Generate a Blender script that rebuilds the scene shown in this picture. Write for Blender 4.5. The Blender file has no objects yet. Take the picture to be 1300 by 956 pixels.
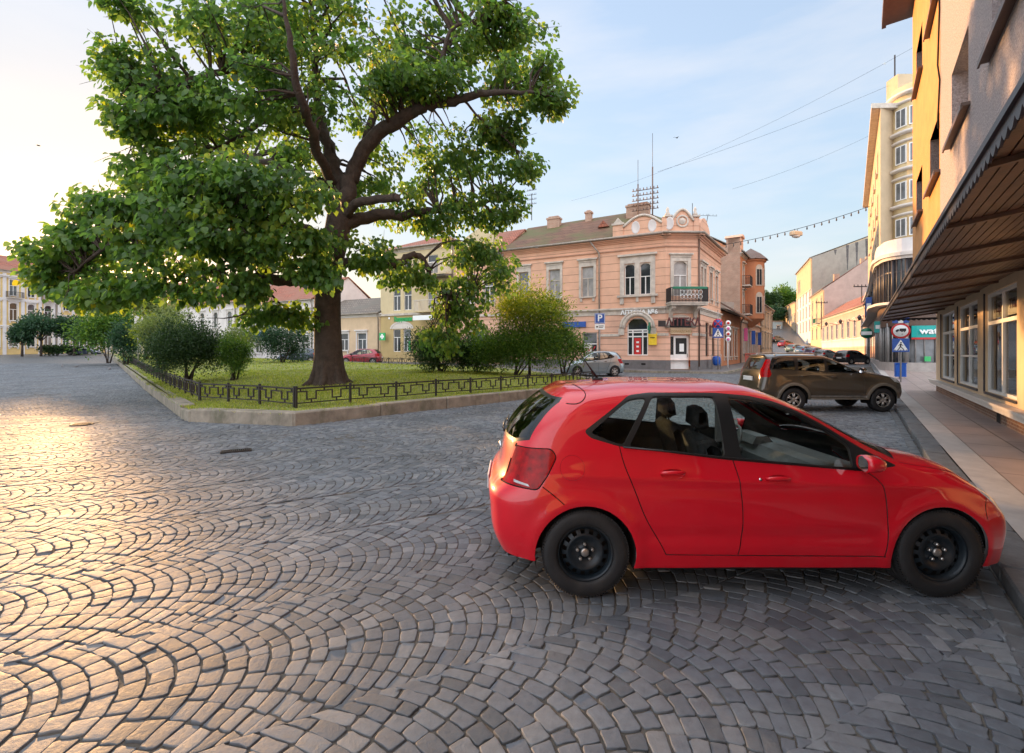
import bpy, bmesh, math, random
import numpy as np
from mathutils import Vector, Matrix
from mathutils.geometry import delaunay_2d_cdt

R = math.radians
random.seed(7)
rng = np.random.default_rng(11)
scene = bpy.context.scene
COL = scene.collection

# ------------------------------------------------------------------ camera, sky, sun, exposure
CAM_H = 1.71          # eye height
F = 590.0             # focal length in photo pixels (photo is 1300 wide)
HZ = 447.0            # horizon row
cam_data = bpy.data.cameras.new("camera")
cam = bpy.data.objects.new("camera", cam_data)
COL.objects.link(cam)
cam.location = (0, 0, CAM_H)
cam.rotation_euler = (R(90), 0, 0)
cam_data.sensor_width = 36
cam_data.lens = F / 1300 * 36
cam_data.shift_y = (HZ - 478) / 1300
cam_data.clip_start = 0.05
cam_data.clip_end = 3000
scene.camera = cam

SUN_AZ, SUN_EL = R(-41.5), R(8.0)     # azimuth from +Y towards +X
world = bpy.data.worlds.new("World")
scene.world = world
world.use_nodes = True
wn, wl = world.node_tree.nodes, world.node_tree.links
wn.clear()
sky = wn.new('ShaderNodeTexSky')
sky.sky_type = 'NISHITA'
sky.sun_disc = False
sky.sun_elevation = SUN_EL
sky.sun_rotation = SUN_AZ
sky.altitude = 100
sky.air_density = 1.0
sky.dust_density = 0.6
sky.ozone_density = 1.3
bg = wn.new('ShaderNodeBackground')
bg.inputs['Strength'].default_value = 0.15
wo = wn.new('ShaderNodeOutputWorld')
# thin high cloud and a faint contrail veil, laid out by direction in the sky
tc = wn.new('ShaderNodeTexCoord')
mp = wn.new('ShaderNodeMapping'); mp.inputs['Scale'].default_value = (1.0, 1.6, 5.0); mp.inputs['Rotation'].default_value = (0, R(12), R(25))
nz = wn.new('ShaderNodeTexNoise'); nz.inputs['Scale'].default_value = 2.2; nz.inputs['Detail'].default_value = 7; nz.inputs['Roughness'].default_value = 0.55
cr = wn.new('ShaderNodeValToRGB')
cr.color_ramp.elements[0].position = 0.42; cr.color_ramp.elements[0].color = (0, 0, 0, 1)
cr.color_ramp.elements[1].position = 0.78; cr.color_ramp.elements[1].color = (0.55, 0.55, 0.55, 1)
mx = wn.new('ShaderNodeMix'); mx.data_type = 'RGBA'
mx.inputs[7].default_value = (0.86, 0.84, 0.85, 1)
wl.new(tc.outputs['Generated'], mp.inputs[0]); wl.new(mp.outputs[0], nz.inputs['Vector'])
wl.new(nz.outputs['Fac'], cr.inputs[0]); wl.new(cr.outputs[0], mx.inputs[0])
# soft shoulder on the brightest part of the sky (compresses the glare round the sun)
bw = wn.new('ShaderNodeRGBToBW'); wl.new(sky.outputs[0], bw.inputs[0])
m1 = wn.new('ShaderNodeMath'); m1.operation = 'MULTIPLY_ADD'; m1.inputs[1].default_value = 1.15; m1.inputs[2].default_value = 1.0; wl.new(bw.outputs[0], m1.inputs[0])
m2 = wn.new('ShaderNodeMath'); m2.operation = 'DIVIDE'; m2.inputs[0].default_value = 1.0; wl.new(m1.outputs[0], m2.inputs[1])
vm = wn.new('ShaderNodeVectorMath'); vm.operation = 'SCALE'; wl.new(sky.outputs[0], vm.inputs[0]); wl.new(m2.outputs[0], vm.inputs['Scale'])
tn = wn.new('ShaderNodeMix'); tn.data_type = 'RGBA'; tn.blend_type = 'MULTIPLY'; tn.inputs[0].default_value = 1.0; tn.inputs[7].default_value = (1.03, 0.99, 1.01, 1); 
vk = wn.new('ShaderNodeVectorMath'); vk.operation = 'MULTIPLY'; vk.inputs[1].default_value = (0.0036, 0.0023, 0.0010)
vs_ = wn.new('ShaderNodeVectorMath'); vs_.operation = 'MULTIPLY'; wl.new(sky.outputs[0], vs_.inputs[0]); wl.new(sky.outputs[0], vs_.inputs[1]); wl.new(vs_.outputs[0], vk.inputs[0])
va = wn.new('ShaderNodeVectorMath'); va.operation = 'ADD'; wl.new(vm.outputs[0], va.inputs[0]); wl.new(vk.outputs[0], va.inputs[1]); wl.new(va.outputs[0], tn.inputs[6])
hs_ = wn.new('ShaderNodeHueSaturation'); hs_.inputs['Saturation'].default_value = 0.74; wl.new(tn.outputs[2], hs_.inputs['Color'])
wl.new(hs_.outputs[0], mx.inputs[6]); 
# added sky brightening overhead and behind the camera, there to fill the shade
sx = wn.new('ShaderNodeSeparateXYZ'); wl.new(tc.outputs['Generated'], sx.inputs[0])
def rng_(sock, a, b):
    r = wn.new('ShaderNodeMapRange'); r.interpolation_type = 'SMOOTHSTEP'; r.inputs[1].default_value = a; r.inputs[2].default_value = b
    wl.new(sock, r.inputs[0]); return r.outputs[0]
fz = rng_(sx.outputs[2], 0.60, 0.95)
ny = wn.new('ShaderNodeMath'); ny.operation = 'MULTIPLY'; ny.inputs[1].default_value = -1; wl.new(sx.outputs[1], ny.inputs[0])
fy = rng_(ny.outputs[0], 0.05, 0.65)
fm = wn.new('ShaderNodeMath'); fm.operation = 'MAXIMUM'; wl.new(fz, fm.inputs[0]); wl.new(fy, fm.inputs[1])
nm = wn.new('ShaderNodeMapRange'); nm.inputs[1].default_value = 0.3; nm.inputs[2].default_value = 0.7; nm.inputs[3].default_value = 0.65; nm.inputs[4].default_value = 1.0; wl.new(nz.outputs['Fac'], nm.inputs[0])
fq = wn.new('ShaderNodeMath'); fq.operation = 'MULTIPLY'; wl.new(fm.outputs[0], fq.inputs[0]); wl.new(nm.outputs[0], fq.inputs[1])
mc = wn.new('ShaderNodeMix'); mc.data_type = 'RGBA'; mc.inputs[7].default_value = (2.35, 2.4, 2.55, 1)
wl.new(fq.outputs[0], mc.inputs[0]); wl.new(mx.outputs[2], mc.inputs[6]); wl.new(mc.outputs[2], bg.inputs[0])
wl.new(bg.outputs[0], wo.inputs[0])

SUN_DIR = Vector((math.sin(SUN_AZ) * math.cos(SUN_EL), math.cos(SUN_AZ) * math.cos(SUN_EL), math.sin(SUN_EL)))
sun_data = bpy.data.lights.new("sun", 'SUN')
sun_data.energy = 2.0
sun_data.angle = R(1.2)
sun_data.color = (0.56, 0.31, 0.13)
sun = bpy.data.objects.new("sun", sun_data)
COL.objects.link(sun)
sun.location = (-60, 60, 40)
sun.rotation_euler = SUN_DIR.to_track_quat('Z', 'Y').to_euler()

scene.view_settings.view_transform = 'Standard'
scene.view_settings.look = 'None'
scene.view_settings.gamma = 1.0
scene.view_settings.use_curve_mapping = False
scene.view_settings.exposure = 2.98
scene.cycles.max_bounces = 8
scene.cycles.transparent_max_bounces = 12
scene.cycles.sample_clamp_indirect = 6
scene.cycles.use_denoising = True


def P(u, v, Y):
    """world point seen at photo pixel (u, v) at depth Y (used to measure the place)"""
    return Vector(((u - 650) / F * Y, Y, CAM_H - (v - HZ) / F * Y))


def sstep(a, b, x):
    t = min(1.0, max(0.0, (x - a) / (b - a)))
    return t * t * (3 - 2 * t)


def zg(x, y):
    """height of the terrain"""
    w = sstep(0.1, 0.5, x / max(y, 1.0)) if y > 1 else 0
    base = (0.024 * (1 - w) + 0.0137 * w)
    d = max(0.0, y - 18)
    h = base * (d * d / (d + 4.0)) if d > 0 else 0.0
    if w > 0:
        e = max(0.0, y - 66)
        h += w * (0.042 * e if e < 62 else 0.042 * 62 + 0.215 * (e - 62))
        if y > 200:
            h -= w * 0.2 * (y - 200)
    return h


# ------------------------------------------------------------------ materials
MATS = {}


def mat(name, color, rough=0.7, metal=0.0, var=0.12, scale=4.0, bump=0.0, bscale=None, spec=0.5, coat=0.0,
        trans=0.0, alpha=1.0, stain=0.0, stain_col=(0.08, 0.07, 0.06), emit=None, bdist=0.01, sheen=0.0):
    """principled material with noise mottling, optional dirt stains and bump"""
    m = bpy.data.materials.new(name)
    m.use_nodes = True
    n, l = m.node_tree.nodes, m.node_tree.links
    b = n['Principled BSDF']
    b.inputs['Roughness'].default_value = rough
    b.inputs['Metallic'].default_value = metal
    b.inputs['Specular IOR Level'].default_value = spec
    b.inputs['Coat Weight'].default_value = coat
    b.inputs['Coat Roughness'].default_value = 0.03
    b.inputs['Transmission Weight'].default_value = trans
    b.inputs['Alpha'].default_value = alpha
    c4 = (*color, 1)
    b.inputs['Base Color'].default_value = c4
    if emit:
        b.inputs['Emission Color'].default_value = (*color, 1)
        b.inputs['Emission Strength'].default_value = emit
    if var or bump or stain:
        t = n.new('ShaderNodeTexCoord')
        nzz = n.new('ShaderNodeTexNoise')
        nzz.inputs['Scale'].default_value = scale
        nzz.inputs['Detail'].default_value = 6
        nzz.inputs['Roughness'].default_value = 0.6
        l.new(t.outputs['Object'], nzz.inputs['Vector'])
        out = None
        if var:
            r = n.new('ShaderNodeValToRGB')
            r.color_ramp.elements[0].position = 0.3
            r.color_ramp.elements[1].position = 0.7
            r.color_ramp.elements[0].color = (*[max(0, c * (1 - var)) for c in color], 1)
            r.color_ramp.elements[1].color = (*[min(1, c * (1 + var)) for c in color], 1)
            l.new(nzz.outputs['Fac'], r.inputs[0])
            out = r.outputs[0]
            l.new(out, b.inputs['Base Color'])
        if stain:
            n2 = n.new('ShaderNodeTexNoise'); n2.inputs['Scale'].default_value = scale * 0.35; n2.inputs['Detail'].default_value = 9
            n2.inputs['Roughness'].default_value = 0.7
            mp2 = n.new('ShaderNodeMapping'); mp2.inputs['Scale'].default_value = (1, 1, 0.45)
            l.new(t.outputs['Object'], mp2.inputs[0]); l.new(mp2.outputs[0], n2.inputs['Vector'])
            r2 = n.new('ShaderNodeValToRGB')
            r2.color_ramp.elements[0].position = 0.5; r2.color_ramp.elements[0].color = (0, 0, 0, 1)
            r2.color_ramp.elements[1].position = 0.72; r2.color_ramp.elements[1].color = (stain, stain, stain, 1)
            l.new(n2.outputs['Fac'], r2.inputs[0])
            mm = n.new('ShaderNodeMix'); mm.data_type = 'RGBA'
            l.new(r2.outputs[0], mm.inputs[0])
            if out: l.new(out, mm.inputs[6])
            else: mm.inputs[6].default_value = c4
            mm.inputs[7].default_value = (*stain_col, 1)
            l.new(mm.outputs[2], b.inputs['Base Color'])
        if bump:
            n3 = n.new('ShaderNodeTexNoise'); n3.inputs['Scale'].default_value = bscale or scale * 6; n3.inputs['Detail'].default_value = 5
            l.new(t.outputs['Object'], n3.inputs['Vector'])
            bp = n.new('ShaderNodeBump'); bp.inputs['Strength'].default_value = bump; bp.inputs['Distance'].default_value = bdist
            l.new(n3.outputs['Fac'], bp.inputs['Height']); l.new(bp.outputs[0], b.inputs['Normal'])
    m.diffuse_color = c4
    MATS[name] = m
    return m


def brick_mat(name, c1, c2, mortar, bw=0.25, bh=0.075, ms=0.012, plane='xz', rough=0.85, bump=0.5):
    m = bpy.data.materials.new(name); m.use_nodes = True
    n, l = m.node_tree.nodes, m.node_tree.links
    b = n['Principled BSDF']; b.inputs['Roughness'].default_value = rough
    t = n.new('ShaderNodeTexCoord'); s = n.new('ShaderNodeSeparateXYZ'); c = n.new('ShaderNodeCombineXYZ')
    l.new(t.outputs['Object'], s.inputs[0])
    if plane == 'xz':
        a = n.new('ShaderNodeMath'); a.operation = 'ADD'
        l.new(s.outputs[0], a.inputs[0]); l.new(s.outputs[1], a.inputs[1])
        l.new(a.outputs[0], c.inputs[0]); l.new(s.outputs[2], c.inputs[1])
    else:
        l.new(s.outputs[0], c.inputs[0]); l.new(s.outputs[1], c.inputs[1])
    br = n.new('ShaderNodeTexBrick')
    br.inputs['Scale'].default_value = 1
    br.inputs['Brick Width'].default_value = bw; br.inputs['Row Height'].default_value = bh
    br.inputs['Mortar Size'].default_value = ms
    br.inputs['Color1'].default_value = (*c1, 1); br.inputs['Color2'].default_value = (*c2, 1); br.inputs['Mortar'].default_value = (*mortar, 1)
    l.new(c.outputs[0], br.inputs[0])
    nn = n.new('ShaderNodeTexNoise'); nn.inputs['Scale'].default_value = 1.7; nn.inputs['Detail'].default_value = 8
    l.new(t.outputs['Object'], nn.inputs['Vector'])
    hs = n.new('ShaderNodeHueSaturation')
    mr = n.new('ShaderNodeMapRange'); mr.inputs[3].default_value = 0.65; mr.inputs[4].default_value = 1.35
    l.new(nn.outputs['Fac'], mr.inputs[0]); l.new(mr.outputs[0], hs.inputs['Value']); l.new(br.outputs[0], hs.inputs['Color'])
    l.new(hs.outputs[0], b.inputs['Base Color'])
    bp = n.new('ShaderNodeBump'); bp.inputs['Strength'].default_value = bump; bp.inputs['Distance'].default_value = 0.01
    inv = n.new('ShaderNodeMath'); inv.operation = 'SUBTRACT'; inv.inputs[0].default_value = 1
    l.new(br.outputs['Fac'], inv.inputs[1]); l.new(inv.outputs[0], bp.inputs['Height']); l.new(bp.outputs[0], b.inputs['Normal'])
    MATS[name] = m
    return m


def roof_mat(name, c1, c2, w=0.25, h=0.3):
    m = brick_mat(name, c1, tuple(x * 0.75 for x in c1), tuple(x * 0.3 for x in c1), w, h, 0.02, 'xz', 0.8, 0.8)
    n, l = m.node_tree.nodes, m.node_tree.links
    b = n['Principled BSDF']
    src = b.inputs['Base Color'].links[0].from_socket
    nn = n.new('ShaderNodeTexNoise'); nn.inputs['Scale'].default_value = 0.35; nn.inputs['Detail'].default_value = 8
    t = n.new('ShaderNodeTexCoord'); l.new(t.outputs['Object'], nn.inputs['Vector'])
    r = n.new('ShaderNodeValToRGB'); r.color_ramp.elements[0].position = 0.42; r.color_ramp.elements[1].position = 0.6
    l.new(nn.outputs['Fac'], r.inputs[0])
    mm = n.new('ShaderNodeMix'); mm.data_type = 'RGBA'
    l.new(r.outputs[0], mm.inputs[0]); l.new(src, mm.inputs[6]); mm.inputs[7].default_value = (*c2, 1)
    l.new(mm.outputs[2], b.inputs['Base Color'])
    return m


# ------------------------------------------------------------------ mesh building
class MB:
    """collects shapes; build() links them as one mesh object"""
    def __init__(self):
        self.v = []; self.f = []; self.m = []; self.s = []

    def add(self, verts, faces, mi=0, smooth=False, M=None):
        o = len(self.v)
        if M is not None:
            verts = [M @ Vector(p) for p in verts]
        self.v += [tuple(p) for p in verts]
        self.f += [tuple(o + i for i in f) for f in faces]
        self.m += [mi] * len(faces); self.s += [smooth] * len(faces)
        return self

    def box(self, x0, x1, y0, y1, z0, z1, mi=0, M=None):
        v = [(x0, y0, z0), (x1, y0, z0), (x1, y1, z0), (x0, y1, z0), (x0, y0, z1), (x1, y0, z1), (x1, y1, z1), (x0, y1, z1)]
        return self.add(v, [(0, 3, 2, 1), (4, 5, 6, 7), (0, 1, 5, 4), (1, 2, 6, 5), (2, 3, 7, 6), (3, 0, 4, 7)], mi, False, M)

    def bev(self, x0, x1, y0, y1, z0, z1, b=0.02, mi=0, M=None):
        """box with chamfered vertical and top edges"""
        if b * 2 > min(x1 - x0, y1 - y0): b = min(x1 - x0, y1 - y0) * 0.3
        def ring(i, z):
            return [(x0 + b + i, y0 + i, z), (x1 - b - i, y0 + i, z), (x1 - i, y0 + b + i, z), (x1 - i, y1 - b - i, z),
                    (x1 - b - i, y1 - i, z), (x0 + b + i, y1 - i, z), (x0 + i, y1 - b - i, z), (x0 + i, y0 + b + i, z)]
        v = ring(0, z0) + ring(0, z1 - b) + ring(b * 0.6, z1)
        f = [tuple(range(7, -1, -1)), tuple(range(16, 24))]
        for k in (0, 8):
            for i in range(8):
                j = (i + 1) % 8
                f.append((k + i, k + j, k + 8 + j, k + 8 + i))
        return self.add(v, f, mi, False, M)

    def prism(self, pts, d0, d1, axis='y', mi=0, M=None, smooth=False):
        """polygon extruded along an axis; pts are in the two other axes"""
        n = len(pts)
        def mk(p, d):
            return {'y': (p[0], d, p[1]), 'z': (p[0], p[1], d), 'x': (d, p[0], p[1])}[axis]
        v = [mk(p, d0) for p in pts] + [mk(p, d1) for p in pts]
        self.add(v, [tuple(range(n)), tuple(range(2 * n - 1, n - 1, -1))], mi, False, M)
        o = len(self.v) - 2 * n
        for i in range(n):
            j = (i + 1) % n
            self.f.append((o + i, o + n + i, o + n + j, o + j)); self.m.append(mi); self.s.append(smooth)
        return self

    def tube(self, path, r, seg=8, mi=0, M=None, caps=True, smooth=True):
        path = [Vector(p) for p in path]
        n = len(path)
        rr = r if isinstance(r, (list, tuple)) else [r] * n
        v = []; f = []
        up = None
        for i, p in enumerate(path):
            d = (path[min(i + 1, n - 1)] - path[max(i - 1, 0)])
            if d.length < 1e-9: d = Vector((0, 0, 1))
            d.normalize()
            if up is None:
                up = d.orthogonal().normalized()
            else:
                up = (up - d * up.dot(d))
                up = up.normalized() if up.length > 1e-6 else d.orthogonal().normalized()
            w = d.cross(up)
            for k in range(seg):
                a = 2 * math.pi * k / seg
                v.append(p + (up * math.cos(a) + w * math.sin(a)) * rr[i])
        for i in range(n - 1):
            for k in range(seg):
                k2 = (k + 1) % seg
                f.append((i * seg + k, i * seg + k2, (i + 1) * seg + k2, (i + 1) * seg + k))
        if caps:
            f.append(tuple(range(seg - 1, -1, -1))); f.append(tuple((n - 1) * seg + k for k in range(seg)))
        return self.add(v, f, mi, smooth, M)

    def lathe(self, prof, seg=16, mi=0, M=None, smooth=True, axis='z', cap=True):
        """prof: (radius, height) pairs"""
        v = []; f = []
        for (r, h) in prof:
            for k in range(seg):
                a = 2 * math.pi * k / seg
                c, s = r * math.cos(a), r * math.sin(a)
                v.append({'z': (c, s, h), 'y': (c, h, s), 'x': (h, c, s)}[axis])
        for i in range(len(prof) - 1):
            for k in range(seg):
                k2 = (k + 1) % seg
                f.append((i * seg + k, i * seg + k2, (i + 1) * seg + k2, (i + 1) * seg + k))
        if cap:
            f.append(tuple(range(seg - 1, -1, -1))); f.append(tuple((len(prof) - 1) * seg + k for k in range(seg)))
        return self.add(v, f, mi, smooth, M)

    def quad(self, a, b, c, d, mi=0, M=None):
        return self.add([a, b, c, d], [(0, 1, 2, 3)], mi, False, M)

    def build(self, name, mats, parent=None, world=False, label=None):
        """vertices are in the parent's frame (world=True: in world space)"""
        me = bpy.data.meshes.new(name)
        vs = self.v
        if parent is not None and world:
            inv = wmat(parent).inverted()
            vs = [tuple(inv @ Vector(p)) for p in vs]
        me.from_pydata(vs, [], self.f)
        if not isinstance(mats, (list, tuple)): mats = [mats]
        for m in mats: me.materials.append(MATS[m] if isinstance(m, str) else m)
        me.polygons.foreach_set('material_index', self.m)
        me.polygons.foreach_set('use_smooth', self.s)
        me.update()
        o = bpy.data.objects.new(name, me)
        COL.objects.link(o)
        if parent is not None: o.parent = parent
        if label: o['label'] = label
        return o


def wmat(o):
    M = Matrix.LocRotScale(o.location, o.rotation_euler, o.scale)
    return wmat(o.parent) @ M if o.parent else M


def tag(o, label=None, cat=None, group=None, kind=None):
    if label: o['label'] = label
    if cat: o['category'] = cat
    if group: o['group'] = group
    if kind: o['kind'] = kind
    return o


def thing(name, label, cat, loc=(0, 0, 0), rz=0.0, group=None):
    o = bpy.data.objects.new(name, None)
    COL.objects.link(o)
    o.empty_display_size = 0.2
    o.location = loc; o.rotation_euler = (0, 0, rz)
    return tag(o, label, cat, group)


def copy_tree(o, parent=None):
    c = o.copy(); COL.objects.link(c)
    if parent is not None: c.parent = parent
    for ch in list(o.children):
        copy_tree(ch, c)
    return c


def fast_mesh(name, V, Q, mats, parent=None, smooth=False, attrs=None, mi=None, tri=False):
    """numpy verts (n,3) and faces (m,k)"""
    me = bpy.data.meshes.new(name)
    V = np.ascontiguousarray(V, dtype=np.float32); Q = np.ascontiguousarray(Q, dtype=np.int32)
    k = Q.shape[1]
    me.vertices.add(len(V)); me.vertices.foreach_set('co', V.ravel())
    me.loops.add(Q.size); me.loops.foreach_set('vertex_index', Q.ravel())
    me.polygons.add(len(Q))
    me.polygons.foreach_set('loop_start', np.arange(0, Q.size, k, dtype=np.int32))
    me.polygons.foreach_set('loop_total', np.full(len(Q), k, dtype=np.int32))
    if smooth: me.polygons.foreach_set('use_smooth', np.ones(len(Q), dtype=bool))
    if not isinstance(mats, (list, tuple)): mats = [mats]
    for m in mats: me.materials.append(MATS[m] if isinstance(m, str) else m)
    if mi is not None: me.polygons.foreach_set('material_index', np.asarray(mi, dtype=np.int32))
    if attrs:
        for an, (dom, arr) in attrs.items():
            a = me.attributes.new(an, 'FLOAT', dom); a.data.foreach_set('value', np.asarray(arr, dtype=np.float32))
    me.update(calc_edges=True)
    me.validate()
    o = bpy.data.objects.new(name, me); COL.objects.link(o)
    if parent is not None: o.parent = parent
    return o


def text_obj(name, txt, size, M, m, parent, depth=0.01, align='CENTER', xscale=1.0, bold=0.0, spacing=1.0):
    """lettering as a real extruded mesh; M: matrix (x along the text, y up) in the parent's frame"""
    cu = bpy.data.curves.new(name, 'FONT')
    cu.body = txt; cu.size = size; cu.extrude = depth; cu.align_x = align; cu.align_y = 'CENTER'
    cu.offset = bold; cu.space_character = spacing
    cu.resolution_u = 3
    t = bpy.data.objects.new(name + "_tmp", cu); COL.objects.link(t)
    dg = bpy.context.evaluated_depsgraph_get()
    me = bpy.data.meshes.new_from_object(t.evaluated_get(dg))
    bpy.data.objects.remove(t); bpy.data.curves.remove(cu)
    me.transform(M @ Matrix.Diagonal((xscale, 1, 1, 1)))
    me.name = name
    me.materials.clear(); me.materials.append(MATS[m] if isinstance(m, str) else m)
    o = bpy.data.objects.new(name, me); COL.objects.link(o)
    if parent is not None: o.parent = parent
    return o


# matrix placing text on a facade (x along wall, z up, facing -y)
def TM(x, y, z, rz=0.0):
    return Matrix.Translation((x, y, z)) @ Matrix.Rotation(rz, 4, 'Z') @ Matrix.Rotation(R(90), 4, 'X')
# ------------------------------------------------------------------ ground, road, kerbs, pavement, lawn
mat('joint_dirt', (0.085, 0.075, 0.062), 0.95, var=0.4, scale=9, bump=0.5, bscale=60)
mat('granite_kerb', (0.10, 0.105, 0.11), 0.6, var=0.3, scale=7, bump=0.5, bscale=45, stain=0.4)
mat('concrete_kerb', (0.25, 0.22, 0.175), 0.85, var=0.3, scale=4, bump=0.7, bscale=40, stain=0.95, stain_col=(0.075, 0.08, 0.045))
mat('pale_band', (0.38, 0.345, 0.32), 0.7, var=0.12, scale=4, bump=0.2, stain=0.3, stain_col=(0.2, 0.18, 0.16))
mat('iron', (0.022, 0.02, 0.018), 0.6, metal=0.1, var=0.3, scale=10, bump=0.2, bscale=60, stain=0.3, stain_col=(0.10, 0.05, 0.03))
mat('lawn_soil', (0.19, 0.21, 0.045), 0.95, var=0.45, scale=1.6, bump=0.6, bscale=30, stain=0.6, stain_col=(0.12, 0.085, 0.045))
brick_mat('pavement_tile', (0.37, 0.285, 0.255), (0.33, 0.26, 0.235), (0.12, 0.09, 0.075), 1.25, 0.62, 0.014, 'xy', 0.42, 0.25)
mat('asphalt', (0.13, 0.125, 0.125), 0.75, var=0.15, scale=3, bump=0.4, bscale=120, stain=0.3)


def cobble_material():
    m = bpy.data.materials.new('cobble_stone'); m.use_nodes = True
    n, l = m.node_tree.nodes, m.node_tree.links
    b = n['Principled BSDF']; b.inputs['Specular IOR Level'].default_value = 0.65
    at = n.new('ShaderNodeAttribute'); at.attribute_name = 'rnd'
    r = n.new('ShaderNodeValToRGB')
    e = r.color_ramp.elements
    e[0].position = 0.0; e[0].color = (0.060, 0.070, 0.080, 1)
    e[1].position = 1.0; e[1].color = (0.165, 0.175, 0.185, 1)
    for p_, c_ in ((0.35, (0.090, 0.103, 0.120, 1)), (0.7, (0.115, 0.129, 0.145, 1)), (0.9, (0.135, 0.144, 0.152, 1))):
        x = r.color_ramp.elements.new(p_); x.color = c_
    l.new(at.outputs['Fac'], r.inputs[0])
    t = n.new('ShaderNodeTexCoord')
    nz1 = n.new('ShaderNodeTexNoise'); nz1.inputs['Scale'].default_value = 22; nz1.inputs['Detail'].default_value = 7
    l.new(t.outputs['Object'], nz1.inputs['Vector'])
    nz2 = n.new('ShaderNodeTexNoise'); nz2.inputs['Scale'].default_value = 0.6; nz2.inputs['Detail'].default_value = 6
    l.new(t.outputs['Object'], nz2.inputs['Vector'])
    mr = n.new('ShaderNodeMapRange'); mr.inputs[3].default_value = 0.6; mr.inputs[4].default_value = 1.4
    l.new(nz1.outputs['Fac'], mr.inputs[0])
    mr2 = n.new('ShaderNodeMapRange'); mr2.inputs[1].default_value = 0.3; mr2.inputs[2].default_value = 0.7; mr2.inputs[3].default_value = 0.75; mr2.inputs[4].default_value = 1.3
    l.new(nz2.outputs['Fac'], mr2.inputs[0])
    mu = n.new('ShaderNodeMath'); mu.operation = 'MULTIPLY'; l.new(mr.outputs[0], mu.inputs[0]); l.new(mr2.outputs[0], mu.inputs[1])
    hs = n.new('ShaderNodeHueSaturation'); l.new(mu.outputs[0], hs.inputs['Value']); l.new(r.outputs[0], hs.inputs['Color'])
    # trodden-in dust lying in wide patches and along the joints
    nz4 = n.new('ShaderNodeTexNoise'); nz4.inputs['Scale'].default_value = 1.1; nz4.inputs['Detail'].default_value = 9; nz4.inputs['Roughness'].default_value = 0.72
    l.new(t.outputs['Object'], nz4.inputs['Vector'])
    dr = n.new('ShaderNodeMapRange'); dr.inputs[1].default_value = 0.50; dr.inputs[2].default_value = 0.74; dr.inputs[3].default_value = 0.0; dr.inputs[4].default_value = 0.42
    l.new(nz4.outputs['Fac'], dr.inputs[0])
    dm = n.new('ShaderNodeMix'); dm.data_type = 'RGBA'; dm.inputs[7].default_value = (0.20, 0.185, 0.16, 1)
    l.new(dr.outputs[0], dm.inputs[0]); l.new(hs.outputs[0], dm.inputs[6]); l.new(dm.outputs[2], b.inputs['Base Color'])
    rr = n.new('ShaderNodeMapRange'); rr.inputs[3].default_value = 0.46; rr.inputs[4].default_value = 0.78
    l.new(nz1.outputs['Fac'], rr.inputs[0]); l.new(rr.outputs[0], b.inputs['Roughness'])
    nz3 = n.new('ShaderNodeTexNoise'); nz3.inputs['Scale'].default_value = 45; nz3.inputs['Detail'].default_value = 8; nz3.inputs['Roughness'].default_value = 0.65
    l.new(t.outputs['Object'], nz3.inputs['Vector'])
    bp = n.new('ShaderNodeBump'); bp.inputs['Strength'].default_value = 0.55; bp.inputs['Distance'].default_value = 0.006
    l.new(nz3.outputs['Fac'], bp.inputs['Height']); l.new(bp.outputs[0], b.inputs['Normal'])
    MATS['cobble_stone'] = m


cobble_material()

LANE = R(28)
ux, uy = math.cos(LANE), math.sin(LANE)
KDIR = Vector((0.5995, 0.8004, 0))          # right-hand kerb direction
KN = Vector((0.8004, -0.5995, 0))           # towards the shop
KX, KS = 1.04, 0.749                        # kerb line X = KX + KS*Y

PARK = [(-58.0, 67.0), (-8.70, 12.2), (-7.95, 11.45), (-5.05, 10.75), (4.2, 20.9), (4.4, 23.4), (-1.0, 34.5), (-14.0, 42.5), (-60.0, 74.0)]


def in_poly(x, y, poly):
    c = np.zeros(np.shape(x), dtype=bool)
    n = len(poly); j = n - 1
    for i in range(n):
        xi, yi = poly[i]; xj, yj = poly[j]
        with np.errstate(divide='ignore', invalid='ignore'):
            t = ((yi > y) != (yj > y)) & (x < (xj - xi) * (y - yi) / (yj - yi + 1e-12) + xi)
        c ^= t
        j = i
    return c


zg_v = np.vectorize(zg)


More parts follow.
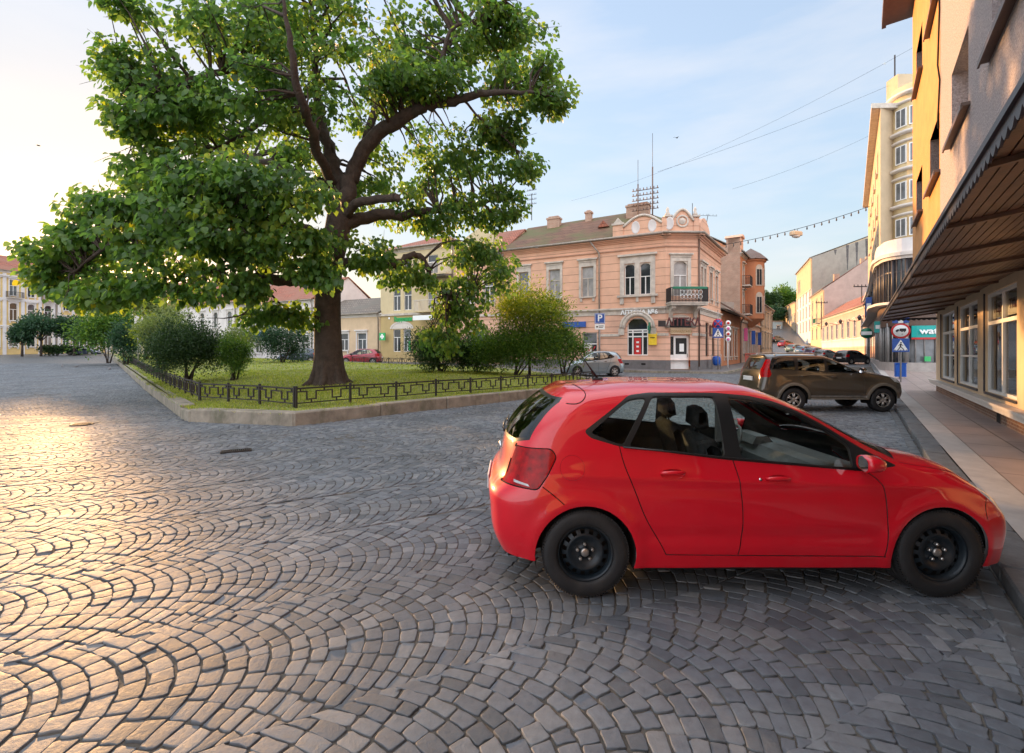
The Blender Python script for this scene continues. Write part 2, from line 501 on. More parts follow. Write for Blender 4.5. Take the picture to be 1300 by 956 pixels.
def cobbles():
    w, p, nst, sag = 1.18, 0.107, 11, 0.34
    k2 = 8 * sag / (w * w)
    groups = {'near': [], 'far': []}
    nl = range(-30, 77)
    amin, amax = -60, 60
    i_idx = np.arange(int(amin / p), int(amax / p))
    for k in nl:
        bc = (k + 0.5) * w
        ph = rng.uniform(0, p); flip = 1
        I = i_idx[:, None]
        off = np.where(I % 2 == 0, 0.0, 0.5)
        j = np.arange(nst + 1)[None, :]
        vb = (j - off) / nst * w - w / 2                    # odd rows get nst+1 stones, ends clipped
        vb = vb + rng.normal(0, 0.010, vb.shape) * ((j > 0) & (j < nst))
        vb = np.clip(vb, -w / 2, w / 2)
        v0, v1 = vb[:, :-1], vb[:, 1:]
        # add the last half stone of odd rows by stretching the final boundary
        v1 = v1.copy(); v1[:, -1] = w / 2
        kk = k2
        def out(v):
            return np.clip(v * (1 + p * kk / (1 + (kk * v) ** 2)), -w / 2, w / 2)
        def S(v):
            return sag * (1 - (2 * v / w) ** 2)
        wobf = lambda J: 0.03 * np.sin(J * p * 1.7 + k) + 0.014 * np.sin(J * p * 4.1 + 2 * k)
        wob = wobf(I); wob1 = wobf(I + 1) - wob
        rj0 = rng.normal(0, 0.004, v0.shape)
        A = I * p + ph + wob
        cs = [(A + S(v0) + rj0, v0), (A + S(v1) + rj0, v1), (A + p + wob1 + S(out(v1)), out(v1)), (A + p + wob1 + S(out(v0)), out(v0))]
        qa = np.stack([c[0] + 0 * v0 for c in cs], -1); qb = np.stack([c[1] + 0 * v0 for c in cs], -1) + bc
        # lane edges are not dead straight
        qb = qb + 0.03 * np.sin(qa * 0.9 + 1.3 * k)
        X = qa * ux - qb * uy; Y = qa * uy + qb * ux
        X = X.reshape(-1, 4); Y = Y.reshape(-1, 4)
        cx, cy = X.mean(1), Y.mean(1)
        wid = (v1 - v0).ravel()
        ok = (wid > 0.045) & (cy > -0.6) & (cy < 46) & (cx > -1.25 * np.abs(cy) - 4.5) & (cx < KX + KS * cy - 0.07) & (cx < 1.25 * np.abs(cy) + 4.5)
        ok &= ~in_poly(cx, cy, PARK)
        ok &= ~((cy > 33) & (cx > 8)) 
        X, Y, cx, cy = X[ok], Y[ok], cx[ok], cy[ok]
        nr = cy < 12.5
        groups['near'].append((X[nr], Y[nr])); groups['far'].append((X[~nr], Y[~nr]))
    V = []; Q = []; A_ = []; base = 0
    for g in ('near', 'far'):
        X = np.concatenate([a for a, _ in groups[g]]); Y = np.concatenate([b for _, b in groups[g]])
        n = len(X)
        cx, cy = X.mean(1), Y.mean(1)
        Z0 = zg_v(cx, cy)
        # low frequency unevenness of the paving, a gutter dip beside the kerb, stone-to-stone level
        und = 0.005 * np.sin(cx * 0.8 + 1) * np.cos(cy * 0.7) + 0.002 * np.sin(cx * 2.3) * np.sin(cy * 1.9 + 2)
        h = rng.normal(0, 0.0025, n)
        tx, ty = rng.normal(0, 0.010, n), rng.normal(0, 0.010, n)
        P4 = np.stack([X, Y], -1)                                   # n,4,2
        C = P4.mean(1, keepdims=True)
        D = P4 - C
        ln = np.linalg.norm(D, axis=2, keepdims=True)
        gap = 0.0030 + np.abs(rng.normal(0, 0.0018, (n, 1, 1)))
        outer = C + D * np.maximum(0.3, 1 - gap * 1.35 / ln)
        rn = rng.uniform(0, 1, n)
        def zt(pt, dz):
            d = pt - C[:, 0]
            return Z0 + und + h + tx * d[:, 0] + ty * d[:, 1] + dz
        if g == 'near':
            # 12 rim points with rounded corners at two levels + 3x3 top
            u_ = [0, 0.09, 0.5, 0.91]
            rim = []
            for s in range(4):
                a, b_ = outer[:, s], outer[:, (s + 1) % 4]
                for q in u_[1:]:
                    rim.append(a + (b_ - a) * q)
            rim = np.stack(rim, 1)                                   # n,12,2
            rim += rng.normal(0, 0.0028, rim.shape)
            cc = C
            def lvl(sc, dz):
                pt = cc + (rim - cc) * sc
                return [np.column_stack([pt[:, q, 0], pt[:, q, 1], zt(pt[:, q], dz)]) for q in range(12)]
            rows = lvl(1.0, -0.030) + lvl(0.99, -0.0030) + lvl(0.955, -0.0004) + lvl(0.90, 0.0) + lvl(0.45, 0.0003)
            rows.append(np.column_stack([C[:, 0, 0], C[:, 0, 1], zt(C[:, 0], 0.0003)]))
            nv = len(rows)
            V.append(np.stack(rows, 1).reshape(-1, 3))
            loc = []
            for L in range(4):
                for q in range(12):
                    q2 = (q + 1) % 12
                    loc.append((L * 12 + q, L * 12 + q2, L * 12 + 12 + q2, L * 12 + 12 + q))
            for q in range(0, 12, 2):
                loc.append((48 + q, 48 + (q + 1) % 12, 48 + (q + 2) % 12, 60))
        else:
            def lv(sc, dz):
                pt = C + (outer - C) * sc
                return [np.column_stack([pt[:, q, 0], pt[:, q, 1], zt(pt[:, q], dz)]) for q in range(4)]
            rows = lv(1.0, -0.03) + lv(0.82, 0.0)
            nv = 8
            V.append(np.stack(rows, 1).reshape(-1, 3))
            loc = [(q, (q + 1) % 4, 4 + (q + 1) % 4, 4 + q) for q in range(4)] + [(4, 5, 6, 7)]
        loc = np.array(loc)
        Q.append((loc[None] + (np.arange(n) * nv)[:, None, None] + base).reshape(-1, 4))
        A_.append(np.repeat(rn, len(loc)))
        base += n * nv
    V = np.concatenate(V); Q = np.concatenate(Q); A_ = np.concatenate(A_)
    o = fast_mesh('cobbled_road', V, Q, 'cobble_stone', smooth=True, attrs={'rnd': ('FACE', A_)})
    tag(o, kind='structure')


cobbles()

# base sheet to the horizon: dirt in the joints near by, distant paving beyond
def far_paving():
    m = brick_mat('far_paving', (0.10, 0.107, 0.115), (0.08, 0.087, 0.095), (0.05, 0.047, 0.043), 0.16, 0.13, 0.012, 'xy', 0.38, 0.7)
far_paving()
gx = np.unique(np.concatenate([np.linspace(-600, -80, 27), np.linspace(-80, 120, 101), np.linspace(120, 600, 25)]))
gy = np.unique(np.concatenate([np.linspace(-40, 0, 6), np.linspace(0, 140, 71), np.linspace(140, 900, 39)]))
GX, GY = np.meshgrid(gx, gy)
GZ = zg_v(GX, GY)
near = (GY < 47) & (GY > -2)
GZ = GZ - np.where(GY < 46, 0.0095, 0.004) - np.where(in_poly(GX, GY, PARK), 0.15, 0)
ny_, nx_ = GX.shape
idx = np.arange(nx_ * ny_).reshape(ny_, nx_)
Q = np.stack([idx[:-1, :-1], idx[:-1, 1:], idx[1:, 1:], idx[1:, :-1]], -1).reshape(-1, 4)
fc = GY[:-1, :-1].ravel()
ground = fast_mesh('ground', np.stack([GX, GY, GZ], -1).reshape(-1, 3), Q, ['joint_dirt', 'far_paving'], smooth=True,
                   mi=np.where((fc >= 44) | (fc < 0), 1, 0))
tag(ground, kind='structure')

# ---------------- right-hand kerb and pavement, in the kerb's own frame
def kz(lx, ly):
    wx = KX + KDIR.x * lx - KN.x * ly; wy = KDIR.y * lx - KN.y * ly      # ly is positive towards the road
    return zg(wx, wy)


def kobj(mb, name, m):
    o = mb.build(name, m)
    o.location = (KX, 0, 0); o.rotation_euler = (0, 0, math.atan2(KDIR.y, KDIR.x))
    tag(o, kind='structure')
    return o


mb = MB(); x = -6.0
while x < 84:
    L = random.uniform(0.75, 1.1)
    z0 = kz(x, 0)
    dz = random.uniform(-0.008, 0.008); dy = random.uniform(-0.01, 0.01)
    M = Matrix.Translation((0, 0, z0)) @ Matrix.Rotation(math.atan2(kz(x + L, 0) - z0, L), 4, 'Y').inverted()
    M = Matrix.Translation((x, 0, z0)) @ Matrix.Rotation(-math.atan2(kz(x + L, 0) - z0, L), 4, 'Y')
    mb.bev(0.006, L - 0.006, -0.27 + dy, dy, -0.2, 0.125 + dz, 0.02, M=M)
    x += L
kobj(mb, 'kerb', 'granite_kerb')
# second row of small granite setts in front of the near kerb
mb = MB(); x = -6.0
while x < 40:
    L = random.uniform(0.16, 0.26)
    z0 = kz(x, 0)
    mb.bev(x + 0.006, x + L - 0.006, 0.02, 0.15 + random.uniform(-.01, .01), z0 - 0.1, z0 + 0.018 + random.uniform(-0.006, 0.006), 0.012)
    x += L
kobj(mb, 'gutter_setts', 'granite_kerb')


def strip(name, m, y0f, y1f, x0, x1, dz, dx=1.0):
    mb = MB(); xs = np.arange(x0, x1 + 1e-6, dx)
    for a, b in zip(xs[:-1], xs[1:]):
        mb.quad((a, y1f(a), kz(a, 0) + dz), (b, y1f(b), kz(b, 0) + dz), (b, y0f(b), kz(b, 0) + dz), (a, y0f(a), kz(a, 0) + dz))
    return kobj(mb, name, m)


strip('pavement_border', 'pale_band', lambda a: -0.27, lambda a: -0.62, -6, 84, 0.122)
strip('pavement', 'pavement_tile', lambda a: -0.62, lambda a: -1.72 if a < 23.9 else (-14 if a < 46 else -3.5), -6, 84, 0.122, 0.95)

# ---------------- park: raised kerb, lawn, fence
mb = MB()
def kerb_run(mb, pts, wd=0.34, h=0.315, seg=2.2):
    for (ax, ay), (bx, by) in zip(pts[:-1], pts[1:]):
        a, b = Vector((ax, ay, 0)), Vector((bx, by, 0)); L = (b - a).length; d = (b - a) / L
        nrm = Vector((-d.y, d.x, 0))
        n = max(1, round(L / seg)); 
        for i in range(n):
            p0, p1 = a + d * (L * i / n), a + d * (L * (i + 1) / n)
            z0, z1 = zg(p0.x, p0.y), zg(p1.x, p1.y)
            dz = random.uniform(-0.012, 0.012); tl = random.uniform(-0.01, 0.01)
            M = Matrix(((d.x, nrm.x, 0, p0.x), (d.y, nrm.y, 0, p0.y), ((z1 - z0) / (L / n), 0, 1, z0), (0, 0, 0, 1)))
            mb.bev(0.006, L / n - 0.006, tl, wd + tl, -0.15, h + dz, 0.03, M=M)
kerb_run(mb, PARK[:3] + [PARK[2]])if False else kerb_run(mb, [PARK[0], PARK[1]])
kerb_run(mb, [PARK[2], PARK[3]], seg=3.2)
kerb_run(mb, [(-8.55, 12.0), PARK[2]], h=0.27)
kerb_run(mb, [PARK[3], PARK[4], PARK[5], PARK[6], PARK[7], PARK[8]])
o = mb.build('park_kerb', 'concrete_kerb'); tag(o, kind='structure')


def lawn_z(x, y):
    d = 1e9
    n = len(PARK)
    for i in range(n):
        a = Vector(PARK[i]); b = Vector(PARK[(i + 1) % n]); q = Vector((x, y))
        t = max(0, min(1, (q - a).dot(b - a) / (b - a).length_squared))
        d = min(d, (q - a - (b - a) * t).length)
    return zg(x, y) + 0.27 + 0.26 * sstep(0.2, 7.0, d) + 0.02 * math.sin(x * 1.3) * math.cos(y * 1.1)


pts = []
for yy in np.concatenate([np.arange(10.5, 26, 0.5), np.arange(26, 75, 2.0)]):
    st = 0.5 if yy < 26 else 2.0
    for xx in np.arange(-62, 6, st):
        if in_poly(np.array([xx]), np.array([yy]), PARK)[0] and not (yy < 26 and xx < -30):
            pts.append((float(xx), float(yy)))
bpts = [Vector(p) for p in PARK]
cc = Vector((-10, 30))
inner = [p + (cc - p).normalized() * 0.2 for p in bpts]
vs2 = inner + [Vector(p) for p in pts]
ed = [(i, (i + 1) % len(inner)) for i in range(len(inner))]
r = delaunay_2d_cdt(vs2, ed, [], 1, 1e-4)
mb = MB(); mb.add([(p.x, p.y, lawn_z(p.x, p.y)) for p in r[0]], [tuple(f) for f in r[2]], 0, True)
lawn = mb.build('lawn', 'lawn_soil'); tag(lawn, kind='structure')


def grass_blades():
    def samp(n, fn):
        out = fn(n)
        ok = in_poly(out[:, 0], out[:, 1], PARK)
        return out[ok]
    a = samp(42000, lambda n: np.column_stack([rng.uniform(-14, 5, n), rng.uniform(10.8, 17, n)]))
    b = samp(52000, lambda n: np.column_stack([rng.uniform(-24, 5, n), rng.uniform(17, 27, n)]))
    c = samp(40000, lambda n: np.column_stack([rng.uniform(-50, 5, n), rng.uniform(27, 62, n)]))
    XY = np.concatenate([a, b, c])
    sc = np.concatenate([np.full(len(a), 1.0), np.full(len(b), 1.35), np.full(len(c), 2.3)])
    patch = 0.5 + 0.5 * np.sin(XY[:, 0] * 1.1 + 2 * np.sin(XY[:, 1] * 0.6)) * np.cos(XY[:, 1] * 0.9)
    n = len(XY)
    Z = np.array([lawn_z(x, y) for x, y in XY])
    hgt = rng.uniform(0.03, 0.075, n) * (0.7 + 0.7 * patch) * (0.7 + 0.3 * sc)
    wd = rng.uniform(0.008, 0.016, n) * sc
    an = rng.uniform(0, 2 * np.pi, n); le = rng.normal(0, 0.035, (n, 2))
    dx, dy = np.cos(an) * wd, np.sin(an) * wd
    v = np.stack([np.column_stack([XY[:, 0] - dx, XY[:, 1] - dy, Z - 0.01]), np.column_stack([XY[:, 0] + dx, XY[:, 1] + dy, Z - 0.01]),
                  np.column_stack([XY[:, 0] + le[:, 0], XY[:, 1] + le[:, 1], Z + hgt])], 1).reshape(-1, 3)
    q = np.arange(n * 3).reshape(-1, 3)
    o = fast_mesh('grass', v, q, 'grass_blade', attrs={'rnd': ('FACE', rng.uniform(0, 1, n))})
    tag(o, 'short patchy yellow green grass of the park lawn', kind='stuff')


def leafy_mat(name, cols, trans=0.45, rough=0.5, spec=0.4):
    """leaf material: colour by the per-leaf random attribute, light shines through"""
    m = bpy.data.materials.new(name); m.use_nodes = True
    n, l = m.node_tree.nodes, m.node_tree.links
    b = n['Principled BSDF']; out = n['Material Output']
    b.inputs['Roughness'].default_value = rough; b.inputs['Specular IOR Level'].default_value = spec
    at = n.new('ShaderNodeAttribute'); at.attribute_name = 'rnd'
    r = n.new('ShaderNodeValToRGB')
    e = r.color_ramp.elements
    e[0].position = 0; e[0].color = (*cols[0], 1); e[1].position = 1; e[1].color = (*cols[-1], 1)
    for i, c in enumerate(cols[1:-1]):
        x = e.new((i + 1) / (len(cols) - 1)); x.color = (*c, 1)
    l.new(at.outputs['Fac'], r.inputs[0]); l.new(r.outputs[0], b.inputs['Base Color'])
    tr = n.new('ShaderNodeBsdfTranslucent')
    hs = n.new('ShaderNodeHueSaturation'); hs.inputs['Hue'].default_value = 0.475; hs.inputs['Saturation'].default_value = 1.1; hs.inputs['Value'].default_value = 1.9
    l.new(r.outputs[0], hs.inputs['Color']); l.new(hs.outputs[0], tr.inputs[0])
    ms = n.new('ShaderNodeMixShader'); ms.inputs[0].default_value = trans
    l.new(b.outputs[0], ms.inputs[1]); l.new(tr.outputs[0], ms.inputs[2]); l.new(ms.outputs[0], out.inputs[0])
    MATS[name] = m


leafy_mat('grass_blade', [(0.12, 0.19, 0.025), (0.20, 0.28, 0.04), (0.30, 0.35, 0.06), (0.40, 0.38, 0.12)], 0.4, 0.6, 0.2)
grass_blades()

# ---------------- the low iron fence, one thing per straight run, every post and panel a part
def fence_panel(mb, a, b):
    """greek key panel between two posts (frame of the run: x along, z up)"""
    L = b - a; t = 0.020
    z0, z1 = 0.12, 0.50
    mb.box(a, b, -t, t, z1 - 0.02, z1 + 0.02); mb.box(a, b, -t * .8, t * .8, z0 - 0.014, z0 + 0.014)
    m_ = (a + b) / 2; w = L / 6.4
    zt, zb = z1 - 0.085, z0 + 0.09
    def hb(x0, x1, z): mb.box(x0 - t * .8, x1 + t * .8, -t * .8, t * .8, z - t * .8, z + t * .8)
    def vb(x, za, zb_): mb.box(x - t * .8, x + t * .8, -t * .78, t * .78, za, zb_)
    hb(m_ - w, m_ + w, zt); vb(m_ - w, zb, zt); vb(m_ + w, zb, zt)
    hb(m_ - 2.1 * w, m_ - w, zb); hb(m_ + w, m_ + 2.1 * w, zb)
    vb(m_ - 2.1 * w, zb, zt); vb(m_ + 2.1 * w, zb, zt)
    hb(a, m_ - 2.1 * w, zt); hb(m_ + 2.1 * w, b, zt)
    vb(m_, zt, z1); vb(m_ - 1.55 * w, z0, zb); vb(m_ + 1.55 * w, z0, zb)
    vb(a + 0.35 * w, zt, z1); vb(b - 0.35 * w, zt, z1)


def fence_run(p0, p1, label, sp=1.42, first=True):
    a, b = Vector((*p0, 0)), Vector((*p1, 0)); L = (b - a).length
    n = max(1, round(L / sp)); d = (b - a) / L
    root = thing('park_fence', label, 'fence', (a.x, a.y, lawn_z(a.x, a.y)), math.atan2(d.y, d.x))
    z0 = lawn_z(a.x, a.y)
    for i in range(n):
        xa, xb = L * i / n, L * (i + 1) / n
        pa, pb = a + d * xa, a + d * xb
        za, zb = lawn_z(pa.x, pa.y) - z0, lawn_z(pb.x, pb.y) - z0
        mb = MB(); fence_panel(mb, 0.03, xb - xa - 0.03)
        Msh = Matrix(((1, 0, 0, xa), (0, 1, 0, 0), ((zb - za) / (xb - xa), 0, 1, za), (0, 0, 0, 1)))
        mb.v = [tuple(Msh @ Vector(p)) for p in mb.v]
        mb.build('fence_panel', 'iron', root)
        if i > 0 or first:
            pm = MB(); pm.bev(xa - 0.03, xa + 0.03, -0.03, 0.03, za - 0.1, za + 0.565, 0.008); pm.build('post', 'iron', root)
    pm = MB(); pm.bev(L - 0.03, L + 0.03, -0.03, 0.03, zb - 0.1, zb + 0.565, 0.008); pm.build('post', 'iron', root)
    return root


fence_run((-9.35, 13.9), (-33.5, 40.8), 'low dark iron key-pattern fence running off along the left edge of the lawn', 1.45)
fence_run((-9.3, 13.85), (-5.6, 11.95), 'short corner run of the low dark iron fence facing the cobbles', 1.39)
fence_run((-5.55, 11.95), (3.7, 21.3), 'low dark iron key-pattern fence in front of the big tree and behind the red car', 1.42)
fence_run((-1.3, 33.6), (-14.3, 41.6), 'distant dark iron fence along the back edge of the lawn', 1.5)

# drain grate and manhole cover set in the cobbles
def flush(name, label, cat, u, v, fn):
    Y = CAM_H * F / (v - HZ); X = (u - 650) / F * Y
    t = thing(name, label, cat, (X, Y, zg(X, Y)), LANE)
    t.scale = (.55, .55, 1)
    fn(t)
def grate(t):
    mb = MB(); mb.box(-0.42, 0.42, -0.16, -0.13, -0.02, 0.022); mb.box(-0.42, 0.42, 0.13, 0.16, -0.02, 0.022)
    mb.box(-0.42, -0.39, -0.13, 0.13, -0.02, 0.022); mb.box(0.39, 0.42, -0.13, 0.13, -0.02, 0.022); mb.build('grate_frame', 'iron', t)
    mb = MB()
    for i in range(15): mb.box(-0.37 + i * 0.052, -0.345 + i * 0.052, -0.13, 0.13, -0.01, 0.018)
    mb.build('grate_bars', 'iron', t)
def manhole(t):
    mb = MB(); mb.lathe([(0.40, -0.02), (0.40, 0.02), (0.33, 0.02), (0.33, -0.01)], 28, smooth=False, cap=False); mb.build('manhole_ring', 'iron', t)
    mb = MB(); mb.lathe([(0.32, -0.01), (0.32, 0.016)], 28, smooth=False)
    for i in range(-4, 5):
        w_ = math.sqrt(0.3 ** 2 - (i * 0.06) ** 2); mb.box(-w_, w_, i * 0.06 - 0.012, i * 0.06 + 0.012, 0.014, 0.021)
    mb.build('manhole_plate', 'iron', t)
flush('drain_grate', 'slotted iron drain grate sunk in the cobbles', 'drain', 300, 573, grate)
flush('manhole_cover', 'round iron manhole cover in the cobbled road', 'manhole cover', 104, 539, manhole)
# ------------------------------------------------------------------ vehicles
def glass_mat(name, tint=(0.72, 0.80, 0.78), dark=1.0, rough=0.0, ior=1.5):
    m = bpy.data.materials.new(name); m.use_nodes = True
    n, l = m.node_tree.nodes, m.node_tree.links
    n.remove(n['Principled BSDF']); out = n['Material Output']
    tr = n.new('ShaderNodeBsdfTransparent'); tr.inputs[0].default_value = (*[c * dark for c in tint], 1)
    gl = n.new('ShaderNodeBsdfGlossy'); gl.inputs['Roughness'].default_value = rough
    fr = n.new('ShaderNodeFresnel'); fr.inputs[0].default_value = ior
    t = n.new('ShaderNodeTexCoord'); nn = n.new('ShaderNodeTexNoise'); nn.inputs['Scale'].default_value = 1.5
    l.new(t.outputs['Object'], nn.inputs['Vector'])
    bp = n.new('ShaderNodeBump'); bp.inputs['Strength'].default_value = 0.06; bp.inputs['Distance'].default_value = 0.05
    l.new(nn.outputs['Fac'], bp.inputs['Height']); l.new(bp.outputs[0], gl.inputs['Normal'])
    ms = n.new('ShaderNodeMixShader')
    l.new(fr.outputs[0], ms.inputs[0]); l.new(tr.outputs[0], ms.inputs[1]); l.new(gl.outputs[0], ms.inputs[2]); l.new(ms.outputs[0], out.inputs[0])
    MATS[name] = m


glass_mat('car_glass', (0.86, 0.94, 0.91), 1.0, ior=1.48)
glass_mat('tinted_glass', (0.20, 0.22, 0.22), 0.9, ior=1.8)
glass_mat('shop_glass', (0.86, 0.90, 0.88), 0.95, ior=1.9)


def paint(name, col, metal=0.0, rough=0.32, dust=0.12):
    return mat(name, col, rough, metal, var=0.06, scale=2.5, coat=1.0, spec=0.25, stain=dust, stain_col=(0.22, 0.18, 0.15))


paint('red_paint', (0.60, 0.001, 0.014), 0.0, 0.42, 0.02)
paint('brown_paint', (0.060, 0.046, 0.032), 0.1, 0.3, 0.08)
paint('silver_paint', (0.27, 0.33, 0.36), 0.6, 0.35, 0.05)
paint('dark_blue_paint', (0.03, 0.045, 0.075), 0.4)
paint('black_paint', (0.018, 0.018, 0.02), 0.2)
paint('grey_paint', (0.22, 0.25, 0.27), 0.5)
paint('green_grey_paint', (0.16, 0.24, 0.23), 0.5)
paint('light_blue_paint', (0.13, 0.24, 0.38), 0.4)
paint('violet_paint', (0.13, 0.11, 0.20), 0.4)
paint('maroon_paint', (0.30, 0.02, 0.04), 0.2)
mat('rubber', (0.012, 0.0125, 0.014), 0.7, var=0.25, scale=12, bump=0.15, bscale=120, stain=0.25, stain_col=(0.07, 0.06, 0.05))
mat('black_trim', (0.012, 0.013, 0.014), 0.35, var=0.1, scale=10)
mat('seam', (0.004, 0.003, 0.003), 0.9, var=0)
mat('steel_wheel', (0.010, 0.018, 0.026), 0.42, metal=0.3, var=0.3, scale=9, stain=0.5, stain_col=(0.06, 0.055, 0.05))
mat('alloy', (0.5, 0.47, 0.44), 0.35, metal=0.9, var=0.2, scale=8, stain=0.5, stain_col=(0.16, 0.12, 0.09))
mat('chrome', (0.75, 0.75, 0.76), 0.15, metal=1.0, var=0)
mat('lining', (0.17, 0.17, 0.172), 0.9, var=0.2, scale=6)
mat('seat_cloth', (0.045, 0.046, 0.052), 0.95, var=0.35, scale=20, bump=0.4, bscale=200)
mat('dash_plastic', (0.19, 0.195, 0.20), 0.55, var=0.15, scale=10)
mat('tail_red', (0.30, 0.0, 0.002), 0.10, var=0.5, scale=18, coat=0.0, spec=0.25)
mat('tail_dark', (0.14, 0.004, 0.008), 0.12, var=0.2, scale=30, coat=1.0)
mat('lamp_clear', (0.42, 0.45, 0.47), 0.18, metal=0.0, var=0.5, scale=16, coat=0.3)
mat('plate_white', (0.7, 0.7, 0.68), 0.5, var=0.05)
mat('flare_grey', (0.16, 0.145, 0.12), 0.5, metal=0.3, var=0.1, scale=8, stain=0.3, stain_col=(0.2, 0.17, 0.13))


def nat_spline(t, Yv):
    """natural cubic spline through rows of Yv (n,k); returns an evaluator"""
    n = len(t); h = np.diff(t)
    A = np.zeros((n, n)); B = np.zeros_like(Yv)
    A[0, 0] = A[-1, -1] = 1
    for i in range(1, n - 1):
        A[i, i - 1], A[i, i], A[i, i + 1] = h[i - 1], 2 * (h[i - 1] + h[i]), h[i]
        B[i] = 6 * ((Yv[i + 1] - Yv[i]) / h[i] - (Yv[i] - Yv[i - 1]) / h[i - 1])
    M = np.linalg.solve(A, B)

    def ev(x):
        x = np.asarray(x); i = np.clip(np.searchsorted(t, x) - 1, 0, n - 2)
        hh = h[i][:, None]; a = (t[i + 1] - x)[:, None] / hh; b = 1 - a
        return a * Yv[i] + b * Yv[i + 1] + ((a ** 3 - a) * M[i] + (b ** 3 - b) * M[i + 1]) * hh ** 2 / 6
    return ev


def shell(table, ns, nt, deform=None):
    """tensor spline surface through the table (rows x cols x 3): half a car body, y >= 0"""
    T = np.array(table, float)                     # rows, cols, 3
    nr, ncol, _ = T.shape
    d = np.linalg.norm(np.diff(T, axis=1), axis=2).mean(0); ts = np.concatenate([[0], np.cumsum(d)]); ts /= ts[-1]
    e = np.linalg.norm(np.diff(T, axis=0), axis=2)[:, 4:9].mean(1); tt = np.concatenate([[0], np.cumsum(e)]); tt /= tt[-1]
    s = np.linspace(0, 1, ns)
    rows = np.stack([nat_spline(ts, T[r])(s) for r in range(nr)])      # nr, ns, 3
    t = np.linspace(0, 1, nt)
    j = np.clip(np.searchsorted(tt, t) - 1, 0, nr - 2); fr = (t - tt[j]) / (tt[j + 1] - tt[j])
    G = np.zeros((nt, ns, 3))
    for i in range(ns):                            # every station has its own chord-length knots: no overshoot
        R_ = rows[:, i]; k = np.linalg.norm(np.diff(R_, axis=0), axis=1); k = np.maximum(k, 0.02) ** 0.85
        kn = np.concatenate([[0], np.cumsum(k)])
        G[:, i] = nat_spline(kn, R_)(kn[j] + fr * (kn[j + 1] - kn[j]))
    G[:, :, 1] = np.maximum(G[:, :, 1], 0)
    G[:, 0, 1] = 0; G[:, -1, 1] = 0; G[-1, :, 1] = 0
    if deform is not None: G = deform(G)
    return G


def pip(x, z, poly):
    c = False; n = len(poly); j = n - 1
    for i in range(n):
        xi, zi = poly[i]; xj, zj = poly[j]
        if (zi > z) != (zj > z) and x < (xj - xi) * (z - zi) / (zj - zi) + xi: c = not c
        j = i
    return c


def rounded(poly, r, seg=4):
    """round the corners of a polygon"""
    out = []
    n = len(poly)
    for i in range(n):
        p = Vector(poly[i]); a = Vector(poly[i - 1]); b = Vector(poly[(i + 1) % n])
        ra = min(r, (a - p).length * 0.45); rb = min(r, (b - p).length * 0.45)
        p0 = p + (a - p).normalized() * ra; p1 = p + (b - p).normalized() * rb
        for k in range(seg + 1):
            t = k / seg
            out.append(tuple(p0 * (1 - t) ** 2 + p * 2 * t * (1 - t) + p1 * t ** 2))
    return out


def inset_poly(poly, d):
    n = len(poly); out = []
    area = sum(poly[i][0] * poly[(i + 1) % n][1] - poly[(i + 1) % n][0] * poly[i][1] for i in range(n))
    sg = 1 if area > 0 else -1
    for i in range(n):
        a = Vector(poly[i - 1]); p = Vector(poly[i]); b = Vector(poly[(i + 1) % n])
        e1 = (p - a).normalized(); e2 = (b - p).normalized()
        n1 = Vector((-e1.y, e1.x)) * sg; n2 = Vector((-e2.y, e2.x)) * sg
        m = (n1 + n2); m = m / max(0.4, m.length_squared) * 2 if m.length > 1e-6 else n1
        out.append(tuple(p + m * d))
    return out


def strip_poly(line, w):
    """closed thin polygon around a polyline"""
    L = [Vector(p) for p in line]; a = []; b = []
    for i, p in enumerate(L):
        d = (L[min(i + 1, len(L) - 1)] - L[max(i - 1, 0)]).normalized(); nn = Vector((-d.y, d.x)) * w / 2
        a.append(tuple(p + nn)); b.append(tuple(p - nn))
    return a + b[::-1]


def smooth_line(pts, n=24):
    pts = np.array(pts, float); d = np.concatenate([[0], np.cumsum(np.linalg.norm(np.diff(pts, axis=0), axis=1))])
    return [tuple(p) for p in nat_spline(d, pts)(np.linspace(0, d[-1], n))]


PROJ = {'side': (0, 2, Vector((0, 1, 0))), 'top': (0, 1, Vector((0, 0, 1))), 'rear': (1, 2, Vector((1, 0, 0)))}


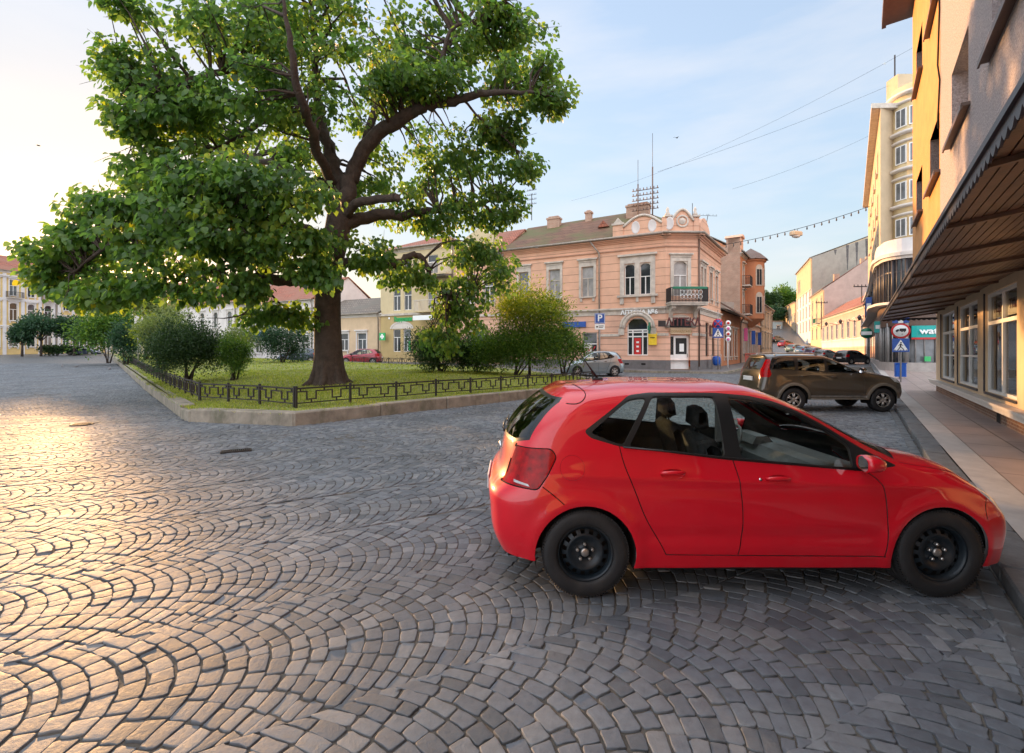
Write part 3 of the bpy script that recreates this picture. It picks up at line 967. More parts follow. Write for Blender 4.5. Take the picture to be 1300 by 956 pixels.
def cut(bm, poly, proj, filt, closed=True):
    ia, ib, ax = PROJ[proj]
    n = len(poly)
    px = [p[0] for p in poly]; py = [p[1] for p in poly]
    bx0, bx1, by0, by1 = min(px) - 1e-3, max(px) + 1e-3, min(py) - 1e-3, max(py) + 1e-3

    def box(f):
        xs = [v.co[ia] for v in f.verts]; ys = [v.co[ib] for v in f.verts]
        return min(xs), max(xs), min(ys), max(ys)
    cand = {}
    for f in bm.faces:
        b = box(f)
        if b[1] < bx0 or b[0] > bx1 or b[3] < by0 or b[2] > by1: continue
        if filt(f.calc_center_median()): cand[f] = b
    for i in range(n if closed else n - 1):
        p, q = poly[i], poly[(i + 1) % n]
        if abs(p[0] - q[0]) + abs(p[1] - q[1]) < 1e-5: continue
        x0, x1 = min(p[0], q[0]) - 1e-4, max(p[0], q[0]) + 1e-4; y0, y1 = min(p[1], q[1]) - 1e-4, max(p[1], q[1]) + 1e-4
        fs = [f for f, b in cand.items() if not (b[1] < x0 or b[0] > x1 or b[3] < y0 or b[2] > y1)]
        if not fs: continue
        geom = set(fs)
        for f in fs: geom.update(f.edges); geom.update(f.verts)
        dv = [0, 0, 0]; dv[ia] = q[0] - p[0]; dv[ib] = q[1] - p[1]
        co = [0, 0, 0]; co[ia] = p[0]; co[ib] = p[1]
        no = Vector(dv).cross(ax).normalized()
        r = bmesh.ops.bisect_plane(bm, geom=list(geom), dist=1e-6, plane_co=Vector(co), plane_no=no)
        for f in fs:
            if not f.is_valid: cand.pop(f, None)
        for g in r['geom']:
            if isinstance(g, bmesh.types.BMFace) and g.is_valid: cand[g] = box(g)
        for e in r['geom_cut']:
            if isinstance(e, bmesh.types.BMEdge):
                for f in e.link_faces: cand[f] = box(f)


def make_car(S):
    """S: the specification of one car (see below). x forward, rear axle at 0, half width mirrored"""
    root = thing(S['name'], S['label'], 'car', (0, 0, 0), 0, S.get('group'))
    G = shell(S['table'], S.get('ns', 200), S.get('nt', 84), S.get('deform'))
    nt, ns = G.shape[:2]
    bm = bmesh.new()
    vv = [[bm.verts.new(G[j, i]) for i in range(ns)] for j in range(nt)]
    for j in range(nt - 1):
        for i in range(ns - 1):
            try: bm.faces.new((vv[j][i], vv[j + 1][i], vv[j + 1][i + 1], vv[j][i + 1]))
            except ValueError: pass
    bmesh.ops.remove_doubles(bm, verts=bm.verts, dist=1e-5)
    # wheel arches
    wr, ar = S['wheel_r'], S['arch_r']
    side = lambda c: c.y > 0.35
    for wx, rr in ((0, ar[0]), (S['wb'], ar[1])):
        circ = [(wx + rr * math.cos(2 * math.pi * k / 40), S['arch_z'] + rr * math.sin(2 * math.pi * k / 40)) for k in range(40)]
        cut(bm, circ, 'side', side)
    dele = [f for f in bm.faces if f.calc_center_median().y > 0.35 and any(
        (f.calc_center_median().x - wx) ** 2 + (f.calc_center_median().z - S['arch_z']) ** 2 < rr * rr for wx, rr in ((0, ar[0]), (S['wb'], ar[1])))]
    bmesh.ops.delete(bm, geom=dele, context='FACES')
    # regions: name -> list of (poly, projection, filter)
    order = S['regions']
    for (nm, poly, proj, filt) in order:
        cut(bm, poly, proj, filt)
    lay = {}
    bm.faces.ensure_lookup_table()
    assign = {}
    for f in bm.faces:
        c = f.calc_center_median(); nm = 'body'
        for (rn, poly, proj, filt) in order:
            ia, ib, _ = PROJ[proj]
            if filt(c) and pip(c[ia], c[ib], poly): nm = rn
        assign[f.index] = nm
    bmesh.ops.recalc_face_normals(bm, faces=bm.faces)
    # outward check
    tst = max(bm.faces, key=lambda f: f.calc_center_median().y)
    if tst.normal.y < 0: bmesh.ops.reverse_faces(bm, faces=bm.faces)
    bm.normal_update()
    vn = {v: v.normal.copy() for v in bm.verts}
    groups = {}
    for f in bm.faces: groups.setdefault(assign[f.index], []).append(f)
    mats = S['mats']
    objs = {}

    def mk(nm, faces, material, off=0.0, mirror=True, flip=False, only=None):
        me = bpy.data.meshes.new(nm); vs = []; ids = {}; fs = []; normals = []
        for sgn in ((1, -1) if mirror else (only,)):
            for f in faces:
                idx = []
                for v in f.verts:
                    k = (v, sgn if v.co.y > 1e-4 else 0)
                    if k not in ids:
                        ids[k] = len(vs); c = v.co + vn[v] * off
                        vs.append((c.x, c.y * sgn, c.z)); normals.append((vn[v].x, vn[v].y * sgn, vn[v].z))
                    idx.append(ids[k])
                if (sgn < 0) != flip: idx = idx[::-1]
                fs.append(idx)
        me.from_pydata(vs, [], fs)
        me.materials.append(MATS[material]); me.shade_smooth()
        me.update()
        o = bpy.data.objects.new(nm, me); COL.objects.link(o); o.parent = root
        if not flip:
            try: me.normals_split_custom_set_from_vertices([Vector(q).normalized() for q in normals])
            except Exception as ex: print('normals', ex)
        return o
    for rn, fl in groups.items():
        if rn == 'seam': continue
        base = rn.split(':')[0]
        if base in S.get('per_side', ()):
            for sg in (1, -1): objs[rn, sg] = mk(base, fl, mats[base], S.get('off', {}).get(base, 0), False, False, sg)
        else:
            objs[rn] = mk(base, fl, mats[base], S.get('off', {}).get(base, 0))
    if 'seam' in groups:
        for sg in (1, -1): objs['seam', sg] = mk('panel_gap', groups['seam'], 'seam', -0.006, False, False, sg)
    body = objs['body']
    lin = mk('interior_lining', [f for rn, fl in groups.items() if rn in ('body', 'seam', 'window_trim', 'roof_gap') for f in fl], 'lining', -0.022, True, True)
    # arch return lips
    bm.free()
    wb, ww, z0 = S['wb'], S['half_w'], S['arch_z']
    for wx, rr in ((0, ar[0]), (wb, ar[1])):
        for sg in (1, -1):
            lm = MB()
            N = 30; v = []; f = []
            for k in range(N + 1):
                a = math.pi * (1.20 * k / N - 0.10)
                x, z = wx + (rr + 0.004) * math.cos(a), z0 + (rr + 0.004) * math.sin(a)
                yo = min(ww - 0.03, S['arch_y'](x, z) - 0.004)
                v += [(x, sg * yo, z), (x, sg * (ww - 0.38), z)]
            for k in range(N): f.append((2 * k, 2 * k + 1, 2 * k + 3, 2 * k + 2))
            v.append((wx, sg * (ww - 0.38), z0)); c = len(v) - 1
            for k in range(N): f.append((2 * k + 1, c, 2 * k + 3))
            lm.add(v, f, 0, True)
            lm.build('wheel_well', 'seam', root)
    ub = MB()
    zb = S['floor_z']
    ub.box(S['x0'] + 0.12, S['x1'] - 0.15, -ww + 0.40, ww - 0.40, zb + 0.02, zb + 0.2)
    ub.box(ar[0] + 0.03, wb - ar[1] - 0.03, -ww + 0.06, ww - 0.06, zb + 0.01, zb + 0.14)
    ub.box(S['x0'] + 0.14, -ar[0] - 0.02, -ww + 0.16, ww - 0.16, zb + 0.06, zb + 0.2)
    ub.build('underbody', 'seam', root)
    # wheels
    for wx in (0, wb):
        for sg in (1, -1):
            S['wheel'](root, wx, sg)
    # interior
    interior(root, S)
    if S.get('extras'): S['extras'](root, objs, G)
    return root


def steel_wheel_fn(root, wx, sg, r=0.305, w=0.19, y=0.825, rim='steel_wheel', style='steel', rr=0.2):
    M = Matrix.Translation((wx, sg * y, r)) @ (Matrix.Rotation(0, 4, 'Z') if sg > 0 else Matrix.Rotation(math.pi, 4, 'Z'))
    # local: +y is the outer face
    hub = MB()
    if style == 'steel':
        hub.lathe([(rr, -0.10), (rr, -0.012), (rr - 0.006, -0.002), (rr - 0.016, -0.004), (rr - 0.022, -0.02), (rr - 0.030, -0.045)], 60, M=M, axis='y', cap=False)
        ra, rb = rr * 0.60, rr - 0.032                                # ring with 15 openings
        NS = 60
        for k in range(NS):
            a0, a1 = 2 * math.pi * k / NS, 2 * math.pi * (k + 1) / NS
            ring = [(ra, -0.022), (rr * 0.66, -0.026), (rr * 0.80, -0.040), (rb, -0.047)]
            for q in range(3):
                if q == 1 and k % 4 in (1, 2): continue
                (r0, h0), (r1, h1) = ring[q], ring[q + 1]
                hub.add([(r0 * math.cos(a0), h0, r0 * math.sin(a0)), (r1 * math.cos(a0), h1, r1 * math.sin(a0)), (r1 * math.cos(a1), h1, r1 * math.sin(a1)), (r0 * math.cos(a1), h0, r0 * math.sin(a1))], [(0, 1, 2, 3)], 0, True, M)
        hub.lathe([(ra, -0.022), (rr * 0.5, -0.024), (rr * 0.43, -0.040), (rr * 0.30, -0.046), (rr * 0.17, -0.040), (rr * 0.165, -0.030), (rr * 0.15, -0.027), (0.001, -0.027)], 60, M=M, axis='y', cap=False)
    else:
        hub.lathe([(rr, -0.12), (rr, -0.012), (rr - 0.008, 0.0), (rr - 0.022, -0.008), (rr - 0.026, -0.06)], 48, M=M, axis='y', cap=False)
        for k in range(6):
            for da in (-0.16, 0.16):
                a = 2 * math.pi * k / 6 + math.pi / 6; 
                c0 = Vector((0.045 * math.cos(a + da), -0.015, 0.045 * math.sin(a + da))); c1 = Vector(((rr - 0.02) * math.cos(a + da * .9), -0.02, (rr - 0.02) * math.sin(a + da * .9)))
                hub.tube([c0, (c0 + c1) / 2 + Vector((0, 0.006, 0)), c1], [0.022, 0.017, 0.02], 6, M=M)
        hub.lathe([(0.065, -0.05), (0.062, 0.0), (0.03, 0.008), (0.001, 0.008)], 20, M=M, axis='y', cap=False)
    wh = hub.build('wheel', rim, root)
    ty = MB()
    sh = [(rr - 0.004, -w + 0.01), (rr - 0.004, 0.004), (rr + 0.012, 0.014), (rr + 0.03, 0.016), (r - 0.05, 0.017), (r - 0.022, 0.010), (r - 0.009, -0.004), (r - 0.002, -0.02)]
    for k in range(4):
        c = -0.03 - k * (w - 0.06) / 3.2
        sh += [(r, c), (r, c - 0.03), (r - 0.008, c - 0.032), (r - 0.008, c - 0.038)]
    sh += [(r - 0.004, -w + 0.012), (r - 0.03, -w), (rr - 0.004, -w + 0.01)]
    ty.lathe(sh, 72, M=M, axis='y', cap=False)
    if style == 'steel':                                              # shoulder tread blocks
        for k in range(96):
            a = 2 * math.pi * k / 96; Mk = M @ Matrix.Rotation(a, 4, 'Y')
            ty.box(-0.0062, 0.0062, -0.028, 0.003, r - 0.016, r - 0.0015, M=Mk)
    ty.build('tyre', 'rubber', wh)
    if style == 'steel':
        b = MB()
        for k in range(5):
            a = 2 * math.pi * k / 5 + 0.3
            Mb = M @ Matrix.Translation((0.056 * math.cos(a), -0.032, 0.056 * math.sin(a)))
            b.lathe([(0.012, -0.008), (0.011, 0.012), (0.007, 0.016), (0.001, 0.016)], 6, M=Mb, axis='y', smooth=False, cap=False)
        b.lathe([(0.030, -0.03), (0.028, -0.018), (0.022, -0.015), (0.001, -0.015)], 18, M=M, axis='y', cap=False)
        b.build('wheel_bolts', 'alloy', wh)
        d = MB(); d.lathe([(rr - 0.004, -0.10), (0.001, -0.10)], 30, M=M, axis='y', cap=False); d.lathe([(0.12, -0.085), (0.001, -0.085)], 20, M=M, axis='y', cap=False); d.build('brake_disc', 'iron', wh)
    else:
        d = MB(); d.lathe([(rr - 0.004, -0.11), (0.001, -0.11)], 30, M=M, axis='y', cap=False); d.build('brake_disc', 'seam', wh)


def seat(root, x, y, w, S, front=True, zs=0.0):
    mb = MB()
    def cush(pts, hw, r, name):
        v = []; f = []
        n = len(pts)
        xs = [-1, -0.92, -0.6, 0, 0.6, 0.92, 1]; sc = [0.80, 0.95, 1, 1.0, 1, 0.95, 0.80]
        cx = sum(p[0] for p in pts) / n; cz = sum(p[1] for p in pts) / n
        for a, s in zip(xs, sc):
            for p in pts: v.append((cx + (p[0] - cx) * s, y + a * hw, cz + (p[1] - cz) * s))
        for i in range(len(xs) - 1):
            for k in range(n):
                k2 = (k + 1) % n; f.append((i * n + k, i * n + k2, (i + 1) * n + k2, (i + 1) * n + k))
        f.append(tuple(range(n))); f.append(tuple((len(xs) - 1) * n + k for k in range(n))[::-1])
        mb.add(v, f, 0, True)
    cush([(x, .36 + zs), (x + .5, .40 + zs), (x + .53, .47 + zs), (x + .48, .53 + zs), (x + .25, .50 + zs), (x, .48 + zs)], w, .05, 'c')
    cush([(x + .02, .44 + zs), (x + .10, .46 + zs), (x + .03, .75 + zs), (x - .10, 1.03 + zs), (x - .17, 1.06 + zs), (x - .21, 1.02 + zs), (x - .12, .7 + zs), (x - .07, .45 + zs)], w, .05, 'b')
    o = mb.build('seat', 'seat_cloth', root)
    mb = MB()
    for hy in ((0,) if front else (-0.35, 0.35)):
        cw = 0.125
        pts = [(x - .16, 1.08 + zs), (x - .10, 1.10 + zs), (x - .115, 1.22 + zs), (x - .16, 1.27 + zs), (x - .21, 1.25 + zs), (x - .22, 1.12 + zs)]
        v = []; n = len(pts); cx = x - .16; cz = 1.17 + zs
        for a, s in ((-1, .6), (-.8, .92), (0, 1), (.8, .92), (1, .6)):
            for p in pts: v.append((cx + (p[0] - cx) * s, y + hy + a * cw, cz + (p[1] - cz) * s))
        f = [(i * n + k, i * n + (k + 1) % n, (i + 1) * n + (k + 1) % n, (i + 1) * n + k) for i in range(4) for k in range(n)]
        f += [tuple(range(n)), tuple(4 * n + k for k in range(n))[::-1]]
        mb.add(v, f, 0, True)
        for dy in (-.05, .05): mb.tube([(x - .15, y + hy + dy, 1.0 + zs), (x - .165, y + hy + dy, 1.12 + zs)], 0.007, 6)
    mb.build('headrest', 'seat_cloth', o)


def interior(root, S):
    k = S.get('seat_x', (1.12, 0.30)); zs = S.get('seat_z', 0.0); hw = S['half_w']
    for sg in (1, -1): seat(root, k[0], sg * 0.36, 0.235, S, True, zs)
    seat(root, k[1], 0, 0.62, S, False, zs - 0.02)
    dx, dz = S.get('dash', (1.78, 0.86))
    mb = MB()
    prof = [(dx - 0.08, dz - 0.32), (dx - 0.05, dz - 0.08), (dx + 0.02, dz + 0.0), (dx + 0.12, dz + 0.02), (dx + 0.42, dz - 0.02), (dx + 0.45, dz - 0.3)]
    mb.prism(prof, -hw + 0.12, hw - 0.12, 'y')
    mb.prism([(dx - 0.04, dz), (dx + 0.0, dz + 0.07), (dx + 0.10, dz + 0.075), (dx + 0.16, dz + 0.01)], 0.18, 0.54, 'y')
    d = mb.build('dashboard', 'dash_plastic', root)
    sw = MB(); c = Vector((dx - 0.18, 0.36, dz - 0.02)); tilt = Matrix.Translation(c) @ Matrix.Rotation(R(-62), 4, 'Y')
    ring = [tilt @ Vector((0.185 * math.cos(a), 0.185 * math.sin(a), 0)) for a in np.linspace(0, 2 * math.pi, 33)]
    sw.tube(ring, 0.014, 8, caps=False)
    sw.tube([tilt @ Vector((0, -0.18, 0)), tilt @ Vector((0, 0, -0.02)), tilt @ Vector((0, 0.18, 0))], [0.014, 0.05, 0.014], 8)
    sw.tube([tilt @ Vector((-0.18, 0, 0)), tilt @ Vector((0, 0, -0.02))], [0.014, 0.045], 8)
    sw.tube([tilt @ Vector((0, 0, -0.02)), tilt @ Vector((0, 0, -0.25))], [0.03, 0.03], 8)
    sw.build('steering_wheel', 'dash_plastic', root)
    mr = MB(); mr.bev(dx + 0.02, dx + 0.05, -0.12, 0.12, S['mirror_z'], S['mirror_z'] + 0.06, 0.01); mr.build('rear_view_mirror', 'dash_plastic', root)


# ---------------- the red hatchback
HT = [
 # bottom edge
 [(-.62,0,.27),(-.61,.45,.27),(-.55,.69,.26),(-.40,.78,.25),(-.1,.79,.22),(.35,.80,.20),(.95,.80,.20),(1.5,.80,.20),(1.95,.80,.20),(2.35,.79,.2),(2.75,.78,.2),(3.0,.71,.2),(3.13,.5,.2),(3.19,0,.2)],
 [(-.68,0,.39),(-.665,.45,.39),(-.595,.71,.38),(-.42,.805,.37),(-.1,.828,.35),(.35,.83,.33),(.95,.83,.33),(1.5,.83,.33),(1.95,.83,.33),(2.35,.83,.33),(2.75,.815,.34),(3.0,.745,.35),(3.155,.52,.36),(3.23,0,.36)],
 [(-.70,0,.58),(-.685,.45,.58),(-.615,.715,.58),(-.435,.815,.58),(-.1,.84,.59),(.35,.84,.58),(.95,.84,.58),(1.5,.84,.58),(1.95,.84,.58),(2.35,.84,.58),(2.73,.83,.565),(2.975,.76,.55),(3.13,.53,.53),(3.21,0,.53)],
 [(-.70,0,.69),(-.685,.45,.69),(-.612,.70,.69),(-.43,.806,.69),(-.1,.837,.70),(.35,.841,.70),(.95,.841,.69),(1.5,.841,.685),(1.95,.841,.675),(2.35,.838,.668),(2.72,.818,.64),(2.955,.745,.605),(3.10,.515,.57),(3.185,0,.565)],
 [(-.637,0,.772),(-.622,.43,.772),(-.557,.66,.772),(-.412,.778,.785),(-.1,.83,.82),(.35,.838,.82),(.95,.838,.80),(1.5,.838,.79),(1.95,.838,.77),(2.35,.832,.755),(2.71,.805,.715),(2.93,.725,.665),(3.065,.50,.615),(3.15,0,.60)],
 [(-.57,0,1.03),(-.545,.40,1.03),(-.455,.63,1.03),(-.34,.722,1.04),(-.1,.772,1.05),(.35,.79,1.02),(.95,.80,.97),(1.5,.80,.93),(1.95,.796,.895),(2.33,.785,.86),(2.67,.745,.80),(2.87,.66,.735),(2.995,.46,.675),(3.09,0,.655)],
 [(-.21,0,1.395),(-.19,.35,1.39),(-.135,.52,1.38),(-.04,.588,1.372),(.09,.602,1.387),(.42,.605,1.405),(.95,.61,1.40),(1.42,.612,1.335),(1.80,.655,1.155),(2.20,.725,.94),(2.62,.69,.858),(2.82,.60,.785),(2.935,.42,.725),(3.02,0,.70)],
 [(-.13,0,1.43),(-.12,.30,1.43),(-.09,.42,1.425),(-.02,.475,1.42),(.12,.49,1.43),(.42,.50,1.45),(.95,.50,1.448),(1.40,.50,1.395),(1.86,.54,1.18),(2.30,.585,.96),(2.66,.53,.888),(2.85,.45,.82),(2.955,.30,.765),(3.03,0,.735)],
 [(-.05,0,1.445),(-.045,0,1.446),(-.03,0,1.448),(.02,0,1.452),(.15,0,1.462),(.45,0,1.477),(.95,0,1.474),(1.40,0,1.425),(1.95,0,1.165),(2.38,0,.962),(2.74,0,.885),(2.91,0,.825),(2.99,0,.785),(3.04,0,.75)],
]


def hatch_deform(G):
    x, y, z = G[..., 0], G[..., 1], G[..., 2]
    for wx in (0.0, 2.47):
        r = np.hypot(x - wx, z - 0.30)
        G[..., 1] += np.where(y > 0.5, 0.014 * np.exp(-((r - 0.37) / 0.05) ** 2) * (z < 0.8), 0)
    m = (y > 0.6) & (x > -0.35) & (x < 2.75)
    wgt = np.clip((x + 0.35) / 0.3, 0, 1) * np.clip((2.85 - x) / 0.5, 0, 1)
    zc = 0.845 - 0.03 * x
    G[..., 1] += np.where(m, wgt * (0.006 * np.exp(-((z - zc) / 0.022) ** 2) - 0.004 * np.exp(-((z - zc + 0.07) / 0.045) ** 2)), 0)
    G[..., 1] += np.where(m & (x > 0.3) & (x < 2.1), -0.010 * np.exp(-((z - 0.43) / 0.05) ** 2) * np.clip((x - 0.3) / 0.15, 0, 1) * np.clip((2.1 - x) / 0.15, 0, 1), 0)
    return G


Q_WIN = [(.045, 1.135), (.20, 1.075), (.275, 1.055), (.475, 1.375), (.40, 1.372), (.33, 1.355)]
R_WIN = [(.315, 1.045), (.985, .975), (.975, 1.385), (.52, 1.385)]
F_WIN = [(1.10, .965), (1.885, .897), (1.895, 1.045), (1.74, 1.162), (1.585, 1.25), (1.42, 1.318), (1.25, 1.36), (1.075, 1.380)]
TRIM = [(.0, 1.145), (.045, 1.10), (.24, 1.045), (.985, .955), (1.94, .875), (2.215, .905), (2.02, 1.005), (1.76, 1.185), (1.60, 1.275), (1.43, 1.345), (1.25, 1.385), (1.0, 1.408), (.5, 1.41), (.35, 1.392)]
sideR = lambda c: c.y > 0.42
rearF = lambda c: c.x < 0.02 and c.y < 0.70
W = 0.007
hatch_regions = [
 ('seam', strip_poly(smooth_line([(.245, 1.05), (.265, .95), (.34, .75), (.42, .55), (.53, .36), (.56, .30)]), W), 'side', sideR),
 ('seam', strip_poly([(.56, .30), (1.20, .293), (2.085, .287)], W), 'side', sideR),
 ('seam', strip_poly(smooth_line([(1.035, .955), (1.06, .85), (1.085, .65), (1.085, .45), (1.06, .292)]), W), 'side', sideR),
 ('seam', strip_poly(smooth_line([(1.95, .885), (2.05, .80), (2.085, .65), (2.09, .45), (2.075, .288)]), W), 'side', sideR),
 ('seam', strip_poly(smooth_line([(-.15, .655), (-.25, .735), (-.30, .77)], 8), W), 'side', sideR),       # bumper / wing
 ('seam', strip_poly(smooth_line([(2.84, .70), (2.80, .62), (2.79, .55)], 8), W), 'side', sideR),
 ('seam', strip_poly(smooth_line([(2.26, .73), (2.45, .722), (2.62, .70), (2.80, .62)], 12), 0.006), 'top', lambda c: c.y > .5 and c.z > .6 and c.x > 2.2),
 ('seam', strip_poly(smooth_line([(-.03, 1.455), (.04, 1.40), (.0, 1.345), (-.11, 1.33)], 12), W), 'side', lambda c: c.y > 0.25 and c.z > 1.3),
 ('seam', strip_poly([(math.cos(a) * .085 - .09, math.sin(a) * .085 + .90) for a in np.linspace(0, 2 * math.pi, 25)][:-1] + [(.085 - .09, .90)], 0.0015), 'side', sideR),
 ('window_trim', rounded(TRIM, 0.03), 'side', lambda c: c.y > 0.5),
 ('quarter_window', rounded(Q_WIN, 0.03), 'side', lambda c: c.y > 0.5),
 ('rear_side_window', rounded(R_WIN, 0.03), 'side', lambda c: c.y > 0.5),
 ('front_side_window', rounded(F_WIN, 0.03), 'side', lambda c: c.y > 0.5),
 ('windscreen', [(1.44, -.1), (1.44, .515), (1.86, .59), (2.20, .655), (2.25, .55), (2.36, .30), (2.40, -.1)], 'top', lambda c: 1.40 < c.x < 2.45 and c.z > .92),
 ('cowl', [(2.20, .655), (2.25, .55), (2.36, .30), (2.40, -.1), (2.47, -.1), (2.43, .32), (2.31, .60), (2.25, .70)], 'top', lambda c: 2.1 < c.x < 2.5 and c.z > .88),
 ('window_trim', [(-.1, 1.035), (.56, 1.035), (.678, 1.07), (.64, 1.20), (.585, 1.335), (.55, 1.368), (.30, 1.378), (-.1, 1.382)], 'rear', rearF),
 ('rear_window', [(-.1, 1.06), (.54, 1.06), (.655, 1.085), (.618, 1.20), (.562, 1.325), (.53, 1.352), (.30, 1.36), (-.1, 1.365)], 'rear', rearF),
 ('seam', rounded([(-.8, 1.022), (-.40, 1.022), (-.228, 1.027), (-.192, .97), (-.262, .837), (-.330, .742), (-.8, .772)], 0.03), 'side', lambda c: c.y > 0.595),
 ('tail_lamp', rounded([(-.8, 1.015), (-.40, 1.015), (-.235, 1.02), (-.20, .97), (-.27, .84), (-.335, .75), (-.8, .78)], 0.03), 'side', lambda c: c.y > 0.605),
 ('reversing_lamp', [(-.50, .796), (-.40, .779), (-.39, .765), (-.50, .780)], 'side', lambda c: c.y > 0.62),
 ('headlamp', rounded([(2.77, .772), (2.90, .742), (3.0, .705), (3.2, .665), (3.2, .51), (3.08, .50), (2.99, .54), (2.90, .63), (2.81, .705)], 0.02), 'side', lambda c: c.y > 0.36),
 ('lower_grille', [(-.1, .30), (.48, .30), (.42, .42), (-.1, .43)], 'rear', lambda c: c.x > 3.0),
 ('upper_grille', [(-.1, .60), (.44, .62), (.42, .665), (-.1, .64)], 'rear', lambda c: c.x > 3.0),
]


def hatch_extras(root, objs, G):
    body = objs['body']
    for sg in (1, -1):
        # door handles in shallow bowls
        for hx, hz in ((.60, .865), (1.33, .825)):
            y = 0.838
            mb = MB(); N = 20
            ring = [(hx + .085 * math.cos(a), sg * (y + .0015), hz + .036 * math.sin(a)) for a in np.linspace(0, 2 * math.pi, N, endpoint=False)]
            ring2 = [(hx + .07 * math.cos(a), sg * (y - .010), hz + .028 * math.sin(a)) for a in np.linspace(0, 2 * math.pi, N, endpoint=False)]
            mb.add([(p[0], p[1] + sg * 0.003, p[2]) for p in ring] + ring2, [(i, (i + 1) % N, N + (i + 1) % N, N + i) for i in range(N)] + [tuple(range(N, 2 * N))], 0, True)
            bowl = mb.build('handle_bowl', S_RED['mats']['body'], root)
            mb = MB()
            mb.tube([(hx - .085, sg * (y + .004), hz + .008), (hx - .065, sg * (y + .018), hz + .012), (hx, sg * (y + .026), hz + .014), (hx + .065, sg * (y + .018), hz + .012), (hx + .085, sg * (y + .004), hz + .008)], [.008, .013, .014, .013, .008], 10)
            h = mb.build('door_handle', S_RED['mats']['body'], root)
            if sg < 0 and hx > 1:
                k = MB(); k.lathe([(.011, 0), (.010, .004), (.001, .005)], 14, M=Matrix.Translation((hx - .12, sg * (y + .002), hz + .002)) @ Matrix.Rotation(math.pi, 4, 'Z'), axis='y', cap=False); k.build('key_lock', 'chrome', h)
        # door mirrors
        mb = MB(); v = []; f = []
        cx, cy, cz = 1.93, .90, .955
        sec = [(-.055, .62, .9), (-.05, .98, .98), (-.02, 1, 1), (.03, .93, .93), (.065, .70, .72), (.08, .25, .3)]
        N = 18
        for (dx, a, b) in sec:
            for k in range(N):
                t = 2 * math.pi * k / N; c, s = math.cos(t), math.sin(t)
                px = abs(c) ** 0.75 * (1 if c > 0 else -1); pz = abs(s) ** 0.75 * (1 if s > 0 else -1)
                v.append((cx + dx, sg * (cy + .075 * a * px), cz + .052 * b * pz - 0.01 * (px > 0)))
        for i in range(len(sec) - 1):
            for k in range(N): f.append((i * N + k, i * N + (k + 1) % N, (i + 1) * N + (k + 1) % N, (i + 1) * N + k))
        f.append(tuple((len(sec) - 1) * N + k for k in range(N)))
        mb.add(v, f, 0, True)
        m = mb.build('door_mirror', S_RED['mats']['body'], root)
        k = MB(); k.add([(cx - .054, p[1], p[2]) for p in v[:N]], [tuple(range(N))[::-1] if sg > 0 else tuple(range(N))]); k.build('mirror_glass', 'chrome', m)
        k = MB(); k.tube([(cx + .01, sg * .77, cz - .045), (cx, sg * .87, cz - .05)], [.03, .024], 10)
        k.add([(cx - .056, q[1] * 1.0, q[2]) for q in v[:N]] + [(cx - .05, sg * (cy + (abs(q[1]) - cy) * 1.05), cz + (q[2] - cz) * 1.05) for q in v[:N]], [(i, (i + 1) % N, N + (i + 1) % N, N + i) for i in range(N)])
        k.build('mirror_stalk', 'black_trim', m)
        # rear-door divider bar between quarter window and door glass
    # weather strip along the belt
    for sg in (1, -1):
        mb = MB()
        mb.tube([(x, sg * y, z) for x, y, z in ((.27, .797, 1.043), (.6, .806, 1.012), (.985, .812, .972), (1.4, .812, .935), (1.90, .808, .892))], 0.007, 6)
        mb.build('weather_strip', 'black_trim', root)
        mb = MB(); mb.bev(.995, 1.085, min(sg * .62, sg * .60), max(sg * .62, sg * .60), 1.05, 1.36, .004)
        mb.build('door_pillar', 'lining', root)
    # aerial on the rear of the roof, leaning back
    mb = MB(); mb.bev(.19, .28, -.022, .022, 1.462, 1.487, .01); mb.tube([(.235, 0, 1.48), (.15, 0, 1.60), (.08, 0, 1.70)], [.011, .006, .004], 8)
    mb.build('aerial', 'rubber', root)
    # rear wiper
    mb = MB(); mb.lathe([(.03, -.02), (.028, .012), (.001, .016)], 14, M=Matrix.Translation((-.575, 0, 1.045)) @ Matrix.Rotation(R(90), 4, 'Z'), axis='y', cap=False)
    mb.tube([(-.59, 0, 1.05), (-.575, .18, 1.085), (-.545, .36, 1.10)], .008, 6); mb.tube([(-.555, .08, 1.10), (-.54, .40, 1.11)], .006, 6)
    mb.build('rear_wiper', 'black_trim', root)
    # plates
    mb = MB(); mb.bev(-.712, -.70, -.26, .26, .60, .71, .004); mb.build('number_plate', 'plate_white', root)
    mb = MB(); mb.bev(3.22, 3.235, -.26, .26, .40, .51, .004); mb.build('number_plate', 'plate_white', root)
    # mud flap behind the front wheel is body colour sill; exhaust tip
    # badge on the hatch (small round) and door rub line light
    mb = MB(); mb.lathe([(.045, 0), (.043, .006), (.001, .008)], 24, M=Matrix.Translation((-.618, 0, .90)) @ Matrix.Rotation(R(100), 4, 'Z') , axis='y', cap=False); mb.build('hatch_handle', 'chrome', root)


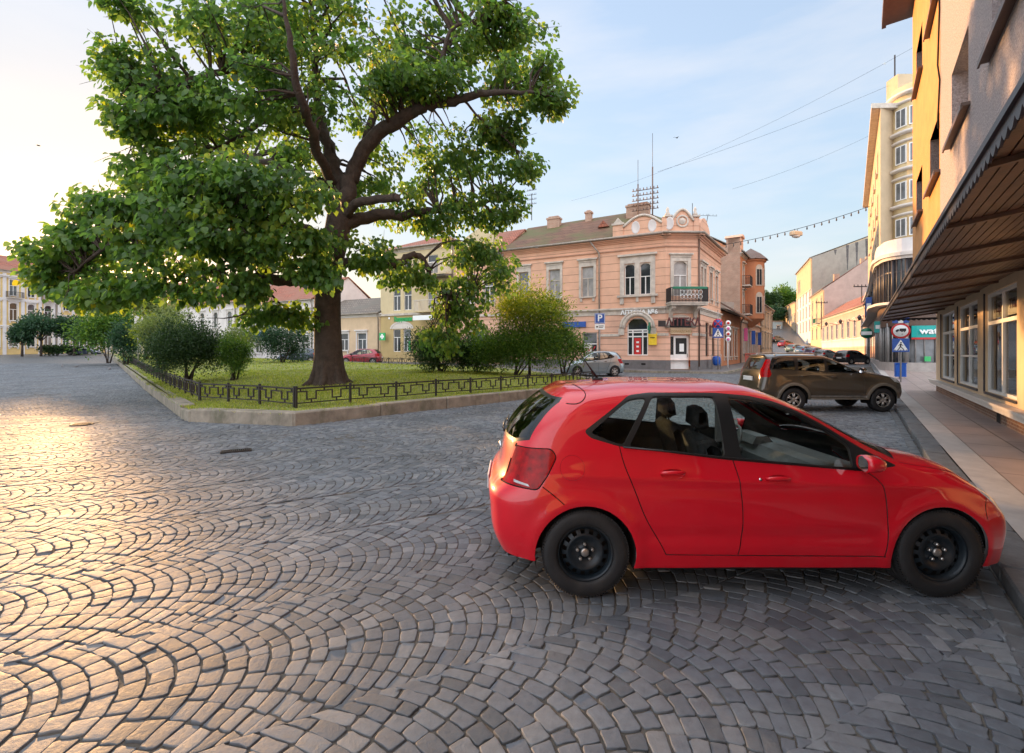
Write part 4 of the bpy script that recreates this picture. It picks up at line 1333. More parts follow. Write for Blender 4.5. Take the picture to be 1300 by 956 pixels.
S_RED = dict(name='red_hatchback', label='glossy red five door hatchback with black steel wheels parked across the foreground cobbles',
    table=HT, ns=250, nt=104, deform=hatch_deform, wheel_r=.305, arch_r=(.352, .345), arch_z=.292, wb=2.47, half_w=.84,
    arch_y=lambda x, z: (.83 if x < 1 else .825) - max(0, abs(x - (0 if x < 1 else 2.47)) - .2) * (.25 if (x < 0 or x > 2.5) else .03),
    floor_z=.17, x0=-.68, x1=3.25, regions=hatch_regions, per_side=('quarter_window', 'rear_side_window', 'front_side_window', 'tail_lamp', 'headlamp', 'reversing_lamp'),
    mats=dict(body='red_paint', window_trim='black_trim', quarter_window='car_glass', rear_side_window='car_glass', front_side_window='car_glass', windscreen='car_glass',
              cowl='black_trim', rear_window='tinted_glass', tail_lamp='tail_red', reversing_lamp='lamp_clear', headlamp='lamp_clear', lower_grille='black_trim', upper_grille='black_trim'),
    off=dict(quarter_window=-.005, rear_side_window=-.007, front_side_window=-.007, cowl=-.006),
    wheel=steel_wheel_fn, dash=(1.72, .87), mirror_z=1.24, extras=hatch_extras, seat_z=0.02)
red = make_car(S_RED)
red.location = (0.512, 3.22 + 0.84, 0.0)
red.rotation_euler = (0, 0, R(0.0))


# ---------------- the brown estate off-roader
ST = [
 [(-.96,0,.50),(-.94,.5,.50),(-.89,.76,.48),(-.66,.83,.44),(-.3,.85,.40),(.5,.85,.37),(1.0,.85,.37),(1.6,.85,.37),(2.1,.85,.37),(2.6,.85,.38),(3.0,.84,.40),(3.30,.76,.42),(3.44,.5,.42),(3.50,0,.42)],
 [(-1.02,0,.62),(-1.0,.5,.62),(-.94,.80,.60),(-.68,.875,.58),(-.3,.885,.55),(.5,.885,.52),(1.0,.885,.52),(1.6,.885,.52),(2.1,.885,.52),(2.6,.885,.54),(3.0,.87,.55),(3.31,.80,.57),(3.47,.54,.58),(3.55,0,.58)],
 [(-.99,0,.85),(-.97,.5,.85),(-.91,.79,.85),(-.68,.88,.85),(-.3,.895,.84),(.5,.895,.82),(1.0,.895,.82),(1.6,.895,.82),(2.1,.895,.81),(2.6,.895,.80),(3.0,.875,.79),(3.29,.81,.78),(3.44,.55,.78),(3.51,0,.78)],
 [(-.95,0,1.08),(-.93,.5,1.08),(-.87,.77,1.08),(-.68,.865,1.08),(-.3,.885,1.08),(.5,.89,1.06),(1.0,.89,1.05),(1.6,.89,1.04),(2.1,.885,1.03),(2.6,.88,1.01),(2.98,.86,.99),(3.24,.78,.96),(3.36,.53,.95),(3.43,0,.95)],
 [(-.91,0,1.28),(-.89,.48,1.28),(-.83,.72,1.28),(-.66,.82,1.28),(-.3,.845,1.26),(.5,.855,1.23),(1.0,.855,1.20),(1.6,.855,1.18),(2.05,.85,1.16),(2.5,.83,1.13),(2.88,.79,1.09),(3.12,.71,1.05),(3.24,.5,1.03),(3.31,0,1.03)],
 [(-.74,0,1.69),(-.72,.4,1.69),(-.68,.58,1.68),(-.56,.67,1.68),(-.2,.69,1.70),(.5,.70,1.705),(.85,.70,1.70),(1.15,.70,1.65),(1.65,.72,1.42),(2.15,.78,1.19),(2.7,.74,1.13),(2.98,.65,1.09),(3.12,.46,1.065),(3.2,0,1.065)],
 [(-.74,0,1.73),(-.72,.36,1.73),(-.67,.52,1.725),(-.54,.56,1.73),(-.2,.58,1.745),(.5,.58,1.75),(.85,.58,1.745),(1.14,.58,1.69),(1.72,.60,1.43),(2.25,.62,1.205),(2.72,.58,1.16),(2.96,.5,1.12),(3.08,.35,1.09),(3.15,0,1.09)],
 [(-.70,0,1.745),(-.68,0,1.745),(-.64,0,1.748),(-.5,0,1.755),(-.2,0,1.765),(.5,0,1.77),(.85,0,1.765),(1.14,0,1.71),(1.78,0,1.44),(2.33,0,1.215),(2.74,0,1.18),(2.93,0,1.14),(3.04,0,1.11),(3.11,0,1.10)],
]


def suv_deform(G):
    x, y, z = G[..., 0], G[..., 1], G[..., 2]
    for wx in (0.0, 2.7):
        r = np.hypot(x - wx, z - 0.38)
        G[..., 1] += np.where(y > 0.5, 0.045 * (1 / (1 + np.exp((r - 0.52) / 0.015))) * (z < 1.0), 0)
    return G


sS = lambda c: c.y > 0.45
suv_regions = [
 ('seam', strip_poly([(.12, 1.26), (.14, 1.0), (.33, .8), (.47, .58), (.48, .46)], .008), 'side', sS),
 ('seam', strip_poly([(1.03, 1.2), (1.05, .9), (1.05, .46)], .008), 'side', sS),
 ('seam', strip_poly([(2.10, 1.16), (2.14, .9), (2.12, .46)], .008), 'side', sS),
 ('seam', strip_poly([(-.80, 1.30), (-.76, 1.05), (-.80, .7)], .008), 'side', sS),
 ('flare:rear', [(math.cos(a) * .515, .38 + math.sin(a) * .515) for a in np.linspace(-.1, math.pi + .1, 26)], 'side', sS),
 ('flare:front', [(2.7 + math.cos(a) * .515, .38 + math.sin(a) * .515) for a in np.linspace(-.1, math.pi + .1, 26)], 'side', sS),
 ('sill_strip', [(.50, .44), (2.2, .44), (2.2, .50), (.50, .50)], 'side', sS),
 ('window_trim', [(-.80, 1.30), (2.12, 1.165), (2.16, 1.195), (1.68, 1.425), (1.17, 1.655), (.9, 1.69), (-.5, 1.695), (-.72, 1.66)], 'side', lambda c: c.y > .5),
 ('quarter_window', rounded([(-.72, 1.325), (.07, 1.285), (.06, 1.665), (-.64, 1.66)], .03), 'side', lambda c: c.y > .5),
 ('rear_side_window', rounded([(.16, 1.28), (.98, 1.24), (.96, 1.665), (.18, 1.665)], .03), 'side', lambda c: c.y > .5),
 ('front_side_window', rounded([(1.07, 1.235), (2.02, 1.19), (1.98, 1.23), (1.62, 1.41), (1.17, 1.625), (1.05, 1.65)], .03), 'side', lambda c: c.y > .5),
 ('windscreen', [(1.19, -.1), (1.19, .60), (1.70, .66), (2.13, .73), (2.24, .6), (2.30, -.1)], 'top', lambda c: 1.15 < c.x < 2.35 and c.z > 1.19),
 ('window_trim', [(-.1, 1.26), (.56, 1.26), (.66, 1.30), (.60, 1.66), (-.1, 1.67)], 'rear', lambda c: c.x < -.3 and c.y < .75),
 ('rear_window', [(-.1, 1.29), (.54, 1.29), (.63, 1.32), (.57, 1.64), (-.1, 1.645)], 'rear', lambda c: c.x < -.3 and c.y < .75),
 ('tail_lamp', rounded([(-1.1, 1.05), (-.72, 1.06), (-.66, 1.16), (-.70, 1.34), (-.62, 1.62), (-1.1, 1.62)], .03), 'side', lambda c: c.y > .60),
 ('headlamp', [(2.95, 1.06), (3.3, 1.0), (3.5, .9), (3.3, .86), (3.05, .93)], 'side', lambda c: c.y > .42),
 ('grille', [(-.1, .80), (.38, .80), (.42, 1.0), (-.1, 1.0)], 'rear', lambda c: c.x > 3.0),
]


def suv_extras(root, objs, G):
    for sg in (1, -1):
        mb = MB(); mb.tube([(-.45, sg * .60, 1.735), (-.38, sg * .61, 1.79), (.2, sg * .62, 1.81), (.75, sg * .61, 1.79), (.88, sg * .60, 1.735)], .018, 8)
        mb.build('roof_rail', 'alloy', root)
        for hx, hz in ((.30, 1.10), (1.22, 1.07)):
            mb = MB(); mb.tube([(hx - .09, sg * .888, hz), (hx - .06, sg * .915, hz), (hx + .06, sg * .915, hz), (hx + .09, sg * .888, hz)], .014, 8); mb.build('door_handle', 'brown_paint', root)
        mb = MB()
        v = []; f = []; N = 14; sec = [(-.06, .9, .9), (-.04, 1, 1), (.03, .95, .95), (.08, .5, .5)]
        for (dx, a, b) in sec:
            for k in range(N):
                t = 2 * math.pi * k / N; v.append((2.0 + dx, sg * (1.02 + .12 * a * math.cos(t)), 1.28 + .085 * b * math.sin(t)))
        for i in range(3):
            for k in range(N): f.append((i * N + k, i * N + (k + 1) % N, (i + 1) * N + (k + 1) % N, (i + 1) * N + k))
        f.append(tuple(range(N))); f.append(tuple(3 * N + k for k in range(N))); mb.add(v, f, 0, True)
        mb.tube([(2.0, sg * .85, 1.22), (2.0, sg * .95, 1.24)], .03, 8)
        mb.build('door_mirror', 'chrome', root)
        mb = MB(); mb.bev(.5, 2.2, min(sg * .84, sg * .95), max(sg * .84, sg * .95), .38, .42, .01); mb.build('side_step', 'flare_grey', root)
    mb = MB(); mb.bev(-1.0, -.965, -.28, .30, .93, 1.06, .006); p = mb.build('number_plate', 'plate_white', root)
    mb = MB(); mb.bev(-1.10, -.98, -.80, .80, .54, .66, .03); mb.build('rear_bumper', 'flare_grey', root)
    mb = MB(); mb.tube([(-.90, .1, 1.30), (-.86, -.25, 1.42)], .01, 6); mb.build('rear_wiper', 'black_trim', root)
    mb = MB(); mb.bev(-.80, -.70, -.55, .55, 1.725, 1.75, .01); mb.build('roof_spoiler', 'black_trim', root)


def alloy_fn(root, wx, sg): steel_wheel_fn(root, wx, sg, r=.365, w=.23, y=.885, rim='alloy', style='alloy', rr=.225)


S_SUV = dict(name='off_roader', label='brown off-roader with roof rails and alloy wheels, nose to the kerb beyond the red car',
    table=ST, ns=150, nt=64, deform=suv_deform, wheel_r=.365, arch_r=(.43, .43), arch_z=.38, wb=2.7, half_w=.89,
    arch_y=lambda x, z: .90, floor_z=.36, x0=-1.0, x1=3.5, regions=suv_regions,
    per_side=('quarter_window', 'rear_side_window', 'front_side_window', 'tail_lamp', 'headlamp', 'sill_strip', 'flare'),
    mats=dict(body='brown_paint', window_trim='black_trim', quarter_window='tinted_glass', rear_side_window='tinted_glass', front_side_window='car_glass', windscreen='car_glass',
              rear_window='tinted_glass', tail_lamp='tail_red', headlamp='lamp_clear', grille='black_trim', flare='flare_grey', sill_strip='alloy'),
    wheel=alloy_fn, dash=(1.62, 1.16), mirror_z=1.5, seat_x=(1.05, .15), seat_z=.25, extras=suv_extras)
suv = make_car(S_SUV)
suv.scale = (.93, .93, .93)
suv.location = (8.12, 13.35 + .82, 0)
suv.rotation_euler = (0, 0, R(-1.5))

# ---------------- far cars: one small hatchback built once at low detail, copied with other paint
def far_wheel(root, wx, sg): steel_wheel_fn(root, wx, sg, style='alloy', rim='alloy')


far_regions = [r for r in hatch_regions if r[0] in ('window_trim', 'quarter_window', 'rear_side_window', 'front_side_window', 'windscreen', 'rear_window', 'tail_lamp', 'headlamp')]
far_regions += [('seam', strip_poly([(.245, 1.05), (.34, .75), (.53, .36), (.56, .30)], .012), 'side', sideR),
                ('seam', strip_poly([(1.035, .955), (1.085, .65), (1.06, .292)], .012), 'side', sideR), ('seam', strip_poly([(1.95, .885), (2.09, .45)], .012), 'side', sideR)]
for sg in (1,): pass


def far_extras(root, objs, G):
    for sg in (1, -1):
        mb = MB(); mb.bev(1.96, 2.08, min(sg * .80, sg * 1.0), max(sg * .80, sg * 1.0), .91, 1.03, .03); mb.build('door_mirror', 'black_trim', root)
        for hx in (.60, 1.33):
            mb = MB(); mb.bev(hx - .08, hx + .08, min(sg * .82, sg * .86), max(sg * .82, sg * .86), .855, .88, .008); mb.build('door_handle', 'black_trim', root)
    mb = MB(); mb.bev(-.712, -.70, -.26, .26, .60, .71, .004); mb.build('number_plate', 'plate_white', root)
    mb = MB(); mb.bev(3.22, 3.235, -.26, .26, .40, .51, .004); mb.build('number_plate', 'plate_white', root)


S_FAR = dict(S_RED); S_FAR.update(name='parked_car', label='x', ns=84, nt=40, regions=far_regions, extras=far_extras, wheel=far_wheel,
    mats=dict(S_RED['mats'], body='silver_paint'))
proto = make_car(S_FAR)


def place_car(o, u, Y, rz, sc=(1, 1, 1), paint_=None, label='', group=None, z=None, name='parked_car'):
    X = (u - 650) / F * Y
    o.location = (X, Y, zg(X, Y) if z is None else z); o.rotation_euler = (0, 0, rz); o.scale = sc
    o['label'] = label; o['category'] = 'car'
    o.name = name
    if group: o['group'] = group
    if paint_:
        for ch in o.children:
            if ch.name.startswith('body'):
                for s_ in ch.material_slots: s_.link = 'OBJECT'; s_.material = MATS[paint_]
    return o


place_car(proto, 777, 29.6, R(180), (.94, 1.0, 1.08), 'silver_paint', 'silver blue small hatchback parked behind the lawn fence, in front of the pink pharmacy')
place_car(copy_tree(proto), 476, 44.5, R(182), (1.0, 1, 1.0), 'maroon_paint', 'small dark red hatchback parked behind the lawn beside the yellow shop with the green cross')
place_car(copy_tree(proto), 396, 46.5, R(195), (1.0, 1, 1.02), 'dark_blue_paint', 'dark car just left of the big tree trunk, half hidden by the shrub')
place_car(copy_tree(proto), 94, 73, R(8), (1.12, 1, .98), 'dark_blue_paint', 'dark blue car parked in the far left corner of the square below the yellow facades')
GST = 'cars parked along the uphill street'
for (u, Y, p_, lb, sc) in ((1071, 50.5, 'black_paint', 'black car directly behind the roof of the brown off-roader, nearest of the street row', (1.1, 1, 1.05)),
        (1042, 66, 'grey_paint', 'silver grey car just uphill of the black car in the street row', (1, 1, 1)),
        (1029, 72, 'violet_paint', 'dark violet car between a silver grey and a light blue one in the street row', (1, 1, 1)),
        (1016, 78, 'light_blue_paint', 'light blue car in the middle of the street row', (1, 1, 1)),
        (1004.5, 85, 'green_grey_paint', 'greenish grey car uphill of the light blue one in the street row', (1.0, 1, 1)),
        (993, 106, 'maroon_paint', 'red car parked near the upper end of the uphill street', (1.05, 1, 1.05)),
        (981, 130, 'black_paint', 'dark pickup-sized car topmost of the street row, below the hillside trees', (1.2, 1.1, 1.25))):
    place_car(copy_tree(proto), u, Y, R(22), sc, p_, lb, GST)
# ------------------------------------------------------------------ buildings
mat('stucco_grey', (0.40, 0.335, 0.33), 0.92, var=0.38, scale=26, bump=1.0, bscale=34, bdist=0.03, stain=0.25, stain_col=(0.25, 0.21, 0.2))
mat('sunlit_plaster', (0.60, 0.29, 0.10), 0.9, var=0.12, scale=1.8, bump=0.5, bscale=42, bdist=0.015, stain=0.2, stain_col=(0.4, 0.27, 0.16))  # orange of the low sun mixed into the colour of the far wall stretch
mat('cream_plaster', (0.62, 0.46, 0.30), 0.85, var=0.08, scale=1.5, bump=0.3, bscale=40, stain=0.15, stain_col=(0.35, 0.27, 0.2))
mat('white_trim', (0.66, 0.60, 0.54), 0.7, var=0.07, scale=3, stain=0.2, stain_col=(0.35, 0.3, 0.26))
mat('window_white', (0.80, 0.79, 0.77), 0.45, var=0.04, scale=3)
mat('sill_brown', (0.12, 0.07, 0.05), 0.5, var=0.15, scale=5)
mat('awning_wood', (0.13, 0.070, 0.040), 0.42, var=0.45, scale=3, bump=0.3, bscale=30, stain=0.3, stain_col=(0.02, 0.015, 0.012))
mat('awning_metal', (0.055, 0.05, 0.055), 0.5, metal=0.2, var=0.2, scale=4)
mat('dark_room', (0.03, 0.026, 0.024), 0.95, var=0.3, scale=2)
mat('shop_goods', (0.30, 0.26, 0.20), 0.8, var=0.5, scale=4)
mat('curtain', (0.55, 0.52, 0.48), 0.9, var=0.12, scale=6)
brick_mat('brown_brick', (0.25, 0.125, 0.075), (0.19, 0.095, 0.06), (0.30, 0.22, 0.17), 0.21, 0.07, 0.012)


def pane_mat(name, col=(0.03, 0.035, 0.04), rough=0.06):
    m = mat(name, col, rough, var=0.5, scale=0.9, spec=0.6, bump=0.04, bscale=1.5, bdist=0.05)
    return m


pane_mat('pane_dark'); pane_mat('pane_curtain', (0.30, 0.29, 0.28)); pane_mat('pane_sky', (0.12, 0.13, 0.14))


def plaster(name, col, groove=0.0, period=0.42, stain=0.25, stain_col=(0.25, 0.2, 0.17), var=0.1):
    """painted plaster, optionally with horizontal grooves pressed into it"""
    m = mat(name, col, 0.88, var=var, scale=0.9, bump=0.25, bscale=30, stain=stain, stain_col=stain_col)
    if groove:
        n, l = m.node_tree.nodes, m.node_tree.links
        b = n['Principled BSDF']
        t = n.new('ShaderNodeTexCoord'); s = n.new('ShaderNodeSeparateXYZ'); l.new(t.outputs['Object'], s.inputs[0])
        d = n.new('ShaderNodeMath'); d.operation = 'DIVIDE'; d.inputs[1].default_value = period; l.new(s.outputs[2], d.inputs[0])
        fr = n.new('ShaderNodeMath'); fr.operation = 'FRACT'; l.new(d.outputs[0], fr.inputs[0])
        lt = n.new('ShaderNodeMath'); lt.operation = 'GREATER_THAN'; lt.inputs[1].default_value = groove / period; l.new(fr.outputs[0], lt.inputs[0])
        bp = n.new('ShaderNodeBump'); bp.inputs['Strength'].default_value = 1.0; bp.inputs['Distance'].default_value = 0.03
        l.new(lt.outputs[0], bp.inputs['Height'])
        if b.inputs['Normal'].links:
            l.new(b.inputs['Normal'].links[0].from_socket, bp.inputs['Normal'])
        l.new(bp.outputs[0], b.inputs['Normal'])
        mr = n.new('ShaderNodeMapRange'); mr.inputs[3].default_value = 0.62; mr.inputs[4].default_value = 1.0; l.new(lt.outputs[0], mr.inputs[0])
        hs = n.new('ShaderNodeHueSaturation'); src = b.inputs['Base Color'].links[0].from_socket
        l.new(src, hs.inputs['Color']); l.new(mr.outputs[0], hs.inputs['Value']); l.new(hs.outputs[0], b.inputs['Base Color'])
    return m


plaster('salmon_upper', (0.73, 0.43, 0.29), 0.035, 0.62, 0.5, (0.38, 0.24, 0.19))
plaster('salmon_lower', (0.75, 0.45, 0.32), 0.05, 0.46, 0.45, (0.40, 0.26, 0.2))
plaster('orange_lower', (0.52, 0.22, 0.11), 0.0, 0.5, 0.4, (0.30, 0.15, 0.1))
mat('trim_grey', (0.56, 0.50, 0.43), 0.85, var=0.2, scale=3, stain=0.5, stain_col=(0.24, 0.2, 0.17))
mat('plinth_grey', (0.15, 0.14, 0.14), 0.85, var=0.15, scale=3, stain=0.4)
mat('gutter_tin', (0.30, 0.26, 0.22), 0.5, metal=0.4, var=0.25, scale=5, stain=0.4, stain_col=(0.16, 0.1, 0.07))
roof_mat('roof_mossy', (0.17, 0.080, 0.045), (0.10, 0.092, 0.03), 0.9, 0.45)
roof_mat('roof_red', (0.36, 0.12, 0.07), (0.26, 0.11, 0.07), 0.25, 0.3)
roof_mat('roof_grey', (0.20, 0.17, 0.14), (0.13, 0.12, 0.10), 0.35, 0.3)
brick_mat('old_brick', (0.40, 0.20, 0.13), (0.46, 0.28, 0.19), (0.42, 0.32, 0.25), 0.28, 0.09, 0.02)
plaster('peeling_plaster', (0.42, 0.34, 0.28), stain=0.8, stain_col=(0.36, 0.17, 0.11), var=0.25)
plaster('yellow_plaster', (0.52, 0.41, 0.27), stain=0.3)
plaster('yellow_facade', (0.66, 0.47, 0.20), stain=0.15)
plaster('cream_yellow', (0.60, 0.49, 0.30), stain=0.2)
plaster('ochre_brick', (0.50, 0.37, 0.17), stain=0.2)
plaster('tan_plaster', (0.52, 0.40, 0.26), stain=0.3, stain_col=(0.27, 0.2, 0.15))
plaster('pink_plaster', (0.50, 0.36, 0.30), stain=0.3)
plaster('grey_wall', (0.33, 0.31, 0.26), stain=0.55, stain_col=(0.14, 0.13, 0.12))
plaster('white_plaster', (0.68, 0.64, 0.62), stain=0.2)
plaster('pale_blue', (0.30, 0.42, 0.50), stain=0.2)
mat('balcony_iron', (0.035, 0.03, 0.03), 0.5, metal=0.3, var=0.2)
mat('teal_sign', (0.0, 0.36, 0.33), 0.35, var=0.05)
mat('sign_white', (0.85, 0.87, 0.86), 0.4, var=0)
mat('sign_red', (0.55, 0.02, 0.02), 0.4, var=0.05)
mat('sign_blue', (0.015, 0.08, 0.36), 0.35, var=0.05)
mat('sign_black', (0.02, 0.015, 0.02), 0.5, var=0)
mat('letter_maroon', (0.10, 0.02, 0.02), 0.5, var=0.1)
mat('letter_gold', (0.35, 0.24, 0.08), 0.5, var=0.1)
mat('green_sign', (0.03, 0.42, 0.12), 0.4, var=0.05)
mat('green_dark', (0.01, 0.17, 0.09), 0.4, var=0.05)
mat('yellow_box', (0.80, 0.55, 0.02), 0.4, var=0.05)
mat('pipe_grey', (0.33, 0.32, 0.31), 0.45, metal=0.4, var=0.15, scale=5)
mat('bin_blue', (0.01, 0.09, 0.42), 0.4, var=0.1, scale=4)
mat('pink_item', (0.7, 0.12, 0.32), 0.5, var=0.1)
mat('curtain_orange', (0.45, 0.17, 0.05), 0.9, var=0.2)


def frame_between(A, B, z=0.0):
    """root location, rotation and length for a facade seen with A on the left and B on the right"""
    d = Vector((B[0] - A[0], B[1] - A[1], 0))
    return (A[0], A[1], z), math.atan2(d.y, d.x), d.length


def facade_wall(mb, L, z0, z1, holes, M, depth=0.22, mi=0, mr=None):
    """wall sheet in the plane y=0 with rectangular holes and their reveals; holes: (x0,x1,za,zb)"""
    mr = mi if mr is None else mr
    xs = sorted(set([0, L] + [h[0] for h in holes] + [h[1] for h in holes]))
    zs = sorted(set([z0, z1] + [h[2] for h in holes] + [h[3] for h in holes]))
    xs = [x for x in xs if 0 <= x <= L]; zs = [z for z in zs if z0 <= z <= z1]
    for a, b in zip(xs[:-1], xs[1:]):
        for c, d in zip(zs[:-1], zs[1:]):
            mx_, mz_ = (a + b) / 2, (c + d) / 2
            if any(h[0] < mx_ < h[1] and h[2] < mz_ < h[3] for h in holes): continue
            mb.quad((a, 0, c), (b, 0, c), (b, 0, d), (a, 0, d), mi, M)
    for (a, b, c, d) in holes:
        mb.quad((a, 0, c), (a, 0, d), (a, depth, d), (a, depth, c), mr, M); mb.quad((b, 0, d), (b, 0, c), (b, depth, c), (b, depth, d), mr, M)
        mb.quad((a, 0, d), (b, 0, d), (b, depth, d), (a, depth, d), mr, M); mb.quad((b, 0, c), (a, 0, c), (a, depth, c), (b, depth, c), mr, M)


def window(parent, M, x0, x1, z0, z1, frame='window_white', pane='pane_dark', depth=0.2, cols=2, transom=0.68, surround=None, sill=None,
           sw=0.2, hood=0.0, t=0.05, arch=False, name='window', extra_rows=(), wallm=None, curtain=None, lint=0.22):
    """one window: frame bars as the part, pane / surround / sill as sub-parts. Frame of the facade: y=0 wall face, y>0 inside"""
    w, h = x1 - x0, z1 - z0
    f = MB(); y0, y1 = depth - 0.10, depth - 0.03
    f.box(x0, x0 + t, y0, y1, z0, z1, M=M); f.box(x1 - t, x1, y0, y1, z0, z1, M=M)
    f.box(x0 + t, x1 - t, y0, y1, z1 - t, z1, M=M); f.box(x0 + t, x1 - t, y0, y1, z0, z0 + t, M=M)
    zt = z0 + h * transom if transom else z1 - t
    if transom: f.box(x0 + t, x1 - t, y0 - 0.01, y1, zt - t * .6, zt + t * .6, M=M)
    for c in range(1, cols):
        xc = x0 + w * c / cols; f.box(xc - t * .7, xc + t * .7, y0 + 0.005, y1, z0 + t, zt - t * .6 if transom else z1 - t, M=M)
    for r_ in extra_rows:
        zr = z0 + h * r_; f.box(x0 + t, x1 - t, y0 + 0.012, y1, zr - t * .4, zr + t * .4, M=M)
    fo = f.build(name, frame, parent)
    p = MB(); p.quad((x0, depth - 0.05, z0), (x1, depth - 0.05, z0), (x1, depth - 0.05, z1), (x0, depth - 0.05, z1), 0, M); p.build('pane', pane, fo)
    if arch:   # arched head: fills the two corners with wall
        a = MB(); r = w / 2; xc = (x0 + x1) / 2; N = 14; hh = min(r, h * 0.3) if arch is True else arch
        arc = [(xc + r * math.cos(math.pi * k / N), z1 - hh + hh * math.sin(math.pi * k / N)) for k in range(N + 1)]
        for k in range(N):
            (xa, za), (xb, zb) = arc[k], arc[k + 1]
            a.quad((xa, -0.003, za), (xa, -0.003, z1 + 0.005), (xb, -0.003, z1 + 0.005), (xb, -0.003, zb), 0, M)
            a.quad((xa, -0.003, za), (xb, -0.003, zb), (xb, depth, zb), (xa, depth, za), 0, M)
        a.build('arch_head', surround or wallm, fo)
    if surround:
        s = MB(); p_ = 0.07
        s.box(x0 - sw, x0 - 0.01, -p_, 0.01, z0, z1 + lint, M=M); s.box(x1 + 0.01, x1 + sw, -p_, 0.01, z0, z1 + lint, M=M)
        s.box(x0 - 0.01, x1 + 0.01, -p_ + .002, 0.01, z1 + 0.01, z1 + lint, M=M)
        if hood:
            s.box(x0 - sw - .02, x1 + sw + .02, -p_ - .04, 0.01, z1 + lint + .003, z1 + lint + hood * .5, M=M)
            s.box(x0 - sw - .12, x1 + sw + .12, -p_ - .16, 0.01, z1 + lint + hood * .5 + .003, z1 + lint + hood * .5 + .12, M=M)
        s.build('window_surround', surround, fo)
    if sill:
        s = MB(); s.box(x0 - sw * .6 - .05, x1 + sw * .6 + .05, -0.17, depth - .1, z0 - .09, z0 - .003, M=M)
        if surround:
            s.box(x0 - sw * .5, x0 - sw * .5 + .18, -0.10, 0.01, z0 - .38, z0 - .092, M=M); s.box(x1 + sw * .5 - .18, x1 + sw * .5, -0.10, 0.01, z0 - .38, z0 - .092, M=M)
        s.build('window_sill', sill, fo)
    return fo


def cornice(mb, L, z, M, prof=((.06, .0, .12), (.14, .12, .22), (.26, .22, .32)), x0=0.0, mi=0):
    for k, (p, a, b) in enumerate(prof):
        mb.box(x0 - p, L + p, -p, 0.02, z + a + .002 * k, z + b, mi, M)


I4 = Matrix.Identity(4)

# =================================================================== the shop with the long awning, right
SX = 3.11; Y0 = 19.0
loc = (SX + KS * Y0, Y0, 0.0)
shop = thing('shop_building', 'grey stuccoed building at right with a cream shopfront under a long dark awning', 'building', loc, math.atan2(-KDIR.y, -KDIR.x))
LS = 34.0
mb = MB(); mb.box(0, LS, 0, 8, -0.3, 0.45); mb.build('plinth', 'brown_brick', shop)
mb = MB(); mb.box(-0.12, LS, -0.20, 0.0, 0.452, 0.60); mb.box(-0.16, LS, -0.24, -0.19, 0.56, 0.615); mb.build('ledge', 'white_trim', shop)
def tY(Y): return (Y0 - Y) * 1.2494
wins = [(tY(17.75), tY(15.35)), (tY(14.7), tY(12.3)), (tY(11.53), tY(9.22)), (tY(8.35), tY(6.0)), (tY(5.1), tY(2.75)), (tY(1.9), tY(-0.45))]
mb = MB(); holes = [(a, b, .74, 3.12) for a, b in wins]
facade_wall(mb, LS, .602, 3.45, holes, I4, 0.24)
mb.box(-.02, 0, 0, 8, .602, 3.45)
mb.build('wall', 'cream_plaster', shop)
mb = MB(); mb.quad((0, 5.0, .46), (LS, 5.0, .46), (LS, 5.0, 3.45), (0, 5.0, 3.45)); mb.quad((0, .25, .47), (LS, .25, .47), (LS, 5, .47), (0, 5, .47)); mb.quad((0, .02, 3.44), (0, 5, 3.44), (LS, 5, 3.44), (LS, .02, 3.44))
mb.box(.02, .06, .02, 5, .46, 3.44)
mb.build('shop_interior', 'dark_room', shop)
for i, (a, b) in enumerate(wins):
    f = window(shop, I4, a, b, .74, 3.12, 'window_white', 'shop_glass', depth=.14, cols=2, transom=.70, t=.07, extra_rows=(.36,) if i < 2 else ())
    s = MB(); s.box(a - .05, b + .05, -0.03, .0, .68, .735); s.box(a - .09, a - .02, -.03, .0, .735, 3.16); s.build('lower_trim', 'awning_metal', f)
# transom mullion and sign lettering of the third window
a, b = wins[2]
f = MB(); f.box((a + b) / 2 - .035, (a + b) / 2 + .035, .045, .11, 2.42, 3.05)
for (a_, b_) in wins[:2] + wins[3:]: f.box((a_ + b_) / 2 - .035, (a_ + b_) / 2 + .035, .045, .11, 2.42, 3.05)
f.build('transom_mullion', 'window_white', shop)
f = MB(); f.box(a + .08, b - .08, .12, .14, 2.52, 3.02); sb = f.build('sign_panel', 'curtain', shop)
text_obj('lettering', 'Кар', .40, TM(a + .68, .10, 2.77), 'letter_maroon', sb, .004, xscale=1.1)
text_obj('lettering', 'тина', .40, TM(b - .72, .10, 2.77), 'letter_maroon', sb, .004, xscale=.95)
# goods standing inside the window
for i, (a, b) in enumerate(wins[:5]):
    g = MB()
    for k in range(5):
        x = a + .3 + k * .52; hh = random.uniform(.25, .8); g.bev(x, x + random.uniform(.2, .4), .55, .95, .75, .75 + hh, .03)
    g.box(a + .1, b - .1, .45, 1.2, .60, .75)
    g.build('window_display', 'shop_goods', shop)
mb = MB()
for k in range(9): mb.tube([(1.2 + k * 3.2, 3.2, 3.40), (6.0 + k * .1, 3.2, 3.40)] if k == 0 else [(1.2 + k * 3.2, 3.2, 3.40), (2.5 + k * 3.2, 3.2, 3.40)], .03, 6)
mb.build('ceiling_tube', 'window_white', shop)
mb = MB(); x = tY(10.4); mb.box(x - .17, x + .17, -.006, .0, .13, .43); v_ = mb.build('vent_hole', 'seam', shop)
mb = MB(); mb.box(x - .20, x - .17, -.012, 0, .10, .46); mb.box(x + .17, x + .20, -.012, 0, .10, .46); mb.box(x - .17, x + .17, -.012, 0, .10, .13); mb.box(x - .17, x + .17, -.012, 0, .43, .46); mb.build('vent_frame', 'sill_brown', v_)
